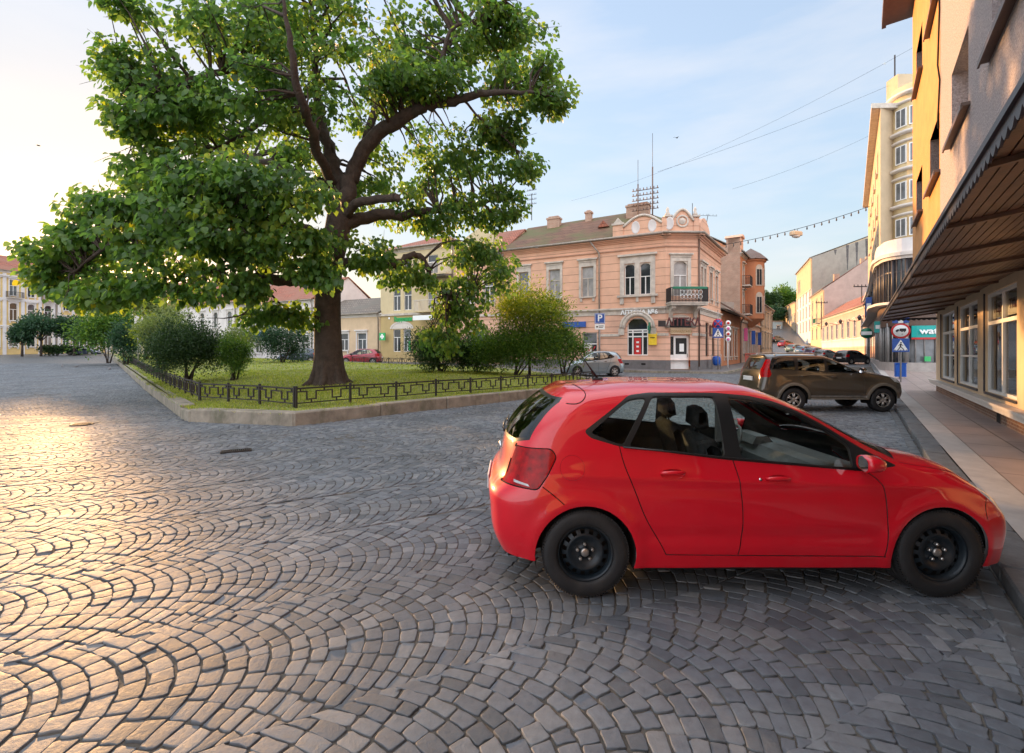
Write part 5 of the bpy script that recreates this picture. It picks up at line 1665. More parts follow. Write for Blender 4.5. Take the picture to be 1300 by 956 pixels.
# upper floors overhang the shopfront
OV = -0.73
Mu = Matrix.Translation((0, OV, 0))
def uY(Y): return (19.3 - Y) * 1.2494
ow = [(uY(Yc + .86), uY(Yc - .86)) for Yc in (17.15, 13.6, 10.15, 6.75, 3.3, -.1, -3.5)]
mb = MB(); holes = [(a, b, 6.72, 8.35) for a, b in ow] + [(a, b, 11.75, 13.4) for a, b in ow]
XB = uY(12.62)
facade_wall(mb, LS, 3.45, 16.0, holes + [(0, XB, 3.45, 16.0)], Mu, 0.42)
mo_ = MB(); facade_wall(mo_, XB, 3.45, 16.0, [h for h in holes if h[1] < XB], Mu, 0.42); mo_.build('wall', 'sunlit_plaster', shop)
mb.quad((0, OV, 3.45), (0, OV, 16), (0, 8, 16), (0, 8, 3.45)); mb.quad((0, OV, 3.46), (0, 8, 3.46), (LS, 8, 3.46), (LS, OV, 3.46))
mb.quad((0, 8, 3.45), (0, 8, 16), (LS, 8, 16), (LS, 8, 3.45)); mb.quad((0, 0, 16), (LS, 0, 16), (LS, 8, 16), (0, 8, 16))
mb.build('wall', 'stucco_grey', shop)
for i, (a, b) in enumerate(ow):
    for z0_, z1_ in ((6.72, 8.35), (11.75, 13.4)):
        f = window(shop, Mu, a, b, z0_, z1_, 'window_white', 'pane_sky', depth=.42, cols=2, transom=0, t=.07)
        s = MB(); s.box(a - .22, b + .22, -.14, .30, z0_ - .07, z0_ - .003, M=Mu); s.box(a - .22, b + .22, -.15, -.12, z0_ - .13, z0_ - .05, M=Mu); s.build('window_sill', 'sill_brown', f)
mb = MB(); mb.box(-.5, LS, OV - .95, 8.3, 16.0, 16.18); mb.box(-.5, LS, OV - 1.0, OV - .85, 15.9, 16.3); mb.build('roof_eave', 'sill_brown', shop)
mb = MB()
for k in range(60):
    x = uY(12.6) ; break
mb.tube([(uY(12.55), OV - .03, 16), (uY(12.6), OV - .035, 13.2), (uY(12.5), OV - .03, 11), (uY(12.62), OV - .05, 9.6), (uY(12.45), OV - .03, 9.1), (uY(12.75), OV - .03, 8.2), (uY(12.7), OV - .03, 7.9)], .022, 6)
mb.build('cable', 'seam', shop)
# awning
aw = thing('awning', 'long dark awning of wooden slats and beams with a scalloped metal edge over the pavement', 'awning', loc, math.atan2(-KDIR.y, -KDIR.x))
X0a = tY(18.7); zi, zo_, dp = 3.32, 3.055, 1.76
def az(y): return zi + (zo_ - zi) * (-y / dp)
mb = MB(); n_ = 20
for k in range(n_):
    ya, yb = -dp * k / n_, -dp * (k + 1) / n_ + .012
    mb.add([(X0a, ya, az(ya)), (LS, ya, az(ya)), (LS, yb, az(yb)), (X0a, yb, az(yb)), (X0a, ya, az(ya) + .025), (LS, ya, az(ya) + .025), (LS, yb, az(yb) + .025), (X0a, yb, az(yb) + .025)],
           [(0, 1, 2, 3), (7, 6, 5, 4), (0, 4, 5, 1), (3, 2, 6, 7)])
mb.build('awning_slats', 'awning_wood', aw)
mb = MB(); mb.add([(X0a, 0, az(0) + .04), (LS, 0, az(0) + .04), (LS, -dp, az(-dp) + .04), (X0a, -dp, az(-dp) + .04), (X0a, 0, az(0) + .075), (LS, 0, az(0) + .075), (LS, -dp, az(-dp) + .075), (X0a, -dp, az(-dp) + .075)], [(0, 1, 2, 3), (7, 6, 5, 4), (0, 3, 7, 4), (2, 1, 5, 6)]); mb.build('awning_deck', 'awning_metal', aw)
x = X0a + .03; bi = 0
while x < LS:
    b_ = MB(); b_.add([(x, 0, az(0) - .002), (x + .06, 0, az(0) - .002), (x + .06, -dp, az(-dp) - .002), (x, -dp, az(-dp) - .002), (x, 0, az(0) - .055), (x + .06, 0, az(0) - .055), (x + .06, -dp, az(-dp) - .045), (x, -dp, az(-dp) - .045)],
           [(0, 3, 2, 1), (4, 5, 6, 7), (0, 1, 5, 4), (1, 2, 6, 5), (2, 3, 7, 6), (3, 0, 4, 7)])
    b_.build('awning_beam', 'awning_wood', aw); x += 2.05
mb = MB(); pts = []
# scalloped valance along the outer edge and the far end
def valance(mb, p0, p1, zt, sw_=.15, h=.055, drop=.055):
    p0, p1 = Vector(p0), Vector(p1); L = (p1 - p0).length; d = (p1 - p0) / L; n = int(L / sw_)
    nn = Vector((-d.y, d.x, 0)) * .008
    for k in range(n):
        a = p0 + d * (L * k / n); sN = 6; w_ = L / n
        poly = [(0, zt), (w_, zt)] + [(w_ * (1 - j / sN), zt - h - drop * math.sin(math.pi * j / sN)) for j in range(sN + 1)]
        v = [a + d * q[0] + nn + Vector((0, 0, q[1])) for q in poly] + [a + d * q[0] - nn + Vector((0, 0, q[1])) for q in poly]
        m_ = len(poly)
        mb.add(v, [tuple(range(m_)), tuple(range(2 * m_ - 1, m_ - 1, -1))] + [(i, m_ + i, m_ + (i + 1) % m_, (i + 1) % m_) for i in range(2, m_)])
valance(mb, (X0a, -dp - .03, 0), (LS, -dp - .03, 0), zo_ + .035)
valance(mb, (X0a - .02, -dp, 0), (X0a - .02, 0, 0), zo_ + .06)
mb.box(X0a - .04, LS, -dp - .06, -dp - .01, zo_ + .036, zo_ + .085)
mb.build('valance', 'awning_metal', aw)

# =================================================================== corner pharmacy, salmon
LF = Vector((-0.89, 0.456)); C1 = Vector((11.57, 35.0)); C2 = Vector((14.0, 35.05)); SD = Vector((0.5705, 0.8213))
PL = 13.9; PA = C1 + LF * PL; PS = 8.6; PB = C2 + SD * PS
GZp = 0.42
ph = thing('pharmacy_building', 'salmon pink corner pharmacy with grey window trim, chamfered corner and mossy roof', 'building', (PA.x, PA.y, 0), math.atan2(-LF.y, -LF.x))
inv = wmat(ph).inverted()
def face_M(root, A, B):
    d = (Vector(B) - Vector(A)); return wmat(root).inverted() @ Matrix.LocRotScale(Vector((A[0], A[1], 0)), Matrix.Rotation(math.atan2(d.y, d.x), 3, 'Z').to_quaternion(), None), d.length
MA, LA = face_M(ph, PA, C1); MC, LC = face_M(ph, C1, C2); MS, LSd = face_M(ph, C2, PB)
EV = 10.6; BD = 5.05; PT = 1.45
def ux_(u, A, B):
    """distance along A->B of the point seen at column u"""
    r = (u - 650) / F; A = Vector(A); d = (Vector(B) - A).normalized()
    return (r * A.y - A.x) / (d.x - r * d.y)
cw = 1.15
wa = []
for u0, u1 in ((659, 671), (697, 711), (738.5, 753.5)):
    x0, x1 = ux_(u0, PA, C1), ux_(u1, PA, C1); wa.append((x0, x1, 6.2, 8.65))
wd = [(ux_(793, PA, C1), ux_(806, PA, C1), 6.15, 8.55), (ux_(812.5, PA, C1), ux_(826, PA, C1), 6.15, 8.55)]
gw = (ux_(796, PA, C1), ux_(822.5, PA, C1), PT, 4.35)
gsh = (ux_(739, PA, C1), ux_(758, PA, C1), PT - .2, 3.3)
gsh2 = (ux_(690, PA, C1), ux_(712, PA, C1), PT, 3.5)
up = MB(); facade_wall(up, LA, BD, EV - .35, wa + wd, MA, .22)
cwn = (.62, 1.65, 5.95, 8.55)
facade_wall(up, LC, BD, EV - .35, [cwn], MC, .22)
sw_ = [(.9, 1.5, 6.1, 8.3), (1.95, 2.5, 6.1, 8.3), (4.0, 4.9, 6.1, 8.3), (6.2, 7.1, 6.1, 8.3)]
facade_wall(up, LSd, BD, EV - .35, sw_, MS, .22)
up.build('upper_wall', 'salmon_upper', ph)
lo = MB(); facade_wall(lo, LA, PT - .35, BD, [gw, gsh, gsh2], MA, .25)
door = (.36, 1.86, GZp, 4.1)
facade_wall(lo, LC, PT - .35, BD, [(door[0], door[1], PT - .35, door[3])], MC, .45)
gs = [(2.6, 3.8, PT - .1, 4.1), (5.0, 6.2, PT - .1, 4.1)]
facade_wall(lo, LSd, PT - .35, BD, gs, MS, .22)
lo.build('lower_wall', 'salmon_lower', ph)
pl = MB()
pl.box(-.05, LA + .02, -.06, 0, 0, PT - .36, M=MA)
pl.box(0, door[0], -.06, 0, 0, PT - .362, M=MC); pl.box(door[1], LC, -.06, 0, 0, PT - .362, M=MC); pl.box(0, LSd, -.06, 0, 0, PT - .36, M=MS)
pl.build('plinth', 'plinth_grey', ph)
tr = MB()
for M_, L_ in ((MA, LA), (MC, LC), (MS, LSd)):
    tr.box(0, L_, -.10, .01, BD - .12, BD - .02, M=M_); tr.box(-.02, L_ + .02, -.20, .01, BD - .02, BD + .10, M=M_); tr.box(0, L_, -.05, .01, BD - .42, BD - .122, M=M_)
tr.build('band_course', 'trim_grey', ph)
for M_, a, b in ((MA, 0, gsh2[0] - .1), (MA, gsh[1] + .1, gw[0] - .55), (MA, gw[1] + .55, LA), (MC, 0, .2), (MC, 2.0, LC), (MS, 0, 2.4), (MS, 4.0, 4.8)):
    tr = MB(); tr.box(a, b, -.08, .01, 2.95, 3.15, M=M_); tr.build('impost_band', 'trim_grey', ph)
co = MB()
for M_, L_ in ((MA, LA), (MC, LC), (MS, LSd)):
    co.box(-.0, L_ + .0, -.10, .02, EV - .95, EV - .87, M=M_)
    cornice(co, L_, EV - .35, M_, ((.10, 0, .10), (.22, .10, .2), (.40, .2, .30)))
co.build('cornice', 'salmon_lower', ph)
gu = MB()
for M_, L_ in ((MA, LA), (MC, LC), (MS, LSd)): gu.tube([M_ @ Vector((-.3, -.52, EV + .02)), M_ @ Vector((L_ + .25, -.52, EV + .02))], .09, 8)
gu.build('gutter', 'gutter_tin', ph)
for x_ in (ux_(763, PA, C1) - .1, .08, ):
    g = MB()
    M_ = MA
    if x_ < 1: x_ = .12
    g.tube([M_ @ Vector((x_ - .7, -.5, EV)), M_ @ Vector((x_ - .1, -.2, EV - .85)), M_ @ Vector((x_, -.14, EV - 1.1)), M_ @ Vector((x_, -.14, .6))], .065, 8); g.build('downpipe', 'gutter_tin', ph)
g = MB(); g.tube([MS @ Vector((.05, -.1, EV)), MS @ Vector((.05, -.1, .6))], .06, 8); g.build('downpipe', 'sill_brown', ph)
# roof: mossy slope behind the eaves
rz_ = 3.4; rb = 6.0
mb = MB()
A_ = MA @ Vector((-.35, -.5, EV + .02)); B_ = MA @ Vector((LA + .1, -.5, EV + .02)); C_ = MC @ Vector((LC + .1, -.5, EV + .02)); D_ = MS @ Vector((LSd + .2, -.5, EV + .02))
rA = MA @ Vector((-.35, rb, EV + 3.6)); rB = MA @ Vector((LA - 3.0, rb, EV + 3.8)); rD = MS @ Vector((LSd + .2, 5.0, EV + 3.0))
mb.add([A_, B_, C_, D_, rD, rB, rA], [(0, 1, 5, 6), (1, 2, 5), (2, 3, 4, 5)])
bA = MA @ Vector((-.35, rb * 2, EV)); bD = MS @ Vector((LSd + .2, 10.5, EV)); 
mb.add([rA, rB, rD, bD, bA], [(0, 1, 4), (1, 2, 3), (1, 3, 4)])
rf = mb.build('roof', 'roof_mossy', ph)
def chimney(parent, M, x, y, z0, z1, w=.9, d=.6, m='old_brick'):
    c = MB(); c.box(x - w / 2, x + w / 2, y - d / 2, y + d / 2, z0, z1, M=M); c.box(x - w / 2 - .07, x + w / 2 + .07, y - d / 2 - .07, y + d / 2 + .07, z1, z1 + .16, M=M); c.box(x - w / 2 + .1, x + w / 2 - .1, y - d / 2 + .08, y + d / 2 - .08, z1 + .16, z1 + .3, M=M)
    return c.build('chimney', m, parent)
chimney(rf, MA, ux_(676, PA, C1), 5.0, EV + 2.6, EV + 3.75, 1.2, .7)
chimney(rf, MA, ux_(722, PA, C1), 5.4, EV + 3.0, EV + 4.0, .55, .5)
chimney(rf, MA, LA - 3.0, 4.6, EV + 2.4, EV + 3.7, 1.9, .9)
d_ = MB(); xx = ux_(756, PA, C1); d_.prism([(xx - .5, EV + 1.75), (xx + .5, EV + 1.75), (xx, EV + 2.3)], 2.2, 3.6, 'y', M=MA); d_.build('dormer', 'roof_red', rf)
# parapet with oval openings and a round gable over the corner
pp = MB(); xs0 = ux_(779, PA, C1)
def arch_par(mb, x0, x1, zb, h0, h1, M, N=18, y0=-.15, y1=.15):
    for k in range(N):
        a, b = k / N, (k + 1) / N
        za, zb2 = zb + h0 + (h1 - h0) * math.sin(math.pi * a), zb + h0 + (h1 - h0) * math.sin(math.pi * b)
        xa, xb = x0 + (x1 - x0) * a, x0 + (x1 - x0) * b
        mb.add([(xa, y0, zb), (xb, y0, zb), (xb, y1, zb), (xa, y1, zb), (xa, y0, za), (xb, y0, zb2), (xb, y1, zb2), (xa, y1, za)], [(0, 3, 2, 1), (4, 5, 6, 7), (0, 1, 5, 4), (2, 3, 7, 6), (1, 2, 6, 5), (3, 0, 4, 7)], 0, False, M)
ZP = EV + .05
pp.box(xs0, xs0 + .8, -.25, .25, ZP, ZP + 1.0, M=MA)
arch_par(pp, xs0 + .8, LA - .25, ZP, 0.8, 1.55, MA)
pp.box(LA - .25, LA + .05, -.2, .25, ZP, ZP + 1.2, M=MA)
pp.box(-.05, .35, -.2, .25, ZP, ZP + 1.2, M=MC)
arch_par(pp, .35, 2.05, ZP, 0.9, 1.75, MC)
pp.box(2.05, LC + .05, -.2, .25, ZP, ZP + 1.2, M=MC)
arch_par(pp, .1, 3.4, ZP, .8, 1.5, MS)
par = pp.build('parapet', 'salmon_upper', ph)
pm = MB()
for M_, a, b, h0, h1 in ((MA, xs0 + .8, LA - .25, 0.8, 1.55), (MC, .35, 2.05, 0.9, 1.75)):
    pts_ = [M_ @ Vector((a + (b - a) * k / 20, -.2, ZP + h0 + (h1 - h0) * math.sin(math.pi * k / 20))) for k in range(21)]
    pm.tube(pts_, .10, 6)
for M_, a, b in ((MA, xs0 - .05, LA + .1), (MC, 0, LC)): pm.box(a, b, -.28, -.16, ZP, ZP + .14, M=M_)
pm.box(xs0 - .08, xs0 + .88, -.33, .33, ZP + 1.0, ZP + 1.15, M=MA); pm.prism([(xs0, ZP + 1.15), (xs0 + .8, ZP + 1.15), (xs0 + .4, ZP + 1.6)], -.2, .2, 'y', M=MA)
for M_, x_ in ((MC, .15), (MC, 2.24)):
    pm.box(x_ - .28, x_ + .28, -.3, .33, ZP + 1.2, ZP + 1.33, M=M_); pm.lathe([(.14, ZP + 1.33), (.19, ZP + 1.45), (.09, ZP + 1.6), (.12, ZP + 1.8), (.04, ZP + 2.0)], 10, M=M_ @ Matrix.Translation((x_, 0, 0)))
# rosette in the round gable
pm.lathe([(.48, -.20), (.42, -.24), (.35, -.20)], 20, M=MC @ Matrix.Translation((1.2, 0, ZP + .88)), axis='y', cap=False)
pm.lathe([(.25, -.19), (.15, -.24), (.02, -.26)], 12, M=MC @ Matrix.Translation((1.2, 0, ZP + .88)), axis='y', cap=False)
pm.build('parapet_moulding', 'trim_grey', par)
for k in range(3):
    o_ = MB(); cx = xs0 + 1.75 + k * 1.25
    o_.lathe([(.01, -.163), (.30, -.163), (.36, -.19), (.40, -.15)], 18, M=MA @ Matrix.Translation((cx, 0, ZP + .68)) @ Matrix.Diagonal((.8, 1, 1.25, 1)), axis='y', cap=False); o_.build('oval_panel', 'white_plaster', par)
# windows
for i, (a, b, c, d) in enumerate(wa):
    window(ph, MA, a, b, c, d, 'trim_grey', 'pane_curtain' if i else 'pane_sky', .2, 2, .62, 'trim_grey', 'trim_grey', .22, .35, .05, lint=.35)
for (a, b, c, d) in wd:
    window(ph, MA, a, b, c, d, 'window_white', 'pane_dark', .2, 2, .58, None, None, arch=.35, wallm='trim_grey')
s = MB()
a0, a1, b0, b1 = wd[0][0], wd[0][1], wd[1][0], wd[1][1]
for xa, xb in ((a0 - .35, a0 - .01), (a1 + .01, b0 - .01), (b1 + .01, b1 + .35)): s.box(xa, xb, -.08, .01, 6.15, 8.6, M=MA)
s.box(a0 - .35, b1 + .35, -.08, .01, 8.602, 9.15, M=MA); s.box(a0 - .5, b1 + .5, -.25, .01, 9.15, 9.3, M=MA); s.box(a0 - .55, b1 + .55, -.22, .01, 5.98, 6.14, M=MA)
s.box(a0 - .35, a0 - .05, -.12, .01, 5.45, 5.98, M=MA); s.box(b1 + .05, b1 + .35, -.12, .01, 5.45, 5.98, M=MA); s.box(a1 + .1, b0 - .1, -.12, .01, 5.6, 5.98, M=MA)
s.build('twin_window_surround', 'trim_grey', ph)
window(ph, MC, *cwn, 'window_white', 'pane_curtain', .2, 2, .6, 'trim_grey', None, .26, .35, .05, arch=.38, lint=.3)
for (a, b, c, d) in sw_: window(ph, MS, a, b, c, d, 'sill_brown', 'pane_dark', .2, 2, .62, 'trim_grey', 'trim_grey', .16, .3, .05)
f = window(ph, MA, *gw, 'window_white', 'pane_dark', .25, 1, .62, None, None, arch=(gw[1] - gw[0]) / 2, wallm='salmon_lower', t=.08)
q = MB(); xm = [gw[0] + .42, gw[1] - .42]
for x_ in xm: q.box(x_ - .05, x_ + .05, .14, .21, PT, PT + 2.0, M=MA)
q.box(gw[0], gw[1], .135, .21, PT + 1.42, PT + 1.52, M=MA); q.box(gw[0], gw[1], .135, .21, PT + 1.93, PT + 2.03, M=MA); q.build('window_bars', 'window_white', f)
q = MB(); q.box(xm[0] + .12, xm[1] - .12, .12, .17, PT + .08, PT + 1.35, M=MA); pr = q.build('poster', 'sign_red', f)
q = MB()
for zz, ww_ in ((.95, .5), (.62, .5), (.27, .5)): q.box(xm[0] + .28, xm[1] - .28, .105, .118, PT + zz, PT + zz + .14, M=MA)
q.build('poster_lines', 'sign_white', pr)
q = MB(); xc = (gw[0] + gw[1]) / 2; rr0 = (gw[1] - gw[0]) / 2 + .12; zc = 4.35 - (gw[1] - gw[0]) / 2
for rr_, tk, yy in ((rr0 + .16, .16, -.06), (rr0 + .36, .10, -.12)):
    q.tube([MA @ Vector((xc + rr_ * math.cos(t_), yy + .02, zc + rr_ * 1.0 * math.sin(t_))) for t_ in np.linspace(0, math.pi, 24)], tk, 6)
for sx in (-1, 1): q.box(xc + sx * (rr0 + .3) - .22, xc + sx * (rr0 + .3) + .22, -.16, .01, zc - .5, zc, M=MA)
q.build('arch_moulding', 'trim_grey', ph)
f = window(ph, MA, *gsh, 'window_white', 'pane_dark', .25, 2, .55, None, None, t=.07)
q = MB(); q.box(gsh[0] + .1, gsh[0] + (gsh[1] - gsh[0]) * .62, .17, .195, gsh[2] + .1, gsh[2] + 1.1, M=MA); p_ = q.build('poster', 'curtain', f)
q = MB(); q.tube([MA @ Vector((gsh[0] + .2 + .17 * k, .165, gsh[2] + .45 + (.28 if k % 2 else 0) + .04 * k)) for k in range(6)], .045, 5); q.build('poster_scrawl', 'sign_red', p_)
window(ph, MA, *gsh2, 'window_white', 'pane_dark', .25, 2, .6, None, None, t=.07)
q = MB(); q.box(gsh2[1] + .2, gsh2[1] + 2.2, -.14, -.02, 3.75, 4.2, M=MA); sg_ = q.build('shop_sign', 'sign_blue', ph)
for (a, b, c, d) in gs: window(ph, MS, a, b, c, d, 'sill_brown', 'pane_dark', .2, 2, .7, None, None, t=.07)
# vents in the plinth
for u_v in (796, 817):
    q = MB(); x_ = ux_(u_v, PA, C1); q.box(x_ - .16, x_ + .16, -.068, -.06, .72, .86, M=MA); q.build('vent_hole', 'seam', ph)
# white door in the chamfer with side light, fanlight and sign band
q = MB(); q.box(door[0], door[1], .30, .34, 3.05, 4.1, M=MC); q.build('door_head', 'trim_grey', ph)
q = MB(); dx0, dx1 = door[0] + .34, door[1] - .02
q.box(dx0, dx0 + .14, .24, .32, GZp, 2.98, M=MC); q.box(dx1 - .14, dx1, .24, .32, GZp, 2.98, M=MC); q.box(dx0 + .14, dx1 - .14, .24, .32, 2.78, 2.98, M=MC); q.box(dx0 + .14, dx1 - .14, .24, .32, GZp, 1.55, M=MC)
dr = q.build('door', 'window_white', ph)
q = MB(); q.quad((dx0 + .14, .28, 1.55), (dx1 - .14, .28, 1.55), (dx1 - .14, .28, 2.78), (dx0 + .14, .28, 2.78), 0, MC); q.build('door_glass', 'pane_dark', dr)
q = MB(); q.box(dx0 + .45, dx1 - .35, .262, .27, 1.75, 2.35, M=MC); q.build('door_notice', 'sign_white', dr)
q = MB(); q.box(dx1 - .12, dx1 - .08, .19, .24, 1.35, 1.6, M=MC); q.build('door_handle', 'pipe_grey', dr)
q = MB(); q.box(door[0], door[0] + .05, .26, .32, GZp, 2.98, M=MC); q.box(door[0] + .05, dx0, .26, .32, GZp, 1.5, M=MC); q.box(door[0] + .05, dx0, .26, .32, 2.9, 2.98, M=MC); q.build('side_light', 'window_white', ph)
q = MB(); q.quad((door[0] + .05, .29, 1.5), (dx0, .29, 1.5), (dx0, .29, 2.9), (door[0] + .05, .29, 2.9), 0, MC); q.build('side_pane', 'pane_dark', ph)
q = MB(); q.box(door[0] - .02, door[1] + .04, -.07, -.03, 3.05, 3.55, M=MC); s1 = q.build('door_sign', 'cream_plaster', ph)
text_obj('lettering', 'Громадська', .30, MC @ TM((door[0] + door[1]) / 2, -.075, 3.28), 'letter_gold', s1, .004)
q = MB()
for rr_, tk in ((.95, .13), (1.12, .06)):
    q.tube([MC @ Vector((1.1 + rr_ * math.cos(t_), -.05, 3.55 + rr_ * .85 * math.sin(t_))) for t_ in np.linspace(0, math.pi, 20)], tk, 6)
q.build('arch_moulding', 'trim_grey', ph)
q = MB(); q.add([(1.1 + .84 * math.cos(t_), -.02, 3.56 + .70 * math.sin(t_)) for t_ in np.linspace(0, math.pi, 16)], [tuple(range(16))[::-1]], 0, False, MC); q.build('fanlight', 'pane_dark', ph)
q = MB(); q.box(-.2, 2.9, -.58, -.55, 3.62, 3.66, M=MC); q.box(-.1, -.06, -.58, 0, 3.62, 3.66, M=MC); q.box(2.3, 2.34, -.58, 0, 3.62, 3.66, M=MC); q.box(-.75, -.2, -.6, -.52, 3.60, 4.05, M=MC); br_ = q.build('sign_bracket', 'balcony_iron', ph)
text_obj('lettering', 'АПТЕКА', .78, MC @ TM(1.12, -.60, 3.92), 'letter_maroon', br_, .04, xscale=.82, bold=.02)
text_obj('lettering', 'АПТЕКА №6', .48, MA @ TM((gw[0] + gw[1]) / 2 + .15, -.14, BD - .28), 'sign_white', ph, .03, bold=.012)
# balcony
q = MB(); bx0, bx1, by = .05, LC + .35, -1.0
q.box(bx0, bx1, by, .02, 5.16, 5.32, M=MC); q.box(bx0 - .06, bx1 + .06, by - .06, .02, 5.322, 5.40, M=MC)
bal = q.build('balcony', 'trim_grey', ph)
for x_ in (.35, 2.2):
    q = MB(); q.prism([(0.0, 5.16), (-.85, 5.16), (-.80, 4.95), (-.35, 4.75), (-.12, 4.3), (0, 4.2)], x_ - .13, x_ + .13, 'x', M=MC)
    q.build('balcony_console', 'trim_grey', bal)
q = MB(); hh = 6.45
q.tube([MC @ Vector(p) for p in ((bx0, 0, hh), (bx0, by, hh), (bx1, by, hh), (bx1, 0, hh))], .035, 6); q.tube([MC @ Vector(p) for p in ((bx0, 0, 5.48), (bx0, by, 5.48), (bx1, by, 5.48), (bx1, 0, 5.48))], .025, 6)
for k in range(27):
    x_ = bx0 + (bx1 - bx0) * k / 26; q.box(x_ - .02, x_ + .02, by - .02, by + .02, 5.4, hh, M=MC)
for k in range(8):
    for x_ in (bx0, bx1): q.box(x_ - .02, x_ + .02, by * k / 8 - .02, by * k / 8 + .02, 5.4, hh, M=MC)
q.build('balcony_railing', 'balcony_iron', bal)
q = MB()
for k in range(6):
    for j in range(2):
        q.lathe([(.13, by - .045), (.16, by - .055), (.13, by - .065)], 12, M=MC @ Matrix.Translation((.85 + k * .27, 0, 5.78 + j * .33)), axis='y', cap=False)
q.build('railing_scrolls', 'sign_white', bal)
q = MB(); q.bev(bx0 + .1, bx1 - .1, by - .14, by + .02, hh - .12, hh + .05, .03, M=MC); q.build('flower_box', 'green_dark', bal)
# things fixed to or hanging on the wall
t_ = thing('letter_box', 'yellow post box on the pink wall beside the arched shop window', 'post box', ph.matrix_world.to_translation()); 
def on_face(name, label, cat, M, x, y, z, group=None):
    Mw = wmat(ph) @ M; p = Mw @ Vector((x, y, z)); return thing(name, label, cat, p, Mw.to_euler().z, group)
bpy.data.objects.remove(t_)
t_ = on_face('letter_box', 'yellow post box on the pink wall beside the arched pharmacy window', 'post box', MA, ux_(829, PA, C1), 0, 2.15)
q = MB(); q.bev(-.30, .30, -.26, 0, .1, .85, .04); q.prism([(-.27, .85), (0, 1.05), (-.0, .85)], -.32, .32, 'x'); q.build('box_body', 'yellow_box', t_)
q = MB(); q.box(-.18, .18, -.27, -.255, .62, .68); q.build('box_slot', 'seam', t_)
t_ = on_face('cross_sign', 'small green pharmacy cross sign sticking out beside the arched window', 'sign', MA, ux_(828.5, PA, C1) - .15, -.45, 3.2)
q = MB(); q.box(-.06, .06, -.14, .14, -.1, .75); q.box(-.06, .06, -.40, .40, .15, .48); q.build('cross_panel', 'green_dark', t_); q = MB(); q.box(-.02, .02, .14, .45, .28, .33); q.build('bracket', 'pipe_grey', t_)
t_ = on_face('hanging_sign', 'small dark red framed sign on a bracket at the street side of the pharmacy', 'sign', MS, .9, -.75, 3.0)
q = MB(); q.box(-.35, .35, -.05, .05, -.1, .72); q.build('sign_frame', 'letter_maroon', t_); q = MB(); q.box(-.22, .22, -.07, -.05, .06, .56); q.build('sign_panel', 'letter_gold', t_)
q = MB(); q.box(-.02, .02, 0, .75, .76, .80); q.box(-.02, .02, -.02, .02, .70, .80); q.build('bracket', 'balcony_iron', t_)
# roof aerials
def antenna(name, label, x, y, z0, z1, bars, blen, group=None, r=.035):
    t = thing(name, label, 'aerial', (x, y, z0), math.atan2(-LF.y, -LF.x), group)
    q = MB(); q.tube([(0, 0, 0), (0, 0, z1 - z0)], r, 6); q.build('mast', 'balcony_iron', t)
    q = MB()
    for k, zz in enumerate(bars): q.tube([(-blen / 2, 0, zz - z0), (blen / 2, 0, zz - z0)], r * .6, 5)
    for k, zz in enumerate(bars):
        for s_ in np.linspace(-.45, .45, 6): q.tube([(blen * s_, 0, zz - z0), (blen * s_, 0, zz - z0 + .14)], r * .5, 4)
    q.build('cross_bars', 'balcony_iron', t)
    return t
p = P(675, 270, 40.5); antenna('rooftop_mast', 'tall thin mast with short cross bars on the left chimney of the mossy roof', p.x, p.y, 13.2, P(0, 246, 40.5).z, [14.6, 15.0, 15.4, 15.8], .9)
t = thing('rooftop_telegraph', 'double post frame with rows of insulators above the pharmacy roof', 'aerial', (P(823, 0, 39).x, 39, EV + 2.0), math.atan2(-LF.y, -LF.x))
for x_, zt in ((-.85, 5.4), (.35, 7.4)):
    q = MB(); q.tube([(x_, 0, -.6), (x_, 0, zt * .62)], .06, 6); q.build('post', 'sill_brown', t)
    q = MB(); q.tube([(x_, 0, zt * .62), (x_, 0, zt)], .02, 5); q.build('rod', 'balcony_iron', t)
for k in range(5):
    q = MB(); zz = 1.1 + k * .42; q.tube([(-1.35, 0, zz), (.85, 0, zz)], .035, 5)
    for s_ in np.linspace(-1.25, .75, 8): q.tube([(s_, 0, zz), (s_, 0, zz + .2)], .04, 5)
    q.build('insulator_bar', 'sill_brown', t)
antenna('roof_aerial', 'thin upright aerial behind the round gable of the pharmacy', P(879, 0, 37).x, 37, EV + 1.5, P(0, 258, 37).z, [], .1, r=.025)
t = antenna('roof_aerial', 'leaning aerial with side arms at the right end of the pharmacy parapet', P(895, 0, 38).x, 38, EV + 1.0, P(0, 272, 38).z, [P(0, 274, 38).z], 1.4, r=.025); t.rotation_euler[1] = R(10)
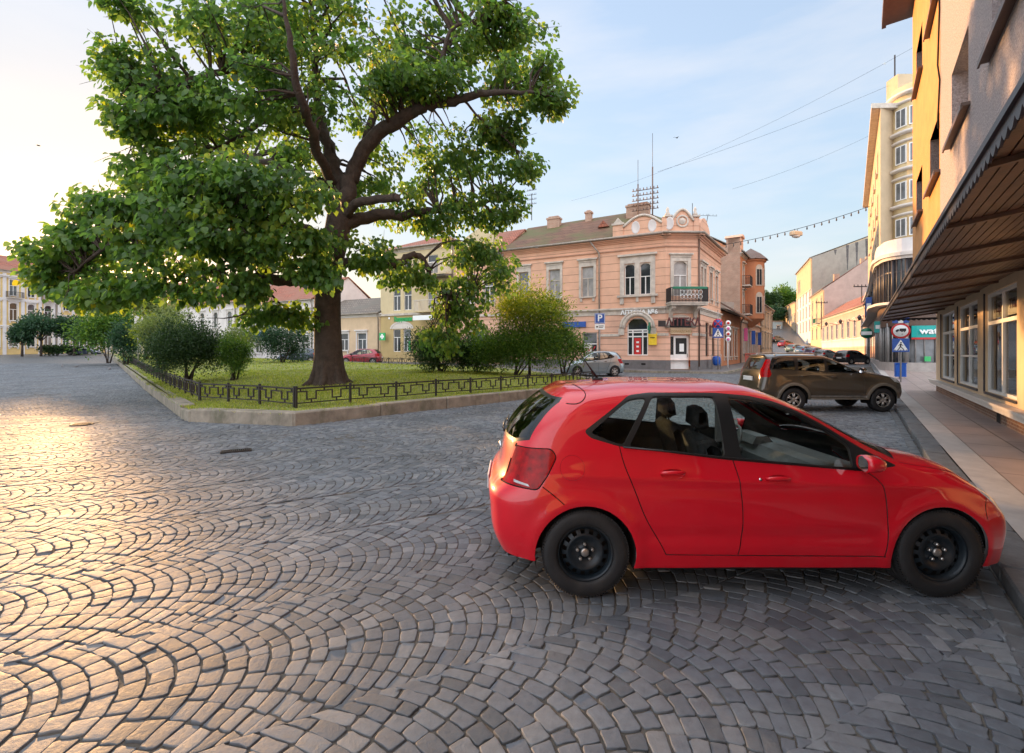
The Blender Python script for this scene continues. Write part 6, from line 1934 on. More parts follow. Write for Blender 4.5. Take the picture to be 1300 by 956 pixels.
# =================================================================== the rest of the town
def building(name, label, A, B, z0, z1, depth, wall, rows=(), roof=None, ground_mat=None, zsplit=None, trim='trim_grey', group=None,
             win='window_white', pane='pane_dark', cat='building', corn=True, sides=True, surround=True):
    """one street house. rows: (za, zb, n, width, arch, surround?) or with explicit x list instead of n"""
    loc, rz, L = frame_between(A, B, 0)
    root = thing(name, label, cat, loc, rz, group)
    holes = []; wl_ = []
    for (za, zb, n, w, arch) in rows:
        xs = n if isinstance(n, (list, tuple)) else [L * (i + .5) / n for i in range(n)]
        for x in xs: holes.append((x - w / 2, x + w / 2, za, zb)); wl_.append(arch)
    def wallpart(nm, m, a, b):
        mb = MB(); hh = [h for h in holes if h[2] >= a - .01 and h[3] <= b + .01]
        facade_wall(mb, L, a, b, hh, I4, .2)
        if sides:
            mb.quad((0, 0, a), (0, 0, b), (0, depth, b), (0, depth, a)); mb.quad((L, 0, b), (L, 0, a), (L, depth, a), (L, depth, b)); mb.quad((L, depth, a), (0, depth, a), (0, depth, b), (L, depth, b))
        mb.build(nm, m, root)
    if zsplit:
        wallpart('lower_wall', ground_mat or wall, z0, zsplit); wallpart('upper_wall', wall, zsplit, z1)
        t = MB(); t.box(-.02, L + .02, -.14, .01, zsplit - .12, zsplit + .10); t.build('band_course', trim, root)
    else: wallpart('wall', wall, z0, z1)
    for h, ar in zip(holes, wl_):
        window(root, I4, *h, win, pane if random.random() < .7 else 'pane_sky', .18, 2, .64, trim if surround else None, trim if surround else None, .14, .12 if surround else 0, .05, arch=ar, wallm=wall, lint=.18)
    if corn:
        c = MB(); cornice(c, L, z1 - .32, I4); c.build('cornice', trim, root)
    if roof:
        kind, rh, m = roof
        e = .45
        r = MB()
        if kind == 'gable':    # ridge along the facade
            pr = [(-e, z1), (-e, z1 + .12), (depth / 2, z1 + rh + .12), (depth + e, z1 + .12), (depth + e, z1), (depth / 2, z1 + rh)]
            r.prism([(p[0], p[1]) for p in pr], -.12, L + .12, 'x')
            g = MB(); g.prism([(0, z1), (depth / 2, z1 + rh), (depth, z1)], 0, L, 'x'); g.build('gable_wall', wall, root)
        elif kind == 'hip':
            a_, b_, c_, d_ = (-e, -e, z1), (L + e, -e, z1), (L + e, depth + e, z1), (-e, depth + e, z1)
            k = min(depth, L) / 2
            r1, r2 = (k, depth / 2, z1 + rh), (L - k, depth / 2, z1 + rh)
            r.add([a_, b_, c_, d_, r1, r2], [(0, 1, 5, 4), (1, 2, 5), (2, 3, 4, 5), (3, 0, 4), (3, 2, 1, 0)])
        elif kind == 'mono':
            r.prism([(-e, z1), (-e, z1 + .14), (depth, z1 + rh + .14), (depth, z1 + rh)], -.1, L + .1, 'x')
            g = MB(); g.prism([(0, z1), (depth, z1 + rh), (depth, z1)], 0, L, 'x'); g.build('gable_wall', wall, root)
        else:
            r.box(-.15, L + .15, -.15, depth + .15, z1, z1 + .25)
        root_roof = r.build('roof', m, root)
    g = MB(); g.tube([(-.1, -.42, z1 + .02), (L + .1, -.42, z1 + .02)], .08, 6); g.tube([(L - .2, -.42, z1), (L - .2, -.1, z1 - .6), (L - .2, -.1, z0)], .06, 6); g.build('gutter', 'gutter_tin', root)
    return root


def balcony(root, M, x0, x1, z, d=.9, h=1.0, m='balcony_iron', slab='trim_grey'):
    q = MB(); q.box(x0, x1, -d, .0, z - .14, z, M=M); b = q.build('balcony', slab, root)
    q = MB()
    q.tube([M @ Vector(p) for p in ((x0, 0, z + h), (x0, -d, z + h), (x1, -d, z + h), (x1, 0, z + h))], .03, 5)
    n = max(4, int((x1 - x0) / .14))
    for k in range(n + 1):
        x = x0 + (x1 - x0) * k / n; q.box(x - .014, x + .014, -d - .014, -d + .014, z, z + h, M=M)
    for k in range(5):
        for x in (x0, x1): q.box(x - .014, x + .014, -d * k / 5 - .014, -d * k / 5 + .014, z, z + h, M=M)
    q.build('railing', m, b); return b


# ---- neighbours to the left of the pharmacy along the back of the square
def along(t): return C1 + LF * t
nA, nB = along(19.0), along(13.95)
n1 = building('salmon_house', 'narrow salmon house with red tiled roof joined to the left side of the pharmacy', nA, nB, .3, 10.4, 9, 'salmon_upper',
              [(6.2, 8.5, [1.6, 3.7], 1.05, 0), (1.7, 3.6, [2.4], 1.5, 0)], ('gable', 3.2, 'roof_red'), 'salmon_lower', 5.05)
q = MB(); q.prism([(1.0, 10.4), (4.2, 10.4), (4.2, 12.2), (2.6, 13.0), (1.0, 12.2)], -.1, 1.6, 'y'); dq = q.build('dormer', 'cream_yellow', n1)
nA, nB = along(28.2), along(19.05)
n2 = building('yellow_corner_house', 'three storey pale yellow house with recessed balconies and ochre ground floor shop', nA, nB, .3, 12.0, 10, 'cream_yellow',
              [(1.75, 4.0, [2.15, 3.45], .95, 0), (1.2, 4.1, [7.0], 1.4, 0), (5.9, 8.2, [2.15, 3.55], .95, 0), (9.2, 11.1, [2.15, 3.55], .95, 0), (6.0, 8.3, [6.6], 1.2, 0), (9.2, 11.1, [6.6], 1.2, 0)],
              ('hip', 2.4, 'roof_red'), 'ochre_brick', 5.5, surround=False)
for zb in (5.65, 9.1): balcony(n2, I4, 5.1, 8.9, zb, 1.1, 1.0, 'white_trim', 'cream_yellow')
q = MB(); q.box(5.0, 9.0, -1.4, 0, 8.75, 8.9); q.prism([(-1.5, 8.9), (0, 8.9), (0, 9.05)], 5.0, 9.0, 'x'); q.build('balcony_canopy', 'roof_grey', n2)
q = MB()
for k in range(16):
    a0, a1 = math.pi * k / 16, math.pi * (k + 1) / 16
    q.quad((2.8 + 1.5 * math.cos(a0), -.06, 4.05 + .75 * math.sin(a0)), (2.8 + 1.3 * math.cos(a0), -.06, 4.05 + .6 * math.sin(a0)), (2.8 + 1.3 * math.cos(a1), -.06, 4.05 + .6 * math.sin(a1)), (2.8 + 1.5 * math.cos(a1), -.06, 4.05 + .75 * math.sin(a1)))
q.add([(2.8 + 1.28 * math.cos(math.pi * k / 16), -.03, 4.05 + .58 * math.sin(math.pi * k / 16)) for k in range(17)], [tuple(range(17))[::-1]]); q.build('fanlight_arch', 'white_trim', n2)
text_obj('lettering', 'Подорожник', .62, TM(3.0, -.06, 4.98), 'green_sign', n2, .03, xscale=.60, bold=.02)
q = MB(); q.lathe([(.12, -.07), (.001, -.07)], 10, M=Matrix.Translation((1.2, 0, 5.15)), axis='y', cap=False); q.box(5.1, 7.6, -1.14, -1.10, 4.75, 5.2); q.build('shop_sign', 'sign_white', n2)
q = MB(); q.box(3.55, 3.86, .11, .13, 1.9, 2.8); q.build('poster', 'green_sign', n2)
Mn = wmat(n2)
pz = Mn @ Vector((.75, -.55, 2.9)); t_ = thing('cross_sign', 'lit-green square cross sign at the left corner of the yellow house', 'sign', pz, Mn.to_euler().z)
q = MB(); q.box(-.38, .38, -.05, .05, 0, .76); q.build('sign_panel', 'green_sign', t_); q = MB(); q.box(-.1, .1, -.065, -.05, .12, .64); q.box(-.26, .26, -.067, -.05, .28, .48); q.build('cross_mark', 'sign_white', t_); q = MB(); q.box(-.03, .03, .05, .5, .35, .4); q.build('bracket', 'pipe_grey', t_)
nA, nB = along(38), along(28.25)
building('low_cream_house', 'single storey cream house with white pilasters and grey tiled roof behind the tree trunk', nA, nB, .4, 5.7, 9, 'cream_plaster',
         [(1.9, 3.7, [1.6, 4.6, 7.2], 1.3, 0)], ('gable', 2.2, 'roof_grey'), trim='white_plaster')
nA, nB = along(52), along(38.1)
n4 = building('long_white_house', 'long white two storey house with red roof glimpsed behind the lawn shrubs', nA, nB, .4, 7.6, 10, 'white_plaster',
         [(1.6, 3.4, 5, 1.3, 0), (4.6, 6.4, 6, 1.0, .4)], ('gable', 3.2, 'roof_red'), trim='white_plaster')
q = MB(); q.box(1.2, 5.5, -.5, -.1, 3.6, 4.2); q.build('shop_sign', 'sign_blue', n4)
nA, nB = along(70), along(52.1)
building('white_arched_house', 'white house with arched openings behind the middle shrubs', nA, nB, .4, 8.0, 10, 'white_plaster',
         [(1.6, 3.6, 6, 1.2, .5), (4.9, 6.9, 6, 1.1, .5)], ('gable', 3.4, 'roof_red'), trim='white_plaster')
nA, nB = along(86), along(70.1)
building('pink_roofed_house', 'pale house with broad orange red roof far beyond the left end of the lawn', nA, nB, .6, 8.6, 12, 'cream_yellow',
         [(1.9, 3.9, 7, 1.2, 0), (5.4, 7.4, 7, 1.1, 0)], ('gable', 4.2, 'roof_red'), trim='white_plaster')

# ---- ornate yellow facades, far left
f1 = building('ornate_yellow_building', 'ornate three storey yellow and white building with arched windows and red roof at far left', (-84.6, 69), (-80.6, 82.2), .8, 15.0, 12, 'yellow_facade',
         [(2.6, 5.4, 6, 1.1, .5), (6.9, 9.8, 6, 1.0, .45), (11.0, 13.6, 6, 1.0, 0)],
         ('gable', 3.2, 'roof_red'), 'yellow_facade', 6.0, 'white_plaster')
q = MB()
for x in (.2, 2.3, 4.6, 6.9, 9.2, 11.5, 13.5): q.box(x - .22, x + .22, -.12, .01, 1.2, 14.6)
q.box(0, 13.7, -.16, .01, 10.2, 10.6); q.build('pilasters', 'white_plaster', f1)
for x in (8.05, 12.6): balcony(f1, I4, x - 1.0, x + 1.0, 10.7, .7, .9)
q = MB()
q.box(.1, 13.6, -.34, .0, 14.1, 14.3); q.box(.1, 13.6, -.2, .0, 13.9, 14.1); q.build('cornice_moulding', 'white_plaster', f1)
f1b = building('narrow_grey_building', 'narrow pinkish building edge at the extreme left of the square', (-86, 62), (-84.8, 68.8), .8, 16.0, 12, 'pink_plaster', [(11, 13.5, 2, 1.1, 0), (6.8, 9.5, 2, 1.1, 0), (2.5, 5, 2, 1.1, 0)], ('gable', 4, 'roof_red'), trim='white_plaster')
f2 = building('second_yellow_building', 'three storey yellow building with white pilasters behind the round street trees at left', (-80.4, 82.5), (-78.2, 96), 1.0, 12.2, 10, 'yellow_facade',
         [(2.4, 4.6, 6, 1.1, 0), (6.0, 8.0, 6, 1.0, 0), (9.2, 11.2, 6, 1.0, 0)], ('gable', 2.4, 'roof_red'), 'yellow_facade', 5.6, 'white_plaster')
q = MB()
for k in range(7): x = 13.6 * k / 6; q.box(x - .25, x + .25, -.1, .01, 1.2, 11.8)
q.build('pilasters', 'white_plaster', f2)
building('distant_house', 'low distant house with orange roof seen between the left shrubs', (-77, 100), (-62, 106), 1.4, 9.5, 12, 'cream_yellow', [(3, 5, 6, 1.1, 0)], ('gable', 4.5, 'roof_red'), trim='white_plaster')

# ---- street, left side beyond the pharmacy
sA, sB = C2 + SD * 8.8, C2 + SD * 19.2
low = building('low_shop', 'low orange brick shop with overhanging eave between the pharmacy and the tall brick gable', sA, sB, .2, 5.5, 6, 'orange_lower',
         [(1.3, 3.9, [2.0, 4.6, 7.4], 1.3, .4)], ('mono', 1.6, 'roof_grey'), trim='trim_grey', win='sill_brown', corn=False)
q = MB(); q.add([(-.3, -1.2, 5.25), (10.4, -1.2, 5.0), (10.4, 0, 5.9), (-.3, 0, 6.1), (-.3, -1.2, 5.4), (10.4, -1.2, 5.15), (10.4, 0, 6.05), (-.3, 0, 6.25)], [(0, 1, 2, 3), (7, 6, 5, 4), (0, 4, 5, 1), (3, 2, 6, 7), (0, 3, 7, 4), (1, 5, 6, 2)]); q.build('eave', 'sill_brown', low)
q = MB()
for k in range(12):
    x = 3.0 + k * .62; q.box(x - .02, x + .02, -1.6, -1.56, .2, 1.6)
q.box(3.0, 10, -1.6, -1.56, 1.55, 1.6); q.box(3.0, 10, -1.6, -1.56, .9, .94); q.build('railing', 'sign_red', low)
q = MB(); q.box(9.86, 9.94, -.8, -.45, 2.9, 4.3); q.build('banner', 'pink_item', low)
oA, oB = C2 + SD * 19.3, C2 + SD * 36
og = building('orange_turret_house', 'three storey orange house with oriel turret, iron balconies and bare brick gable', oA, oB, .4, 12.6, 9, 'orange_lower',
         [(6.3, 8.5, [2.0, 9.5, 12.5], 1.1, .5), (9.4, 11.5, [2.0, 9.5, 12.5], 1.1, .5), (1.6, 4.0, [2.5, 6, 9.5, 12.5], 1.6, 0)], ('gable', 3.0, 'roof_grey'), 'pink_plaster', 5.2, win='window_white')
q = MB(); q.prism([(0, .5), (9, .5), (9, 12.6), (5.5, 15.5), (4.0, 13.9), (1.4, 13.4), (1.4, 14.3), (0, 14.3)], -.16, -.02, 'x'); q.build('brick_gable', 'old_brick', og)
q = MB(); q.prism([(.6, .5), (6.5, .5), (6.5, 7.9), (.6, 7.2)], -.19, -.165, 'x'); q.build('peeling_render', 'peeling_plaster', og)
q = MB(); q.box(-.16, 1.3, -.1, 1.2, 12.6, 14.3); q.prism([(-.3, 14.3), (1.45, 14.3), (1.1, 14.6), (0, 14.6)], -.25, 1.55, 'y'); q.build('gable_pier', 'salmon_upper', og)
q = MB(); cx = 5.4
q.lathe([(.2, 4.6), (1.5, 5.6), (1.5, 12.2), (1.7, 12.3), (1.7, 12.55)], 8, M=Matrix.Translation((cx, -.3, 0)) @ Matrix.Rotation(R(22.5), 4, 'Z'), smooth=False); tur = q.build('oriel', 'orange_lower', og)
q = MB(); q.lathe([(1.95, 12.5), (1.2, 13.2), (.02, 14.0)], 8, M=Matrix.Translation((cx, -.3, 0)) @ Matrix.Rotation(R(22.5), 4, 'Z'), smooth=False); q.build('oriel_roof', 'sill_brown', tur)
for zz in (6.3, 9.5):
    for an in (-135, -90, -45):
        Mo = Matrix.Translation((cx, -.3, 0)) @ Matrix.Rotation(R(an + 90), 4, 'Z') @ Matrix.Translation((0, -1.40, 0))
        q = MB(); q.box(-.42, .42, -.05, .02, zz - .1, zz + 1.95, M=Mo); q.add([(.42 * math.cos(a), -.05, zz + 1.95 + .42 * math.sin(a)) for a in np.linspace(0, math.pi, 10)], [tuple(range(10))[::-1]], 0, False, Mo); o_ = q.build('window', 'trim_grey', tur)
        q = MB(); q.box(-.30, -.03, -.062, -.05, zz, zz + 1.8, M=Mo); q.box(.03, .30, -.062, -.05, zz, zz + 1.8, M=Mo); q.build('pane', 'pane_dark', o_)
balcony(og, I4, 1.1, 3.0, 9.2, .8, 1.0); balcony(og, I4, 1.1, 3.0, 6.0, .8, 1.0)
for (x, m) in ((4.6, 'sign_blue'), (10.0, 'sign_blue')):
    q = MB(); q.box(x - .05, x + .05, -.9, -.5, 2.6, 4.2); q.build('banner', m, og)
# beyond: stepping houses up the hill, left
building('hill_house', 'small ochre house stepping up the hill behind the orange turret house', C2 + SD * 36.2, C2 + SD * 50, 1.0, 8.4, 9, 'yellow_plaster', [(2.5, 4.4, 4, 1.1, 0), (5.6, 7.4, 4, 1.0, 0)], ('gable', 2.6, 'roof_grey'))

# ---- street, right side
q = None
pkA, pkB = (66.6, 100.0), (52.6, 69.0)
b1 = building('pink_low_house', 'long pink single storey house with pilasters and red roof on the right of the street', pkA, pkB, .6, 8.7, 9, 'pink_plaster',
         [(4.2, 6.9, 8, 1.3, 0)], ('gable', 3.4, 'roof_red'), 'white_plaster', 3.9, 'white_plaster')
q = MB(); q.box(0, 34.0, -.06, .0, .7, 2.6); q.build('plinth', 'salmon_lower', b1)
t2 = building('yellow_gabled_house', 'narrow yellow house with green balcony and bare pink side gable above the red roof', (75.2, 117), (67.4, 100.4), 1.5, 15.3, 20, 'yellow_plaster',
         [(5.0, 7.2, 3, 1.2, 0), (8.6, 10.8, 3, 1.2, .4), (11.8, 13.8, 3, 1.1, 0)], ('gable', 7.5, 'roof_red'), 'cream_yellow', 8.0)
q = MB(); L2 = (Vector((75.2, 117)) - Vector((67.4, 100.4))).length; q.prism([(0, 1), (20, 1), (20, 15.3), (10, 22.9), (0, 15.4)], L2 + .02, L2 + .14, 'x'); q.build('side_gable', 'pink_plaster', t2)
balcony(t2, I4, 11, 14.5, 8.3, 1.0, 1.0, 'green_dark')
q = MB(); q.box(L2 - 2.2, L2 - 1.0, 2.0, 3.0, 16.5, 18.6); q.build('chimney', 'old_brick', t2)
q = MB()
for k in range(5): q.box(L2 - .9, L2 + .1, 6.5 + k * .9, 7.0 + k * .9, 20.2 + k * .3 - max(0, (6.5 + k * .9 - 10)) * .6, 21.4 + k * .3 - max(0, (6.5 + k * .9 - 10)) * .6)
q.build('ridge_steps', 'old_brick', t2)
t3 = building('tall_gable_building', 'tall building with sunlit yellow front and huge stained grey blank gable', (88, 143.7), (76.2, 118.2), 4.0, 25.7, 24, 'yellow_plaster',
         [(7.5, 9.8, 5, 1.2, 0), (11.2, 13.6, 5, 1.2, 0), (15.0, 17.4, 5, 1.2, 0), (19.5, 22.5, [4, 7], 1.3, 0)], ('mono', 8.5, 'roof_grey'), 'white_plaster', 17.9)
L3 = (Vector((88, 143.7)) - Vector((76.2, 118.2))).length
q = MB(); q.prism([(0.1, 3), (24, 3), (24, 33.4), (0.1, 25.8)], L3 + .02, L3 + .16, 'x'); q.build('side_gable', 'grey_wall', t3)
mat('stain_dark', (0.11, 0.105, 0.10), .9, var=.4, scale=2)
for (y, a, b) in ((7.5, 22.0, 28.2), (9.4, 23, 28.7), (11.4, 21.5, 29.3), (13.0, 25, 29.8), (15.5, 23, 30.5), (5.0, 26, 27.3), (18, 24, 31.4), (20.5, 26, 32)):
    q = MB(); n_ = 7
    for k in range(n_):
        w_, w2 = .32 * (1 - k / n_ * .8) * random.uniform(.8, 1.2), .32 * (1 - (k + 1) / n_ * .8)
        q.quad((L3 + .165, y - w2, b - (b - a) * (k + 1) / n_), (L3 + .165, y + w2, b - (b - a) * (k + 1) / n_), (L3 + .165, y + w_, b - (b - a) * k / n_), (L3 + .165, y - w_, b - (b - a) * k / n_))
    q.build('soot_streak', 'stain_dark', t3)
building('upper_yellow_house', 'small ornate yellow house high up the street beside the hillside trees', (104, 182), (88.5, 145), 8.0, 17.4, 14, 'yellow_plaster',
         [(11, 13.6, 9, 1.4, .5)], ('gable', 2.4, 'roof_grey'))
building('blue_end_house', 'pale blue building closing the top of the uphill street', (79.0, 150), (88.0, 151), 5.0, 11.6, 6, 'pale_blue', [(8.6, 10.2, 3, 1.2, 0)], ('flat', 1, 'roof_grey'), corn=False)

# ---- cream corner building with the curved shop, right beyond the awning building
cb = thing('curved_corner_building', 'tall cream yellow building with curved glazed bay and teal chemist shop on its corner', 'building', (30.3, 38, 0), 0)
inv = wmat(cb).inverted()
def smooth_poly(pts, n=6):
    P_ = [Vector(p) for p in pts]; out = []
    for i in range(len(P_) - 1):
        p0, p1, p2, p3 = P_[max(i - 1, 0)], P_[i], P_[i + 1], P_[min(i + 2, len(P_) - 1)]
        for k in range(n):
            t = k / n; out.append(0.5 * ((2 * p1) + (-p0 + p2) * t + (2 * p0 - 5 * p1 + 4 * p2 - p3) * t * t + (-p0 + 3 * p1 - 3 * p2 + p3) * t ** 3))
    out.append(P_[-1]); return out
path = smooth_poly([(49.8, 65), (38.5, 49.2), (30.4, 38.4), (28.9, 36.0), (28.35, 34.6), (28.9, 33.65), (30.3, 33.2), (33.2, 32.8), (39, 32.4)], 5)
def ribbon(path, off, z0, z1, thick=0.0):
    """vertical band following the curved front, pushed out by off towards the street"""
    q = MB(); n = len(path); o = []
    for i, p in enumerate(path):
        d = (path[min(i + 1, n - 1)] - path[max(i - 1, 0)]).normalized(); nn = Vector((d.y, -d.x)) * -1   # path runs far -> near, street on the right-hand side
        nn = Vector((d.y, -d.x)); o.append(nn)
    for i in range(n - 1):
        a, b = path[i] + o[i] * off, path[i + 1] + o[i + 1] * off
        q.quad((a.x, a.y, z0), (b.x, b.y, z0), (b.x, b.y, z1), (a.x, a.y, z1))
        if thick:
            a2, b2 = path[i] + o[i] * (off - thick), path[i + 1] + o[i + 1] * (off - thick)
            q.quad((a.x, a.y, z1), (b.x, b.y, z1), (b2.x, b2.y, z1), (a2.x, a2.y, z1)); q.quad((a2.x, a2.y, z0), (b2.x, b2.y, z0), (b.x, b.y, z0), (a.x, a.y, z0))
    return q, o
_, ONRM = ribbon(path, 0, 0, 1)
if (Vector((0, 0)) - path[8]).dot(ONRM[8]) < 0: FL = -1
else: FL = 1
def rib(name, m, off, z0, z1, thick=0.0, pth=None, parent=None):
    q, _ = ribbon(pth or path, off * FL, z0, z1, thick * FL); return q.build(name, m, parent or cb, world=True)
rib('shop_plinth', 'pale_band', .12, 0, .95, .3)
rib('shop_glazing', 'pane_dark', -.05, .95, 3.62)
rib('fascia', 'sill_brown', .10, 3.62, 5.3, .3)
rib('canopy_edge', 'white_trim', .85, 5.2, 5.38, 1.0)
rib('bay_glazing', 'pane_dark', .25, 5.38, 8.5)
rib('cornice', 'white_trim', .45, 8.5, 8.72, .6); rib('cornice', 'white_trim', .62, 8.722, 8.98, .8); rib('parapet', 'white_plaster', .30, 8.98, 10.0, .3)
q = MB(); qb = MB()
n = len(path)
for i in range(n):
    p = path[i] + ONRM[i] * FL * .02
    if i % 2 == 0: q = MB(); q.tube([(p.x, p.y, .95), (p.x, p.y, 3.9)], .045 if i % 6 else .13, 6); q.build('shop_mullion', 'pipe_grey', cb, world=True)
    p = path[i] + ONRM[i] * FL * .27; qb = MB(); qb.tube([(p.x, p.y, 5.4), (p.x, p.y, 8.5)], .045 if i % 3 else .10, 6); qb.build('bay_mullion', 'awning_metal', cb, world=True)
rib('bay_transom', 'awning_metal', .29, 7.55, 7.65, .04)
# shop roof slab behind the parapet and upper mass
UA, UB = Vector((49.8, 65)), Vector((30.6, 38.6))
def solid(pts, z0, z1, nm, m):
    q = MB(); q.prism([(p[0], p[1]) for p in pts], z0, z1, 'z'); return q.build(nm, m, cb, world=True)
solid([(49.8, 65), (38.7, 49.2), (30.9, 38.4), (29.4, 36.0), (29.0, 34.7), (29.5, 34.1), (39, 32.9), (60, 32.5), (75, 60)], 8.9, 9.0, 'terrace', 'roof_grey')
solid([(49.8, 65), (39.0, 49.2), (31.2, 38.4), (29.7, 36.0), (29.3, 34.8), (29.8, 34.4), (39, 33.2), (60, 32.8), (75, 60)], 0, .9, 'shop_floor', 'dark_room')
d = (UB - UA); Lu = d.length; Mu2 = inv @ Matrix.LocRotScale(Vector((UA.x, UA.y, 0)), Matrix.Rotation(math.atan2(d.y, d.x), 3, 'Z').to_quaternion(), None)
q = MB(); hl = []
for zz in (10.4, 14.0, 17.8):
    for x in (8, 13, 18, 23, 28): hl.append((x - .75, x + .75, zz, zz + 2.0))
facade_wall(q, Lu, 9.0, 22.0, hl, Mu2, .3); q.build('street_wall', 'yellow_plaster', cb)
for h in hl: window(cb, Mu2, *h, 'window_white', 'pane_dark', .25, 2, .64, None, 'white_trim', .1, 0, .05)
sd = Vector((.86, -.1)).normalized(); pB = UB; pC = UB + Vector((2.6, .9))
q = MB(); q.quad((pB.x, pB.y, 9), (pC.x, pC.y, 9), (pC.x, pC.y, 22), (pB.x, pB.y, 22)); q.quad((pC.x, pC.y, 9), (60, 38, 9), (60, 38, 22), (pC.x, pC.y, 22))
q.build('side_wall', 'tan_plaster', cb, world=True)
q = MB(); e_ = .5
dn = Vector((-d.y, d.x)).normalized(); dn = dn if dn.dot(-UB) > 0 else -dn
ra, rb_ = UA + dn * .6, UB + dn * .6 - d.normalized() * -.4
q.add([(ra.x, ra.y, 22), (rb_.x, rb_.y, 22), (60, 37.5, 22), (75, 65, 22), (ra.x, ra.y, 22.4), (rb_.x, rb_.y, 22.4), (60, 37.5, 22.4), (75, 65, 22.4)], [(3, 2, 1, 0), (4, 5, 6, 7), (0, 1, 5, 4), (1, 2, 6, 5)]); q.build('roof', 'trim_grey', cb, world=True)
plaster('bay_yellow', (0.64, 0.50, 0.28), stain=0.2)
# stair tower with stacked curved bays
tw = Vector((32.9, 38.6)); 
q = MB(); q.box(tw.x - .6, tw.x + 8, tw.y + .3, tw.y + 1.5, 9.0, 25.0); q.box(tw.x + 3.5, tw.x + 8, tw.y + 1.5, tw.y + 6, 9.0, 24.9); q.build('stair_tower', 'yellow_plaster', cb, world=True)
q = MB(); q.lathe([(1.6, 9.0), (1.6, 23.6)], 24, M=Matrix.Translation((tw.x + .7, tw.y + .1, 0))); q.build('curved_bay', 'bay_yellow', cb, world=True)
for zz in (10.8, 13.8, 16.8, 19.8, 23.0):
    q = MB(); q.lathe([(1.62, zz - .25), (1.95, zz - .2), (1.95, zz), (1.62, zz + .05)], 24, M=Matrix.Translation((tw.x + .7, tw.y + .1, 0)), cap=False); q.lathe([(1.62, zz - .9), (1.78, zz - .85), (1.78, zz - .7), (1.62, zz - .65)], 24, M=Matrix.Translation((tw.x + .7, tw.y + .1, 0)), cap=False); q.build('bay_ring', 'white_trim', cb, world=True)
for zz in (11.2, 14.2, 17.2, 20.2):
    for an in (-165, -130, -95):
        Mo = Matrix.Translation((tw.x + .7, tw.y + .1, 0)) @ Matrix.Rotation(R(an + 90), 4, 'Z') @ Matrix.Translation((0, -1.58, 0))
        q = MB(); q.box(-.42, .42, -.07, .02, zz, zz + 1.5, M=Mo); w_ = q.build('window', 'window_white', cb, world=True)
        q = MB(); q.box(-.34, -.04, -.08, -.07, zz + .08, zz + 1.42, M=Mo); q.box(.04, .34, -.08, -.07, zz + .08, zz + 1.42, M=Mo); q.build('pane', 'pane_sky', w_, world=True)
q = MB(); q.tube([(P(1136, 0, 40).x, 40, 22), (P(1136, 0, 40).x, 40, P(0, 70, 40).z)], .06, 6); q.box(P(1136, 0, 40).x - .05, P(1136, 0, 40).x + .9, 39.97, 40.03, 24.2, 24.3); q.build('aerial_mast', 'balcony_iron', cb, world=True)
# chemist sign band, door, red line, small displays at the near end of the curve
def on_path(t0, t1, name, m, off, z0, z1, parent=None):
    """flat panel following part of the curve (t in path index)"""
    pts = [path[i] for i in range(t0, t1 + 1)]
    q = MB()
    for i in range(t0, t1):
        a, b = path[i] + ONRM[i] * FL * off, path[i + 1] + ONRM[i + 1] * FL * off
        a2, b2 = path[i] + ONRM[i] * FL * (off - .12), path[i + 1] + ONRM[i + 1] * FL * (off - .12)
        q.quad((a.x, a.y, z0), (b.x, b.y, z0), (b.x, b.y, z1), (a.x, a.y, z1)); q.quad((a.x, a.y, z1), (b.x, b.y, z1), (b2.x, b2.y, z1), (a2.x, a2.y, z1)); q.quad((a2.x, a2.y, z0), (b2.x, b2.y, z0), (b.x, b.y, z0), (a.x, a.y, z0))
        if i == t0: q.quad((a.x, a.y, z0), (a.x, a.y, z1), (a2.x, a2.y, z1), (a2.x, a2.y, z0))
    return q.build(name, m, parent or cb, world=True)
n0 = 25
sgn = on_path(n0, len(path) - 1, 'sign_band', 'teal_sign', .30, 2.76, 3.60)
on_path(n0, len(path) - 1, 'red_line', 'sign_red', .28, 2.62, 2.755)
on_path(30, 34, 'door_recess', 'seam', .02, .45, 2.6)
on_path(25, 30, 'display_window', 'pane_sky', .0, .95, 2.6)
a, b = path[28], path[35]; dd = (b - a).normalized(); an_ = math.atan2(dd.y, dd.x)
cpt = path[30] + ONRM[30] * FL * .36 + dd * .02
Mt = inv @ (Matrix.Translation((cpt.x, cpt.y, 3.2)) @ Matrix.Rotation(an_, 4, 'Z') @ Matrix.Rotation(R(90), 4, 'X'))
text_obj('lettering', 'watsons', .62, Mt, 'sign_white', sgn, .03, xscale=1.25, bold=.012)
for i, (dx_, z_, w_, h_, m_) in enumerate(((.2, 1.2, .22, .95, 'pink_item'), (1.35, 1.7, .4, .6, 'teal_sign'), (-.7, 1.05, .4, .35, 'green_sign'))):
    p0 = cpt + dd * dx_ - ONRM[30] * FL * .20; q = MB(); Mq = Matrix.Translation((p0.x, p0.y, 0)) @ Matrix.Rotation(an_, 4, 'Z'); q.box(-w_ / 2, w_ / 2, -.08, -.04, z_, z_ + h_, M=Mq); q.build('display_card', m_, cb, world=True)
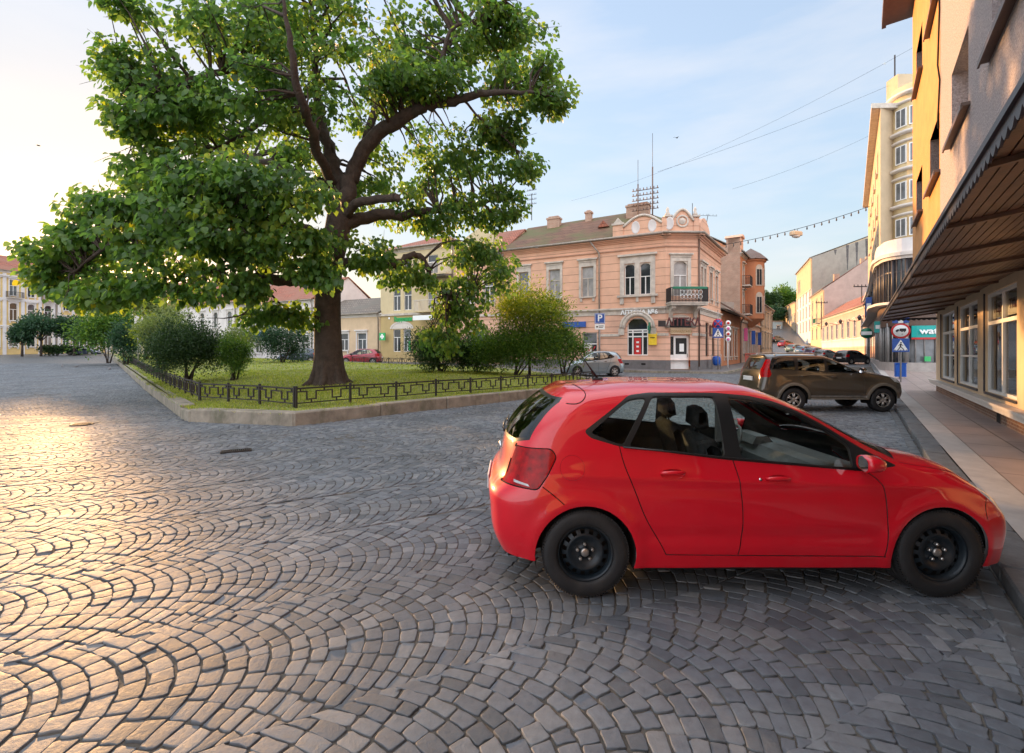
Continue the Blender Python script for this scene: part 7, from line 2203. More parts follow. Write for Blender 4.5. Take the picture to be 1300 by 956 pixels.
# projecting signs further along this building
def proj_sign(u, v, Y, m, label, w=.9, h=.9, kind='box'):
    p = P(u, v, Y); t = thing('projecting_sign', label, 'sign', p, R(-37))
    q = MB()
    if kind == 'box': q.bev(-w / 2, w / 2, -.08, .08, -h / 2, h / 2, .03)
    else: q.lathe([(w / 2, -.08), (w / 2, .08)], 24, axis='y')
    q.build('sign_panel', m, t); q = MB(); q.box(-w / 2 + .08, w / 2 - .08, -.095, -.082, -h / 6, h / 6); q.build('sign_mark', 'sign_white', t)
    q = MB(); q.tube([(w / 2, 0, 0), (w / 2 + 1.1, 0, .1)], .03, 6); q.build('bracket', 'balcony_iron', t)
proj_sign(1119, 415, 37, 'teal_sign', 'teal box sign projecting from the curved corner building under its canopy', .9, .9)
proj_sign(1100, 423, 45, 'green_dark', 'round dark green sign projecting over the pavement at the far end of the curved building', 1.0, 1.0, 'round')
proj_sign(1103, 389, 46, 'sign_blue', 'tall narrow blue sign projecting above the canopy of the curved building', .5, 1.8)
# pink awning strip behind the chemist sign: pharmacy-side pavement
q = MB()
def pave(name, m, pts, dz, rise):
    q = MB(); n = len(pts)
    top = [(p[0], p[1], zg(*p) + dz) for p in pts]
    q.add(top, [tuple(range(n))]); bot = [(p[0], p[1], zg(*p) - .1) for p in pts]
    o = len(q.v); q.add(top + bot, [(i, n + i, n + (i + 1) % n, (i + 1) % n) for i in range(n)])
    o_ = q.build(name, m); tag(o_, kind='structure')
off = 2.3
LFn = Vector((-LF.y, LF.x)); LFn = LFn if LFn.y < 0 else -LFn
SDn = Vector((SD.y, -SD.x))
a0, a1 = along(18) , C1; k0 = [tuple(along(t) + LFn * off) for t in (92, 60, 40, 30, 20, 14, 7, 0.5)]
k1 = [tuple(C2 + Vector((1.2, -2.0))), tuple(C2 + SDn * 2.2 + SD * 1.5)] + [tuple(C2 + SDn * 2.2 + SD * t) for t in (8, 16, 24, 32)]
inner_ = [tuple(C2 + SD * t - SDn * .2) for t in (32, 24, 16, 8, 0)] + [tuple(along(t) - LFn * .2) for t in (0, 7, 14, 20, 30, 40, 60, 92)]
bm_ = delaunay_2d_cdt([Vector(p) for p in k0 + k1 + inner_], [], [list(range(len(k0 + k1 + inner_)))], 1, 1e-4)
q = MB(); q.add([(p.x, p.y, zg(p.x, p.y) + .13) for p in bm_[0]], [tuple(f) for f in bm_[2]]); o_ = q.build('pavement', 'asphalt'); tag(o_, kind='structure')
q = MB(); kk = k0 + k1
for a, b in zip(kk[:-1], kk[1:]):
    a, b = Vector(a), Vector(b); L = (b - a).length; dd = (b - a) / L; nn = Vector((-dd.y, dd.x)); nseg = max(1, int(L / 1.2))
    for i in range(nseg):
        p0, p1 = a + dd * (L * i / nseg), a + dd * (L * (i + 1) / nseg); z0_, z1_ = zg(*p0), zg(*p1); l_ = L / nseg
        M = Matrix(((dd.x, nn.x, 0, p0.x), (dd.y, nn.y, 0, p0.y), ((z1_ - z0_) / l_, 0, 1, z0_), (0, 0, 0, 1)))
        q.bev(.005, l_ - .005, 0, .2, -.1, .135 + random.uniform(-.005, .005), .02, M=M)
o_ = q.build('kerb', 'concrete_kerb'); tag(o_, kind='structure')
# =================================================================== trees and shrubs
mat('bark', (0.058, 0.042, 0.033), 0.95, var=0.35, scale=5, bump=1.0, bscale=14, bdist=0.04, stain=0.4, stain_col=(0.03, 0.022, 0.018))
leafy_mat('leaf_big', [(0.05, 0.12, 0.03), (0.08, 0.17, 0.04), (0.12, 0.22, 0.045), (0.18, 0.26, 0.04), (0.30, 0.27, 0.035)], 0.62, 0.38, 0.5)
leafy_mat('leaf_dark', [(0.016, 0.045, 0.014), (0.028, 0.068, 0.018), (0.048, 0.095, 0.022)], 0.25, 0.5)
leafy_mat('leaf_mid', [(0.035, 0.095, 0.018), (0.07, 0.16, 0.025), (0.13, 0.22, 0.035)], 0.4, 0.5)
leafy_mat('leaf_yellow', [(0.06, 0.12, 0.015), (0.12, 0.18, 0.02), (0.20, 0.25, 0.03), (0.24, 0.28, 0.04)], 0.45, 0.5)
leafy_mat('leaf_blue', [(0.018, 0.055, 0.03), (0.03, 0.075, 0.035), (0.04, 0.09, 0.03)], 0.3, 0.5)
leafy_mat('leaf_light', [(0.09, 0.14, 0.04), (0.14, 0.19, 0.06), (0.20, 0.24, 0.09)], 0.45, 0.5)

HEART = np.array([(0, 0, 0), (0, .5, -.06), (0, 1.0, -.22), (-.30, .06, .05), (-.44, .34, .08), (-.27, .72, -.02), (.30, .06, .05), (.44, .34, .08), (.27, .72, -.02)])
HEART_F = np.array([(0, 1, 4), (0, 4, 3), (1, 5, 4), (1, 2, 5), (0, 7, 1), (0, 6, 7), (1, 7, 8), (1, 8, 2)])
OVAL = np.array([(0, 0, 0), (-.26, .45, .05), (0, 1, -.08), (.26, .45, .05)])
OVAL_F = np.array([(0, 1, 2), (0, 2, 3)])


def leaf_mesh(name, C, D, S, material, parent, shape='heart', rnd=None, up=None):
    """C centres, D tip directions, S sizes"""
    Vt, Ft = (HEART, HEART_F) if shape == 'heart' else (OVAL, OVAL_F)
    n = len(C)
    D = D / np.linalg.norm(D, axis=1, keepdims=True)
    U = (rng.normal(0, .55, (n, 3)) + np.array([0, 0, 1.0])) if up is None else up
    X = np.cross(D, U); X /= np.linalg.norm(X, axis=1, keepdims=True) + 1e-9
    N = np.cross(X, D)
    V = C[:, None, :] + S[:, None, None] * (Vt[None, :, 0, None] * X[:, None] + Vt[None, :, 1, None] * D[:, None] + Vt[None, :, 2, None] * N[:, None])
    k = len(Vt)
    Fc = (Ft[None] + (np.arange(n) * k)[:, None, None]).reshape(-1, 3)
    rn = rng.uniform(0, 1, n) if rnd is None else rnd
    if parent is not None:
        inv = np.array(wmat(parent).inverted()); V = V @ inv[:3, :3].T + inv[:3, 3]
    return fast_mesh(name, V.reshape(-1, 3), Fc, material, parent, attrs={'rnd': ('FACE', np.repeat(rn, len(Ft)))})


# ---------------- the big catalpa in front of the square
TY = 18.0
tb = P(417, 484, TY)
tree = thing('catalpa_tree', 'huge spreading broad leaved tree with a thick dark trunk on the lawn', 'tree', (tb.x, tb.y, lawn_z(tb.x, tb.y)))
def Q(u, v, Y): return P(u, v, Y)
limbs = []   # (points, radii)
limbs.append(([Q(417, 492, TY), Q(417, 478, TY), Q(417, 450, TY), Q(416, 415, TY), Q(416, 385, TY), Q(417, 360, TY), Q(420, 330, TY), Q(427, 300, TY), Q(431, 275, TY)], [.80, .60, .52, .49, .48, .47, .48, .47, .45]))
limbs.append(([Q(428, 290, TY), Q(440, 245, TY), Q(452, 212, TY), Q(468, 180, TY - .2), Q(503, 154, TY - .4), Q(532, 138, TY - .6), Q(560, 129, TY - .8), Q(600, 122, TY - 1), Q(640, 116, TY - 1.2), Q(690, 120, TY - 1.5)], [.36, .31, .29, .27, .25, .22, .19, .14, .09, .04]))
limbs.append(([Q(430, 285, TY), Q(430, 240, TY + .3), Q(420, 195, TY + .5), Q(408, 150, TY + .7), Q(402, 100, TY + .8), Q(398, 40, TY + 1), Q(392, -40, TY + 1), Q(400, -110, TY + 1)], [.34, .29, .24, .19, .15, .11, .08, .04]))
limbs.append(([Q(424, 200, TY + .5), Q(400, 152, TY), Q(376, 132, TY - .6), Q(332, 107, TY - 1.2), Q(301, 90, TY - 1.8), Q(269, 94, TY - 2.3), Q(225, 108, TY - 2.8), Q(180, 115, TY - 3)], [.2, .19, .18, .165, .14, .10, .07, .03]))
limbs.append(([Q(410, 165, TY + .6), Q(380, 155, TY + .4), Q(341, 152, TY), Q(310, 170, TY - .5), Q(270, 190, TY - 1)], [.14, .13, .10, .07, .03]))
limbs.append(([Q(428, 275, TY), Q(405, 240, TY + .8), Q(382, 226, TY + 1.5), Q(340, 205, TY + 2.2), Q(290, 200, TY + 3), Q(230, 215, TY + 3.6)], [.24, .22, .19, .14, .09, .04]))
limbs.append(([Q(430, 280, TY), Q(455, 258, TY - .4), Q(492, 252, TY - .9), Q(505, 251, TY - 1)], [.20, .17, .15, .13]))
limbs.append(([Q(428, 292, TY), Q(465, 275, TY + .4), Q(503, 274, TY + .8), Q(541, 267, TY + 1.2), Q(590, 262, TY + 1.6), Q(640, 250, TY + 2)], [.28, .24, .20, .15, .10, .04]))
limbs.append(([Q(420, 345, TY), Q(438, 335, TY), Q(470, 338, TY + .1), Q(502, 336, TY + .4), Q(523, 323, TY + .8), Q(541, 334, TY + 1.2), Q(548, 358, TY + 1.5), Q(568, 372, TY + 1.8), Q(600, 372, TY + 2)], [.26, .22, .19, .17, .14, .12, .09, .06, .03]))
limbs.append(([Q(412, 360, TY), Q(395, 352, TY - .4), Q(360, 356, TY - 1.0), Q(325, 352, TY - 1.8), Q(295, 362, TY - 2.4), Q(270, 345, TY - 3.0), Q(235, 350, TY - 3.4), Q(195, 372, TY - 3.8), Q(150, 368, TY - 4)], [.26, .24, .21, .18, .15, .12, .09, .06, .03]))
limbs.append(([Q(418, 320, TY), Q(380, 290, TY - 1.4), Q(330, 280, TY - 2.8), Q(270, 285, TY - 3.6), Q(210, 290, TY - 4), Q(140, 310, TY - 4.2), Q(95, 345, TY - 4.1)], [.22, .20, .17, .13, .10, .06, .02]))
limbs.append(([Q(425, 240, TY + .3), Q(400, 180, TY - 2.0), Q(380, 120, TY - 3.6), Q(370, 60, TY - 4.4), Q(360, 0, TY - 4.8)], [.20, .17, .13, .09, .04]))
limbs.append(([Q(452, 212, TY), Q(500, 100, TY + 1.2), Q(560, 70, TY + 1.6), Q(585, 35, TY + 1.8), Q(620, -10, TY + 2)], [.18, .15, .11, .08, .03]))
limbs.append(([Q(532, 138, TY - .6), Q(560, 80, TY - .8), Q(572, 38, TY - 1), Q(600, 28, TY - 1), Q(640, 0, TY - 1)], [.11, .09, .075, .05, .02]))
limbs.append(([Q(585, 124, TY - .9), Q(610, 150, TY - .6), Q(635, 170, TY - .4), Q(655, 190, TY)], [.05, .04, .03, .015]))
limbs.append(([Q(372, 390, TY + 9), Q(374, 360, TY + 9), Q(380, 340, TY + 9)], [.02, .02, .01]))
limbs.append(([Q(327, 352, TY - 1.8), Q(352, 382, TY - 1), Q(372, 396, TY - .6), Q(376, 418, TY - .5)], [.05, .035, .025, .012]))
limbs.append(([Q(300, 360, TY - 2.4), Q(316, 388, TY - 2), Q(300, 402, TY - 1.8), Q(262, 404, TY - 1.6)], [.05, .03, .02, .01]))
mb = MB(); 
def catmull(pts, rad, n=5):
    out, rr = [], []
    for i in range(len(pts) - 1):
        p0, p1, p2, p3 = pts[max(i - 1, 0)], pts[i], pts[i + 1], pts[min(i + 2, len(pts) - 1)]
        for k in range(n):
            t = k / n
            out.append(0.5 * ((2 * p1) + (-p0 + p2) * t + (2 * p0 - 5 * p1 + 4 * p2 - p3) * t * t + (-p0 + 3 * p1 - 3 * p2 + p3) * t ** 3)); rr.append(rad[i] * (1 - t) + rad[i + 1] * t)
    out.append(pts[-1]); rr.append(rad[-1]); return out, rr
skel = []; srad = []
for li, (pts, rad) in enumerate(limbs):
    if li == 15: continue
    o_, r_ = catmull(pts, rad)
    if li > 0:
        o_ = [p + Vector((random.gauss(0, 1), random.gauss(0, 1), random.gauss(0, 1))) * min(.05, r * .3) for p, r in zip(o_, r_)]
    mb.tube(o_, r_, 18 if li == 0 else 10, caps=False)
    skel += o_; srad += r_
# flared root ridges
for k in range(7):
    a = k * 2 * math.pi / 7 + .3; b0 = Vector((tb.x, tb.y, lawn_z(tb.x, tb.y)))
    d = Vector((math.cos(a), math.sin(a), 0))
    mb.tube([b0 + d * .95 + Vector((0, 0, -.08)), b0 + d * .62 + Vector((0, 0, .10)), b0 + d * .46 + Vector((0, 0, .55)), b0 + d * .40 + Vector((0, 0, 1.3))], [.10, .16, .15, .10], 8, caps=False)
tr_o = mb.build('trunk', 'bark', tree, world=True)
skel = np.array([tuple(p) for p in skel]); srad = np.array(srad)

LOBES = [  # u, v, ru, rv, Y, dY, clusters
 (430, -60, 210, 75, 17.5, 3.0, 46), (430, 30, 170, 50, 18.0, 2.0, 36), (565, 50, 100, 50, 18, 1.8, 26), (660, 105, 62, 34, 17.5, 1.2, 22), (628, 30, 50, 42, 18, 1.5, 14),
 (310, 45, 90, 50, 15.5, 1.5, 26), (205, 110, 72, 42, 15.5, 1.4, 24), (165, 3, 42, 16, 14.5, .6, 7), (320, 130, 100, 48, 15, 1.5, 24), (160, 95, 30, 40, 15, .8, 5),
 (395, 100, 110, 60, 16.4, 1.8, 18), (200, 165, 66, 32, 15, 1.2, 17), (150, 150, 28, 20, 14.6, .5, 4), (250, 235, 95, 42, 14.4, 1.4, 30), (150, 262, 62, 34, 14.4, 1.1, 16), (95, 318, 58, 34, 14.3, 1.1, 16), (64, 352, 28, 22, 14.2, .6, 6),
 (230, 300, 120, 50, 13.8, 1.4, 40), (345, 245, 85, 50, 14.2, 1.3, 26), (345, 315, 75, 34, 14.6, 1.2, 20), (140, 372, 62, 24, 14.0, .9, 14), (265, 362, 90, 24, 14.2, 1.0, 18), (395, 350, 34, 34, 14.8, .8, 9),
 (500, 215, 80, 45, 20, 1.6, 16), (600, 205, 80, 36, 19.5, 1.4, 20), (560, 270, 90, 32, 19.5, 1.5, 22), (632, 262, 44, 34, 19.5, 1.0, 13), (603, 325, 48, 40, 20, 1.1, 15), (585, 385, 52, 45, 20.5, 1.2, 22), (555, 430, 35, 26, 20.5, .9, 8), (638, 345, 22, 45, 20, .8, 6),
 (450, 308, 60, 20, 16.8, 1.2, 6), (385, 200, 55, 55, 20.5, 1.4, 14), (520, 95, 60, 40, 16.4, 1.4, 16), (640, 160, 40, 26, 18, .9, 6), (690, 130, 34, 16, 17, .6, 6),
 (470, 335, 45, 14, 17.3, .6, 5), (540, 345, 30, 25, 18.5, .8, 5), (670, 215, 26, 22, 18.5, .8, 5), (650, 60, 60, 40, 18.5, 1.2, 12), (250, 150, 80, 50, 17, 1.6, 14), (190, 210, 60, 40, 16, 1.2, 10), (705, 120, 24, 12, 17, .5, 4),
 (240, 150, 60, 30, 16, 1.0, 10), (600, 168, 70, 25, 18, 1.0, 13), (500, 112, 50, 30, 17, 1.0, 11), (562, 108, 55, 20, 16.8, .8, 8), (270, 30, 50, 25, 16, 1.0, 9), (340, 20, 60, 30, 16.5, 1.0, 9), (660, 40, 45, 30, 18, 1.0, 7),
 (290, 190, 130, 90, 22.5, 2.2, 26), (460, 150, 110, 80, 22.5, 2.2, 20), (545, 250, 90, 50, 23.5, 2.0, 14), (200, 320, 120, 40, 21, 2.0, 16), (330, 400, 70, 18, 17.2, .8, 8), (378, 402, 26, 18, 17.4, .5, 5), (510, 350, 40, 22, 20, .8, 5), (120, 340, 60, 34, 17.5, 1.2, 10), (440, 240, 60, 40, 22, 1.5, 8),
]
cl = []
for (u, v, ru, rv, Y, dY, n) in LOBES:
    ru, rv = max(ru - 11, ru * .7), max(rv - 8, rv * .7)
    for k in range(max(3, round(n * 1.2))):
        while True:
            a, b, c = random.uniform(-1, 1), random.uniform(-1, 1), random.uniform(-1, 1)
            if a * a + b * b + c * c <= 1: break
        p = P(u, v, Y); cl.append((p.x + a * ru / F * Y, p.y + c * dY, p.z - b * rv / F * Y))
cl = np.array(cl)
br = MB(); tips = []
for c in cl:
    d = np.linalg.norm(skel - c, axis=1) + srad * -1.0 + np.where(skel[:, 2] > c[2] + 1.0, .6, 0)
    j = int(np.argmin(d)); s = Vector(skel[j]); e = Vector(c); L = (e - s).length
    if L < .15 or L > 5.0: continue
    side = Vector((random.gauss(0, 1), random.gauss(0, 1), random.gauss(0, .6))) * L * .09
    m1 = s.lerp(e, .33) + side + Vector((0, 0, .07 * L)); m2 = s.lerp(e, .68) + side * .5 + Vector((0, 0, .08 * L))
    r0 = min(.035 + .012 * L, float(srad[j]) * .7 + .012)
    br.tube([s, m1, m2, e], [r0, r0 * .62, r0 * .38, .009], 5, caps=False)
    for q in range(3):
        f_ = e + Vector((random.gauss(0, .3), random.gauss(0, .3), random.gauss(0, .22)))
        br.tube([m2.lerp(e, random.uniform(.2, .9)), f_], [.010, .004], 4, caps=False)
br.build('twigs', 'bark', tree, world=True)
ctr = np.array([P(415, 170, 18)[i] for i in range(3)])
C, D, S, RN = [], [], [], []
for c in cl:
    n = int(rng.integers(42, 68))
    o = rng.normal(0, 1, (n, 3)); o /= np.linalg.norm(o, axis=1, keepdims=True); o *= (rng.uniform(0.15, 1, (n, 1)) ** .6) * np.array([.60, .60, .40])
    C.append(c + o)
    out = (c + o - ctr); out /= np.linalg.norm(out, axis=1, keepdims=True)
    D.append(o * 1.0 + out * .35 + rng.normal(0, .35, (n, 3)) + np.array([0, 0, -.62]))
    S.append(rng.uniform(.12, .235, n) * (1.06 if c[1] < 15.4 else 1.0) * rng.uniform(.85, 1.1))
    RN.append(np.clip(rng.beta(2, 3.2) * .75 + rng.normal(0, .16, n) , 0, 1))
leaf_mesh('crown', np.concatenate(C), np.concatenate(D), np.concatenate(S), 'leaf_big', tree, 'heart', np.concatenate(RN))


# ---------------- shrubs and smaller trees
def shrub(name, label, u, vtop, vbase, ru, Y, n, ls, material, cat='shrub', stems=5, group=None, lobes=7, seed=0, z=None, flat=.8, dY=None, stemh=.25, trunk=None, spiky=.0, shape='oval'):
    """shrub or small tree standing on the ground: height and width measured at its depth"""
    X = (u - 650) / F * Y; zb = (lawn_z(X, Y) if z is None else z)
    top = CAM_H - (vtop - HZ) / F * Y; H = top - zb; Rr = ru / F * Y; dY = dY or Rr * .8
    root = thing(name, label, cat, (X, Y, zb), 0, group)
    r_ = np.random.default_rng(seed + 5)
    z0 = zb + H * stemh; C = []; O = []
    lb = []
    for k in range(lobes):
        a = 2 * math.pi * k / lobes + r_.uniform(-.3, .3); rr = r_.uniform(.35, .62)
        lb.append((X + Rr * rr * math.cos(a), Y + dY * rr * math.sin(a), z0 + (top - z0) * r_.uniform(.28, .66), Rr * r_.uniform(.38, .55), (top - z0) * r_.uniform(.26, .38)))
    lb.append((X, Y, z0 + (top - z0) * .62, Rr * .55, (top - z0) * .38))
    for (lx, ly, lz, lr, lh) in lb:
        m = int(n / len(lb)); o = r_.normal(0, 1, (m, 3)); o /= np.linalg.norm(o, axis=1, keepdims=True)
        nb = 14; bd = r_.normal(0, 1, (nb, 3)); bd /= np.linalg.norm(bd, axis=1, keepdims=True)
        # gather into clumps so that gaps open between them
        idx = r_.integers(0, nb, m); o = o * .72 + bd[idx] * .55
        o *= (r_.uniform(.1, 1.0, (m, 1)) ** .5)
        pts_ = np.array([lx, ly, lz]) + o * np.array([lr, lr * dY / Rr, lh]) * (1 + spiky * r_.uniform(0, 1, (m, 1)) ** 4)
        C.append(pts_); O.append(o)
    C = np.concatenate(C); O = np.concatenate(O)
    C[:, 2] = np.maximum(C[:, 2], zb + .05)
    D = O + r_.normal(0, .5, C.shape) + np.array([0, 0, .1])
    leaf_mesh('foliage', C, D, r_.uniform(.7, 1.3, len(C)) * ls, material, root, shape)
    st = MB()
    if trunk:
        st.tube([(X, Y, zb - .1), (X + .05, Y, zb + H * .3), (X, Y, zb + H * .6)], [trunk, trunk * .8, trunk * .4], 8)
        for (lx, ly, lz, lr, lh) in lb: st.tube([(X, Y, zb + H * .32), ((X + lx) / 2, (Y + ly) / 2, (zb + H * .3 + lz) / 2 + .1), (lx, ly, lz)], [trunk * .5, trunk * .3, .01], 5)
    else:
        for k in range(stems):
            a = 2 * math.pi * k / stems + .4; (lx, ly, lz, _, _) = lb[k % len(lb)]
            st.tube([(X + .12 * math.cos(a), Y + .12 * math.sin(a), zb - .05), (X + .3 * (lx - X) + .1 * math.cos(a), Y + .3 * (ly - Y), zb + (lz - zb) * .45), (lx, ly, lz)], [.05, .035, .012], 6)
    st.build('stems' if not trunk else 'trunk', 'bark', root, world=True)
    return root


shrub('round_shrub', 'dense dark green dome shaped shrub on several stems near the lawn corner', 238, 397, 478, 52, 21.5, 26000, .09, 'leaf_dark', stems=6, seed=1, stemh=.14, lobes=11)
shrub('small_shrub', 'smaller mid green shrub touching the right side of the dark domed shrub', 297, 422, 476, 26, 21.5, 9000, .085, 'leaf_mid', stems=4, seed=2, stemh=.08)
shrub('loose_tree', 'loose light green young tree behind the domed shrub', 208, 388, 452, 36, 30, 6000, .16, 'leaf_light', 'tree', seed=3, trunk=.10, stemh=.3)
shrub('yellow_green_shrub', 'yellow green leafy shrub beside the grey signpost at the left fence', 203, 396, 460, 34, 31, 8000, .16, 'leaf_yellow', seed=4, stemh=.1)
shrub('tall_shrub', 'tall feathery green shrub hanging over the far end of the left kerb', 138, 384, 453, 44, 42, 10000, .24, 'leaf_mid', seed=5, stemh=.05, spiky=.3)
shrub('dark_shrub', 'dark bluish green shrub between the feathery shrub and the signpost', 160, 402, 456, 24, 38, 5000, .17, 'leaf_blue', seed=6, stemh=.02)
shrub('broad_tree', 'broad pale green tree above the left shrubs', 185, 362, 450, 55, 48, 6000, .30, 'leaf_light', 'tree', seed=7, trunk=.18, stemh=.35)
shrub('bluish_shrub', 'wide bluish dark shrub in the middle of the back edge of the lawn', 358, 402, 461, 37, 36.5, 9000, .15, 'leaf_blue', seed=8, stemh=.02, lobes=9)
shrub('pale_shrub', 'pale loose shrub left of the bluish shrub at the back of the lawn', 305, 405, 461, 26, 38, 3000, .16, 'leaf_light', seed=9, stemh=.05)
shrub('evergreen_shrub', 'nearly black evergreen shrub under the hanging branches right of the big tree', 560, 404, 474, 46, 25, 20000, .11, 'leaf_dark', seed=10, stemh=.02, lobes=8)
shrub('evergreen_shrub', 'dark green shrub just right of the nearly black one, below the white shop window', 605, 418, 473, 32, 26, 11000, .11, 'leaf_dark', seed=11, stemh=.02)
shrub('ash_tree', 'young bushy tree with bright yellow green top in front of the salmon building', 672, 352, 474, 62, 25, 9000, .15, 'leaf_yellow', 'tree', seed=12, stemh=.42, trunk=.08, spiky=.35, lobes=9)
shrub('dense_shrub', 'dense mid green shrub around the foot of the yellow topped young tree', 655, 398, 474, 74, 24.6, 22000, .12, 'leaf_mid', seed=13, stemh=.02, lobes=12, dY=1.6)
shrub('leaning_shrub', 'green shrub reaching right towards the blue parking sign', 716, 402, 468, 36, 26, 6500, .13, 'leaf_mid', seed=14, stemh=.12, spiky=.2, z=.45)
for i, (u, Y, ru, vt) in enumerate(((52, 68, 31, 394), (94, 70, 20, 400), (28, 67, 14, 410))):
    X = (u - 650) / F * Y
    shrub('street_tree', ('largest round clipped tree in front of the yellow facades at far left', 'smaller round tree right of the largest one before the yellow facades', 'smallest tree left of the large round one by the ornate doorway')[i], u, vt, 446, ru, Y, 5000, .34, 'leaf_blue', 'tree', seed=20 + i, z=zg(X, Y), trunk=.16, stemh=.38, group=None)
X = -58.5; shrub('hedge', 'low dark hedge along the far side of the square under the round trees', 72, 438, 448, 22, 71, 2500, .3, 'leaf_dark', seed=30, z=zg(X, 71), stemh=.0, stems=3)
for i, (u, vt, ru, Y, m) in enumerate(((975, 368, 17, 168, 'leaf_dark'), (994, 362, 20, 176, 'leaf_mid'), (1012, 376, 16, 185, 'leaf_dark'), (982, 388, 18, 160, 'leaf_blue'), (1000, 392, 14, 166, 'leaf_mid'))):
    X = (u - 650) / F * Y
    shrub('hillside_tree', ('left dark tree closing the view up the street', 'tallest tree in the middle of the hillside group above the street', 'dark tree at the right of the hillside group', 'lower bluish tree at the left foot of the hillside group', 'lower bright tree at the right foot of the hillside group')[i], u, vt, 425, ru, Y, 6000, .75, m, 'tree', seed=40 + i, z=zg(X, Y) - .3, trunk=.35, stemh=.2)
# =================================================================== signs, bins, wires, birds
def post_sign(name, label, u, vb, Y, ztop, r=.035, z=None):
    X = (u - 650) / F * Y; zb = zg(X, Y) + .12 if z is None else z
    t = thing(name, label, 'sign', (X, Y, zb), math.atan2(X, Y) * -1)
    q = MB(); q.tube([(0, 0, -.1), (0, 0, ztop - zb)], r, 10); q.build('pole', 'pipe_grey', t)
    return t, zb
def crossing_panel(t, z, s):
    q = MB(); q.bev(-s / 2, s / 2, -.07, -.045, z, z + s, .01); pn = q.build('crossing_panel', 'sign_blue', t)
    q = MB(); q.prism([(-s * .42, z + s * .12), (s * .42, z + s * .12), (0, z + s * .92)], -.076, -.071, 'y'); tri = q.build('triangle', 'sign_white', pn)
    q = MB()
    c = z + s * .12; h = s * .62
    q.lathe([(.001, -.082), (h * .085, -.082), (h * .085, -.078)], 12, M=Matrix.Translation((.01, 0, c + h * .92)), axis='y')
    def limb(a, b, w): 
        a, b = Vector(a), Vector(b); d = (b - a).normalized(); n = Vector((-d.y, d.x)) * w * h
        q.prism([tuple(a + n), tuple(b + n * .8), tuple(b - n * .8), tuple(a - n)], -.082, -.078, 'y')
    limb((0, c + h * .80), (-.01, c + h * .42), .075); limb((-.01, c + h * .44), (-h * .26, c + h * .03), .05); limb((-.01, c + h * .44), (h * .20, c + h * .22), .05); limb((h * .20, c + h * .24), (h * .26, c + h * .02), .045)
    limb((0, c + h * .78), (h * .22, c + h * .55), .035); limb((0, c + h * .78), (-h * .22, c + h * .55), .035)
    q.build('walking_figure', 'sign_black', tri)
    q = MB()
    for k in range(5): q.box(-s * .38 + k * s * .17, -s * .30 + k * s * .17, -.0775, -.0765, z + s * .13, z + s * .17)
    q.build('zebra_bars', 'sign_black', tri)
# traffic sign cluster on the right pavement
t, zb = post_sign('traffic_sign', 'pole with a blue half hidden panel, a no lorries roundel and a pedestrian crossing sign', 1143.5, 484, 23.6, 3.72)
q = MB(); q.lathe([(.001, -.06), (.37, -.06), (.385, -.045), (.001, -.04)], 36, axis='y', M=Matrix.Translation((0, 0, 2.62))); rd = q.build('roundel', 'sign_red', t)
q = MB(); q.lathe([(.001, -.066), (.30, -.066), (.30, -.0605)], 36, axis='y', M=Matrix.Translation((0, 0, 2.62))); rw = q.build('roundel_face', 'sign_white', rd)
q = MB(); q.box(-.05, .21, -.075, -.068, 2.60, 2.74); q.prism([(-.21, 2.60), (-.07, 2.60), (-.07, 2.71), (-.15, 2.70), (-.20, 2.65)], -.075, -.068, 'y')
for x in (-.15, .05, .14): q.lathe([(.001, -.078), (.032, -.078), (.032, -.07)], 12, axis='y', M=Matrix.Translation((x, 0, 2.585)))
q.box(.03, .09, -.075, -.068, 2.44, 2.47); q.build('lorry_mark', 'sign_black', rw)
crossing_panel(t, 1.55, .68)
q = MB(); q.bev(-.33, .33, -.065, -.045, 3.02, 3.46, .01); bp_ = q.build('blue_panel', 'sign_blue', t); q = MB(); q.box(-.10, .10, -.071, -.066, 3.02, 3.34); q.prism([(-.17, 3.34), (-.10, 3.34), (.10, 3.34), (.17, 3.34), (.0, 3.46)], -.071, -.066, 'y'); q.build('arrow_mark', 'sign_white', bp_)
def bin_(name, label, u, Y, shape='box'):
    X = (u - 650) / F * Y; zb = zg(X, Y) + .13; t = thing(name, label, 'litter bin', (X, Y, zb), R(-30))
    q = MB()
    if shape == 'box':
        q.bev(-.24, .24, -.2, .2, .12, .85, .04); q.build('bin_body', 'bin_blue', t)
        q = MB(); q.box(-.26, .26, -.22, .22, .852, .90); q.build('bin_rim', 'bin_blue', t); q = MB(); q.box(-.2, .2, -.16, .16, .902, .906); q.build('bin_opening', 'seam', t); q = MB(); q.box(-.03, .03, .2, .26, 0, 1.0); q.build('bin_post', 'pipe_grey', t)
    else:
        q.lathe([(.02, .28), (.20, .30), (.27, .45), (.30, .75), (.28, .95), (.20, 1.02), (.02, 1.04)], 20); q.build('bin_body', 'bin_blue', t)
        q = MB(); q.tube([(.33, 0, 0), (.33, 0, 1.2)], .03, 6); q.tube([(-.33, 0, 0), (-.33, 0, 1.2)], .03, 6); q.tube([(-.33, 0, .7), (.33, 0, .7)], .02, 6); q.build('bin_frame', 'pipe_grey', t)
bin_('litter_bin', 'blue square litter bin behind the crossing sign near the chemist shop', 1143, 26.2)
bin_('litter_bin', 'round blue litter bin on posts beside the pharmacy corner', 909.5, 37.0, 'round')
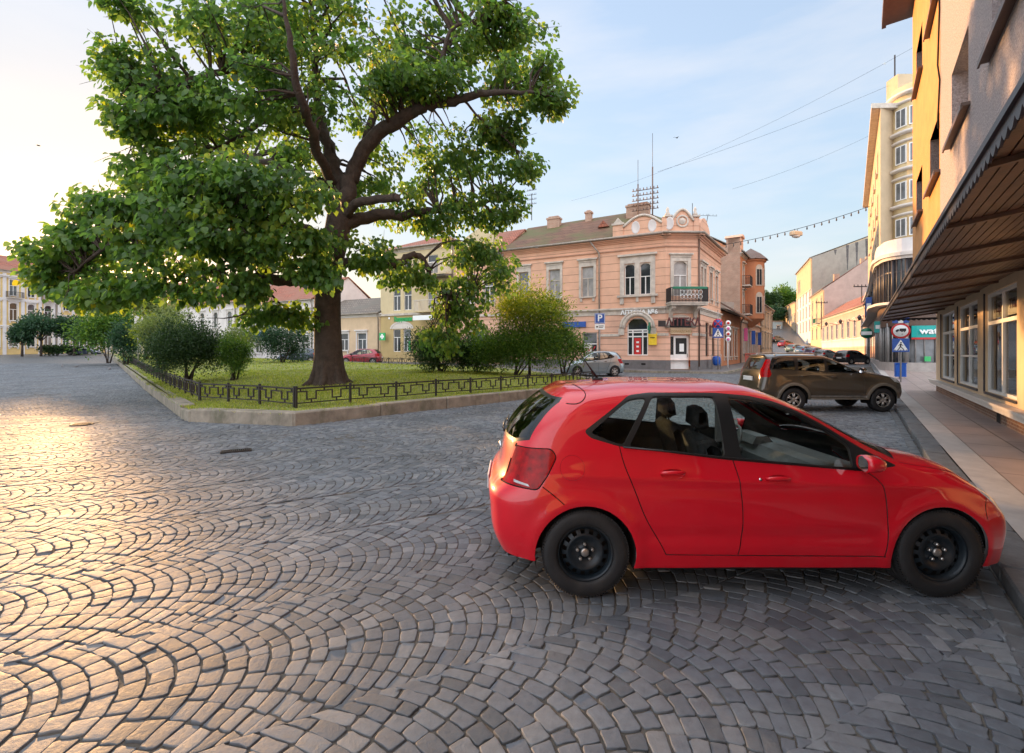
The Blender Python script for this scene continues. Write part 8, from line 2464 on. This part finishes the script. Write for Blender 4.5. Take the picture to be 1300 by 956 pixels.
# sign cluster by the pharmacy
t, zb = post_sign('no_stopping_sign', 'pole with a red rimmed no stopping roundel above a pedestrian crossing sign by the pharmacy', 911.5, 466, 36.0, 4.95)
zq = P(0, 411, 36).z - zb
q = MB(); q.lathe([(.001, -.06), (.37, -.06), (.385, -.045), (.001, -.04)], 36, axis='y', M=Matrix.Translation((0, 0, zq))); rd = q.build('roundel', 'sign_red', t)
q = MB(); q.lathe([(.001, -.066), (.31, -.066), (.31, -.0605)], 36, axis='y', M=Matrix.Translation((0, 0, zq))); rw = q.build('roundel_face', 'sign_blue', rd)
q = MB()
for a in (45, -45): q.box(-.31, .31, -.073, -.067, -.035, .035, M=Matrix.Translation((0, 0, zq)) @ Matrix.Rotation(R(a), 4, 'Y'))
q.build('cross_bars', 'sign_red', rw)
crossing_panel(t, P(0, 429, 36).z - zb, .78)
# white advertising post
X = (924 - 650) / F * 38.5; t = thing('advert_post', 'narrow white post with small round signs beside the railing of the low orange shop', 'sign', (X, 38.5, zg(X, 38.5) + .12))
q = MB(); q.tube([(0, 0, 0), (0, 0, 3.9)], .05, 8); q.build('pole', 'sign_white', t)
for k, zz in enumerate((3.75, 3.3, 2.85, 2.4)):
    q = MB(); q.lathe([(.001, -.08), (.22, -.08), (.22, -.05)], 16, axis='y', M=Matrix.Translation((0, 0, zz))); d_ = q.build('disc', 'sign_white', t); q = MB(); q.lathe([(.001, -.09), (.12, -.09), (.12, -.081)], 16, axis='y', M=Matrix.Translation((0, 0, zz))); q.build('disc_mark', 'pink_item' if k % 2 else 'sign_red', d_)
# P sign
t, zb = post_sign('parking_sign', 'blue parking sign with a white P on a thin pole behind the silver car', 761.5, 470, 30.5, 3.95, .03, z=.35)
zq = P(0, 411, 30.5).z - zb
q = MB(); q.bev(-.34, .34, -.07, -.045, zq, zq + .68, .012); pn = q.build('sign_panel', 'sign_blue', t)
q = MB(); q.box(-.31, .31, -.0725, -.071, zq + .03, zq + .05); q.box(-.31, .31, -.0725, -.071, zq + .63, zq + .65); q.box(-.31, -.29, -.0725, -.071, zq + .05, zq + .63); q.box(.29, .31, -.0725, -.071, zq + .05, zq + .63); q.build('sign_border', 'sign_white', pn)
text_obj('lettering', 'P', .62, TM(0, -.074, zq + .35), 'sign_white', pn, .003, bold=.012)
q = MB(); q.bev(-.32, .32, -.07, -.045, zq - .38, zq - .03, .008); pn2 = q.build('plate', 'sign_white', t)
q = MB(); q.lathe([(.001, -.076), (.06, -.076), (.06, -.071)], 10, axis='y', M=Matrix.Translation((-.18, 0, zq - .2))); q.box(-.08, .24, -.076, -.071, zq - .17, zq - .13); q.box(-.08, .2, -.076, -.071, zq - .27, zq - .23); q.build('plate_mark', 'sign_black', pn2)
# left signpost
X = (178 - 650) / F * 37.5; t = thing('signpost', 'grey post with a narrow pale board standing at the left fence', 'sign', (X, 37.3, lawn_z(X, 37.3) - .05), R(60))
q = MB(); q.tube([(0, 0, 0), (0, 0, 4.0)], .055, 10); q.build('pole', 'pipe_grey', t); q = MB(); q.bev(-.28, .28, -.09, -.055, 3.0, 3.95, .01); q.build('board', 'white_plaster', t)

# hanging street lamp on its wire and the other wires
def wire(name, label, pts, r=.012, sag=.0, n=16, cat='wire', m='seam'):
    a, b = Vector(pts[0]), Vector(pts[1]); q = MB()
    q.tube([a.lerp(b, k / n) - Vector((0, 0, sag * 4 * (k / n) * (1 - k / n))) for k in range(n + 1)], r, 5)
    o = q.build(name, m); tag(o, label, cat); return o
a, b = P(917, 311, 46), P(1104, 262, 46)
t = thing('festoon_wire', 'wire with small hanging bulbs strung across the street', 'string lights', a)
q = MB(); n = 40; pl_ = [(b - a) * (k / n) - Vector((0, 0, .35 * 4 * (k / n) * (1 - k / n))) for k in range(n + 1)]; q.tube(pl_, .025, 5); q.build('cable', 'seam', t)
for k in range(1, 40, 2):
    if k in (19, 21): continue
    q = MB(); q.lathe([(.02, 0), (.05, -.10), (.07, -.28), (.02, -.36)], 8, M=Matrix.Translation(pl_[k])); q.build('bulb', 'awning_metal', t)
lp = a + pl_[20]
t = thing('hanging_street_lamp', 'cream street lamp hanging in the middle of the wire over the street', 'street lamp', lp, R(20))
q = MB(); q.bev(-.62, .62, -.3, .3, -.62, -.22, .10); q.build('lamp_housing', 'cream_plaster', t)
q = MB(); q.lathe([(.30, -.62), (.26, -.78), (.10, -.86), (.001, -.87)], 14, M=Matrix.Diagonal((1.7, 1, 1, 1))); q.build('lamp_glass', 'white_trim', t); q = MB(); q.tube([(-.2, 0, 0), (-.2, 0, -.24)], .03, 6); q.tube([(.2, 0, 0), (.2, 0, -.24)], .03, 6); q.build('hanger', 'balcony_iron', t)
wire('overhead_wire', 'thin wire running from the pharmacy roof frame up to the upper right', (P(835, 218, 38), P(1137, 105, 40)), .009, .3)
wire('overhead_wire', 'long faint wire crossing the sky from the tree crown to the top right', (P(725, 255, 44), P(1160, 60, 24)), .006, .9)
wire('overhead_wire', 'lower faint wire from the orange turret house to the cream corner building', (P(930, 240, 56), P(1104, 172, 60)), .011, .4)
for k, (u, v, Y, w_) in enumerate(((1043, 383, 92, 2.4), (1094, 362, 72, 2.6))):
    p0 = P(u, v, Y); t = thing('utility_pole', ('farther roof standing utility pole with a cross arm over the pink house', 'nearer utility pole with a cross arm over the pink house')[k], 'pole', (p0.x, p0.y, p0.z - 5.5))
    q = MB(); q.tube([(0, 0, 0), (0, 0, 5.6)], .07, 6); q.build('post', 'balcony_iron', t); q = MB(); q.box(-w_ / 2, w_ / 2, -.05, .05, 5.2, 5.35)
    for s_ in (-.9, -.45, .45, .9): q.tube([(s_ * w_ / 2, 0, 5.35), (s_ * w_ / 2, 0, 5.6)], .06, 5)
    q.build('cross_arm', 'balcony_iron', t)
for k, (u, v, Y) in enumerate(((1091, 403, 69), (1049, 411, 92), (1067, 408, 80))):
    p0 = P(u, v, Y); t = thing('wall_lantern', ('nearest black lantern on a bracket of the pink house wall', 'farthest black lantern on a bracket of the pink house wall', 'middle black lantern on a bracket of the pink house wall')[k], 'lantern', p0, R(66))
    q = MB(); q.lathe([(.12, -.45), (.30, .0), (.22, .02)], 6, smooth=False); q.lathe([(.34, .02), (.18, .25), (.03, .4)], 6, smooth=False); q.build('lantern_body', 'awning_metal', t)
    q = MB(); q.tube([(0, 0, -.4), (0, .5, -.6), (0, 1.6, -.3)], .04, 6); q.build('bracket', 'balcony_iron', t)

# pigeons on the road and birds in the sky
def pigeon(x, y, z, rz, label):
    o_ = bpy.data.objects.new('pigeon', None)
    q = MB(); v = []; f = []
    sec = [(-.20, .06, .012, .006), (-.13, .075, .03, .02), (-.05, .095, .055, .048), (.03, .11, .06, .058), (.09, .13, .048, .052), (.125, .17, .026, .034), (.14, .205, .026, .03), (.165, .215, .020, .022), (.20, .205, .004, .004)]
    N = 10
    for (dx, dz, w, h) in sec:
        for k in range(N): a = 2 * math.pi * k / N; v.append((dx, w * math.cos(a), dz + h * math.sin(a)))
    for i in range(len(sec) - 1):
        for k in range(N): f.append((i * N + k, i * N + (k + 1) % N, (i + 1) * N + (k + 1) % N, (i + 1) * N + k))
    q.add(v, f, 0, True)
    for s_ in (-.02, .02): q.tube([(.01, s_, .06), (.015, s_, .0)], .005, 5); q.tube([(.0, s_, .004), (.035, s_, .004)], .004, 4)
    bpy.data.objects.remove(o_)
    o = q.build('pigeon', 'plinth_grey'); o.location = (x, y, z); o.rotation_euler = (0, 0, rz); o.scale = (1.15, 1.15, 1.15)
    tag(o, label, 'pigeon')
for (u, v, rz, lb) in ((79, 466.5, 2.4, 'left one of two pigeons walking on the road at left'), (97, 467, .6, 'right one of two pigeons walking on the road at left'), (139, 470, 1.9, 'pigeon close to the left kerb of the lawn')):
    Y = 50.0
    for _ in range(30): Y = (CAM_H - zg((u - 650) / F * Y, Y)) * F / (v - HZ)
    pigeon((u - 650) / F * Y, Y, zg((u - 650) / F * Y, Y) + .0, rz, lb)
for (u, v, Y, lb) in ((859, 175, 60, 'dark bird flying over the street, right of the sky centre'), (49, 185, 60, 'dark bird flying at the far left of the sky')):
    q = MB(); q.tube([(-.22, 0, 0), (-.08, 0, .0), (.1, 0, 0), (.22, 0, .02)], [.01, .05, .05, .01], 8)
    q.add([(-.07, 0, .02), (.08, 0, .02), (.02, .30, .12), (-.05, .30, .12), (-.10, .62, .05), (-.07, 0, .0), (.08, 0, .0), (.02, .30, .10), (-.05, .30, .10), (-.10, .615, .04)], [(0, 1, 2, 3), (3, 2, 4), (5, 8, 7, 6), (8, 9, 7)])
    q.add([(-.07, 0, .02), (.08, 0, .02), (.02, -.30, .12), (-.05, -.30, .12), (-.10, -.62, .05), (-.07, 0, .0), (.08, 0, .0), (.02, -.30, .10), (-.05, -.30, .10), (-.10, -.615, .04)], [(3, 2, 1, 0), (4, 2, 3), (6, 7, 8, 5), (7, 9, 8)])
    o = q.build('bird', 'seam'); o.location = P(u, v, Y); o.rotation_euler = (.3, 0, .5); tag(o, lb, 'bird')
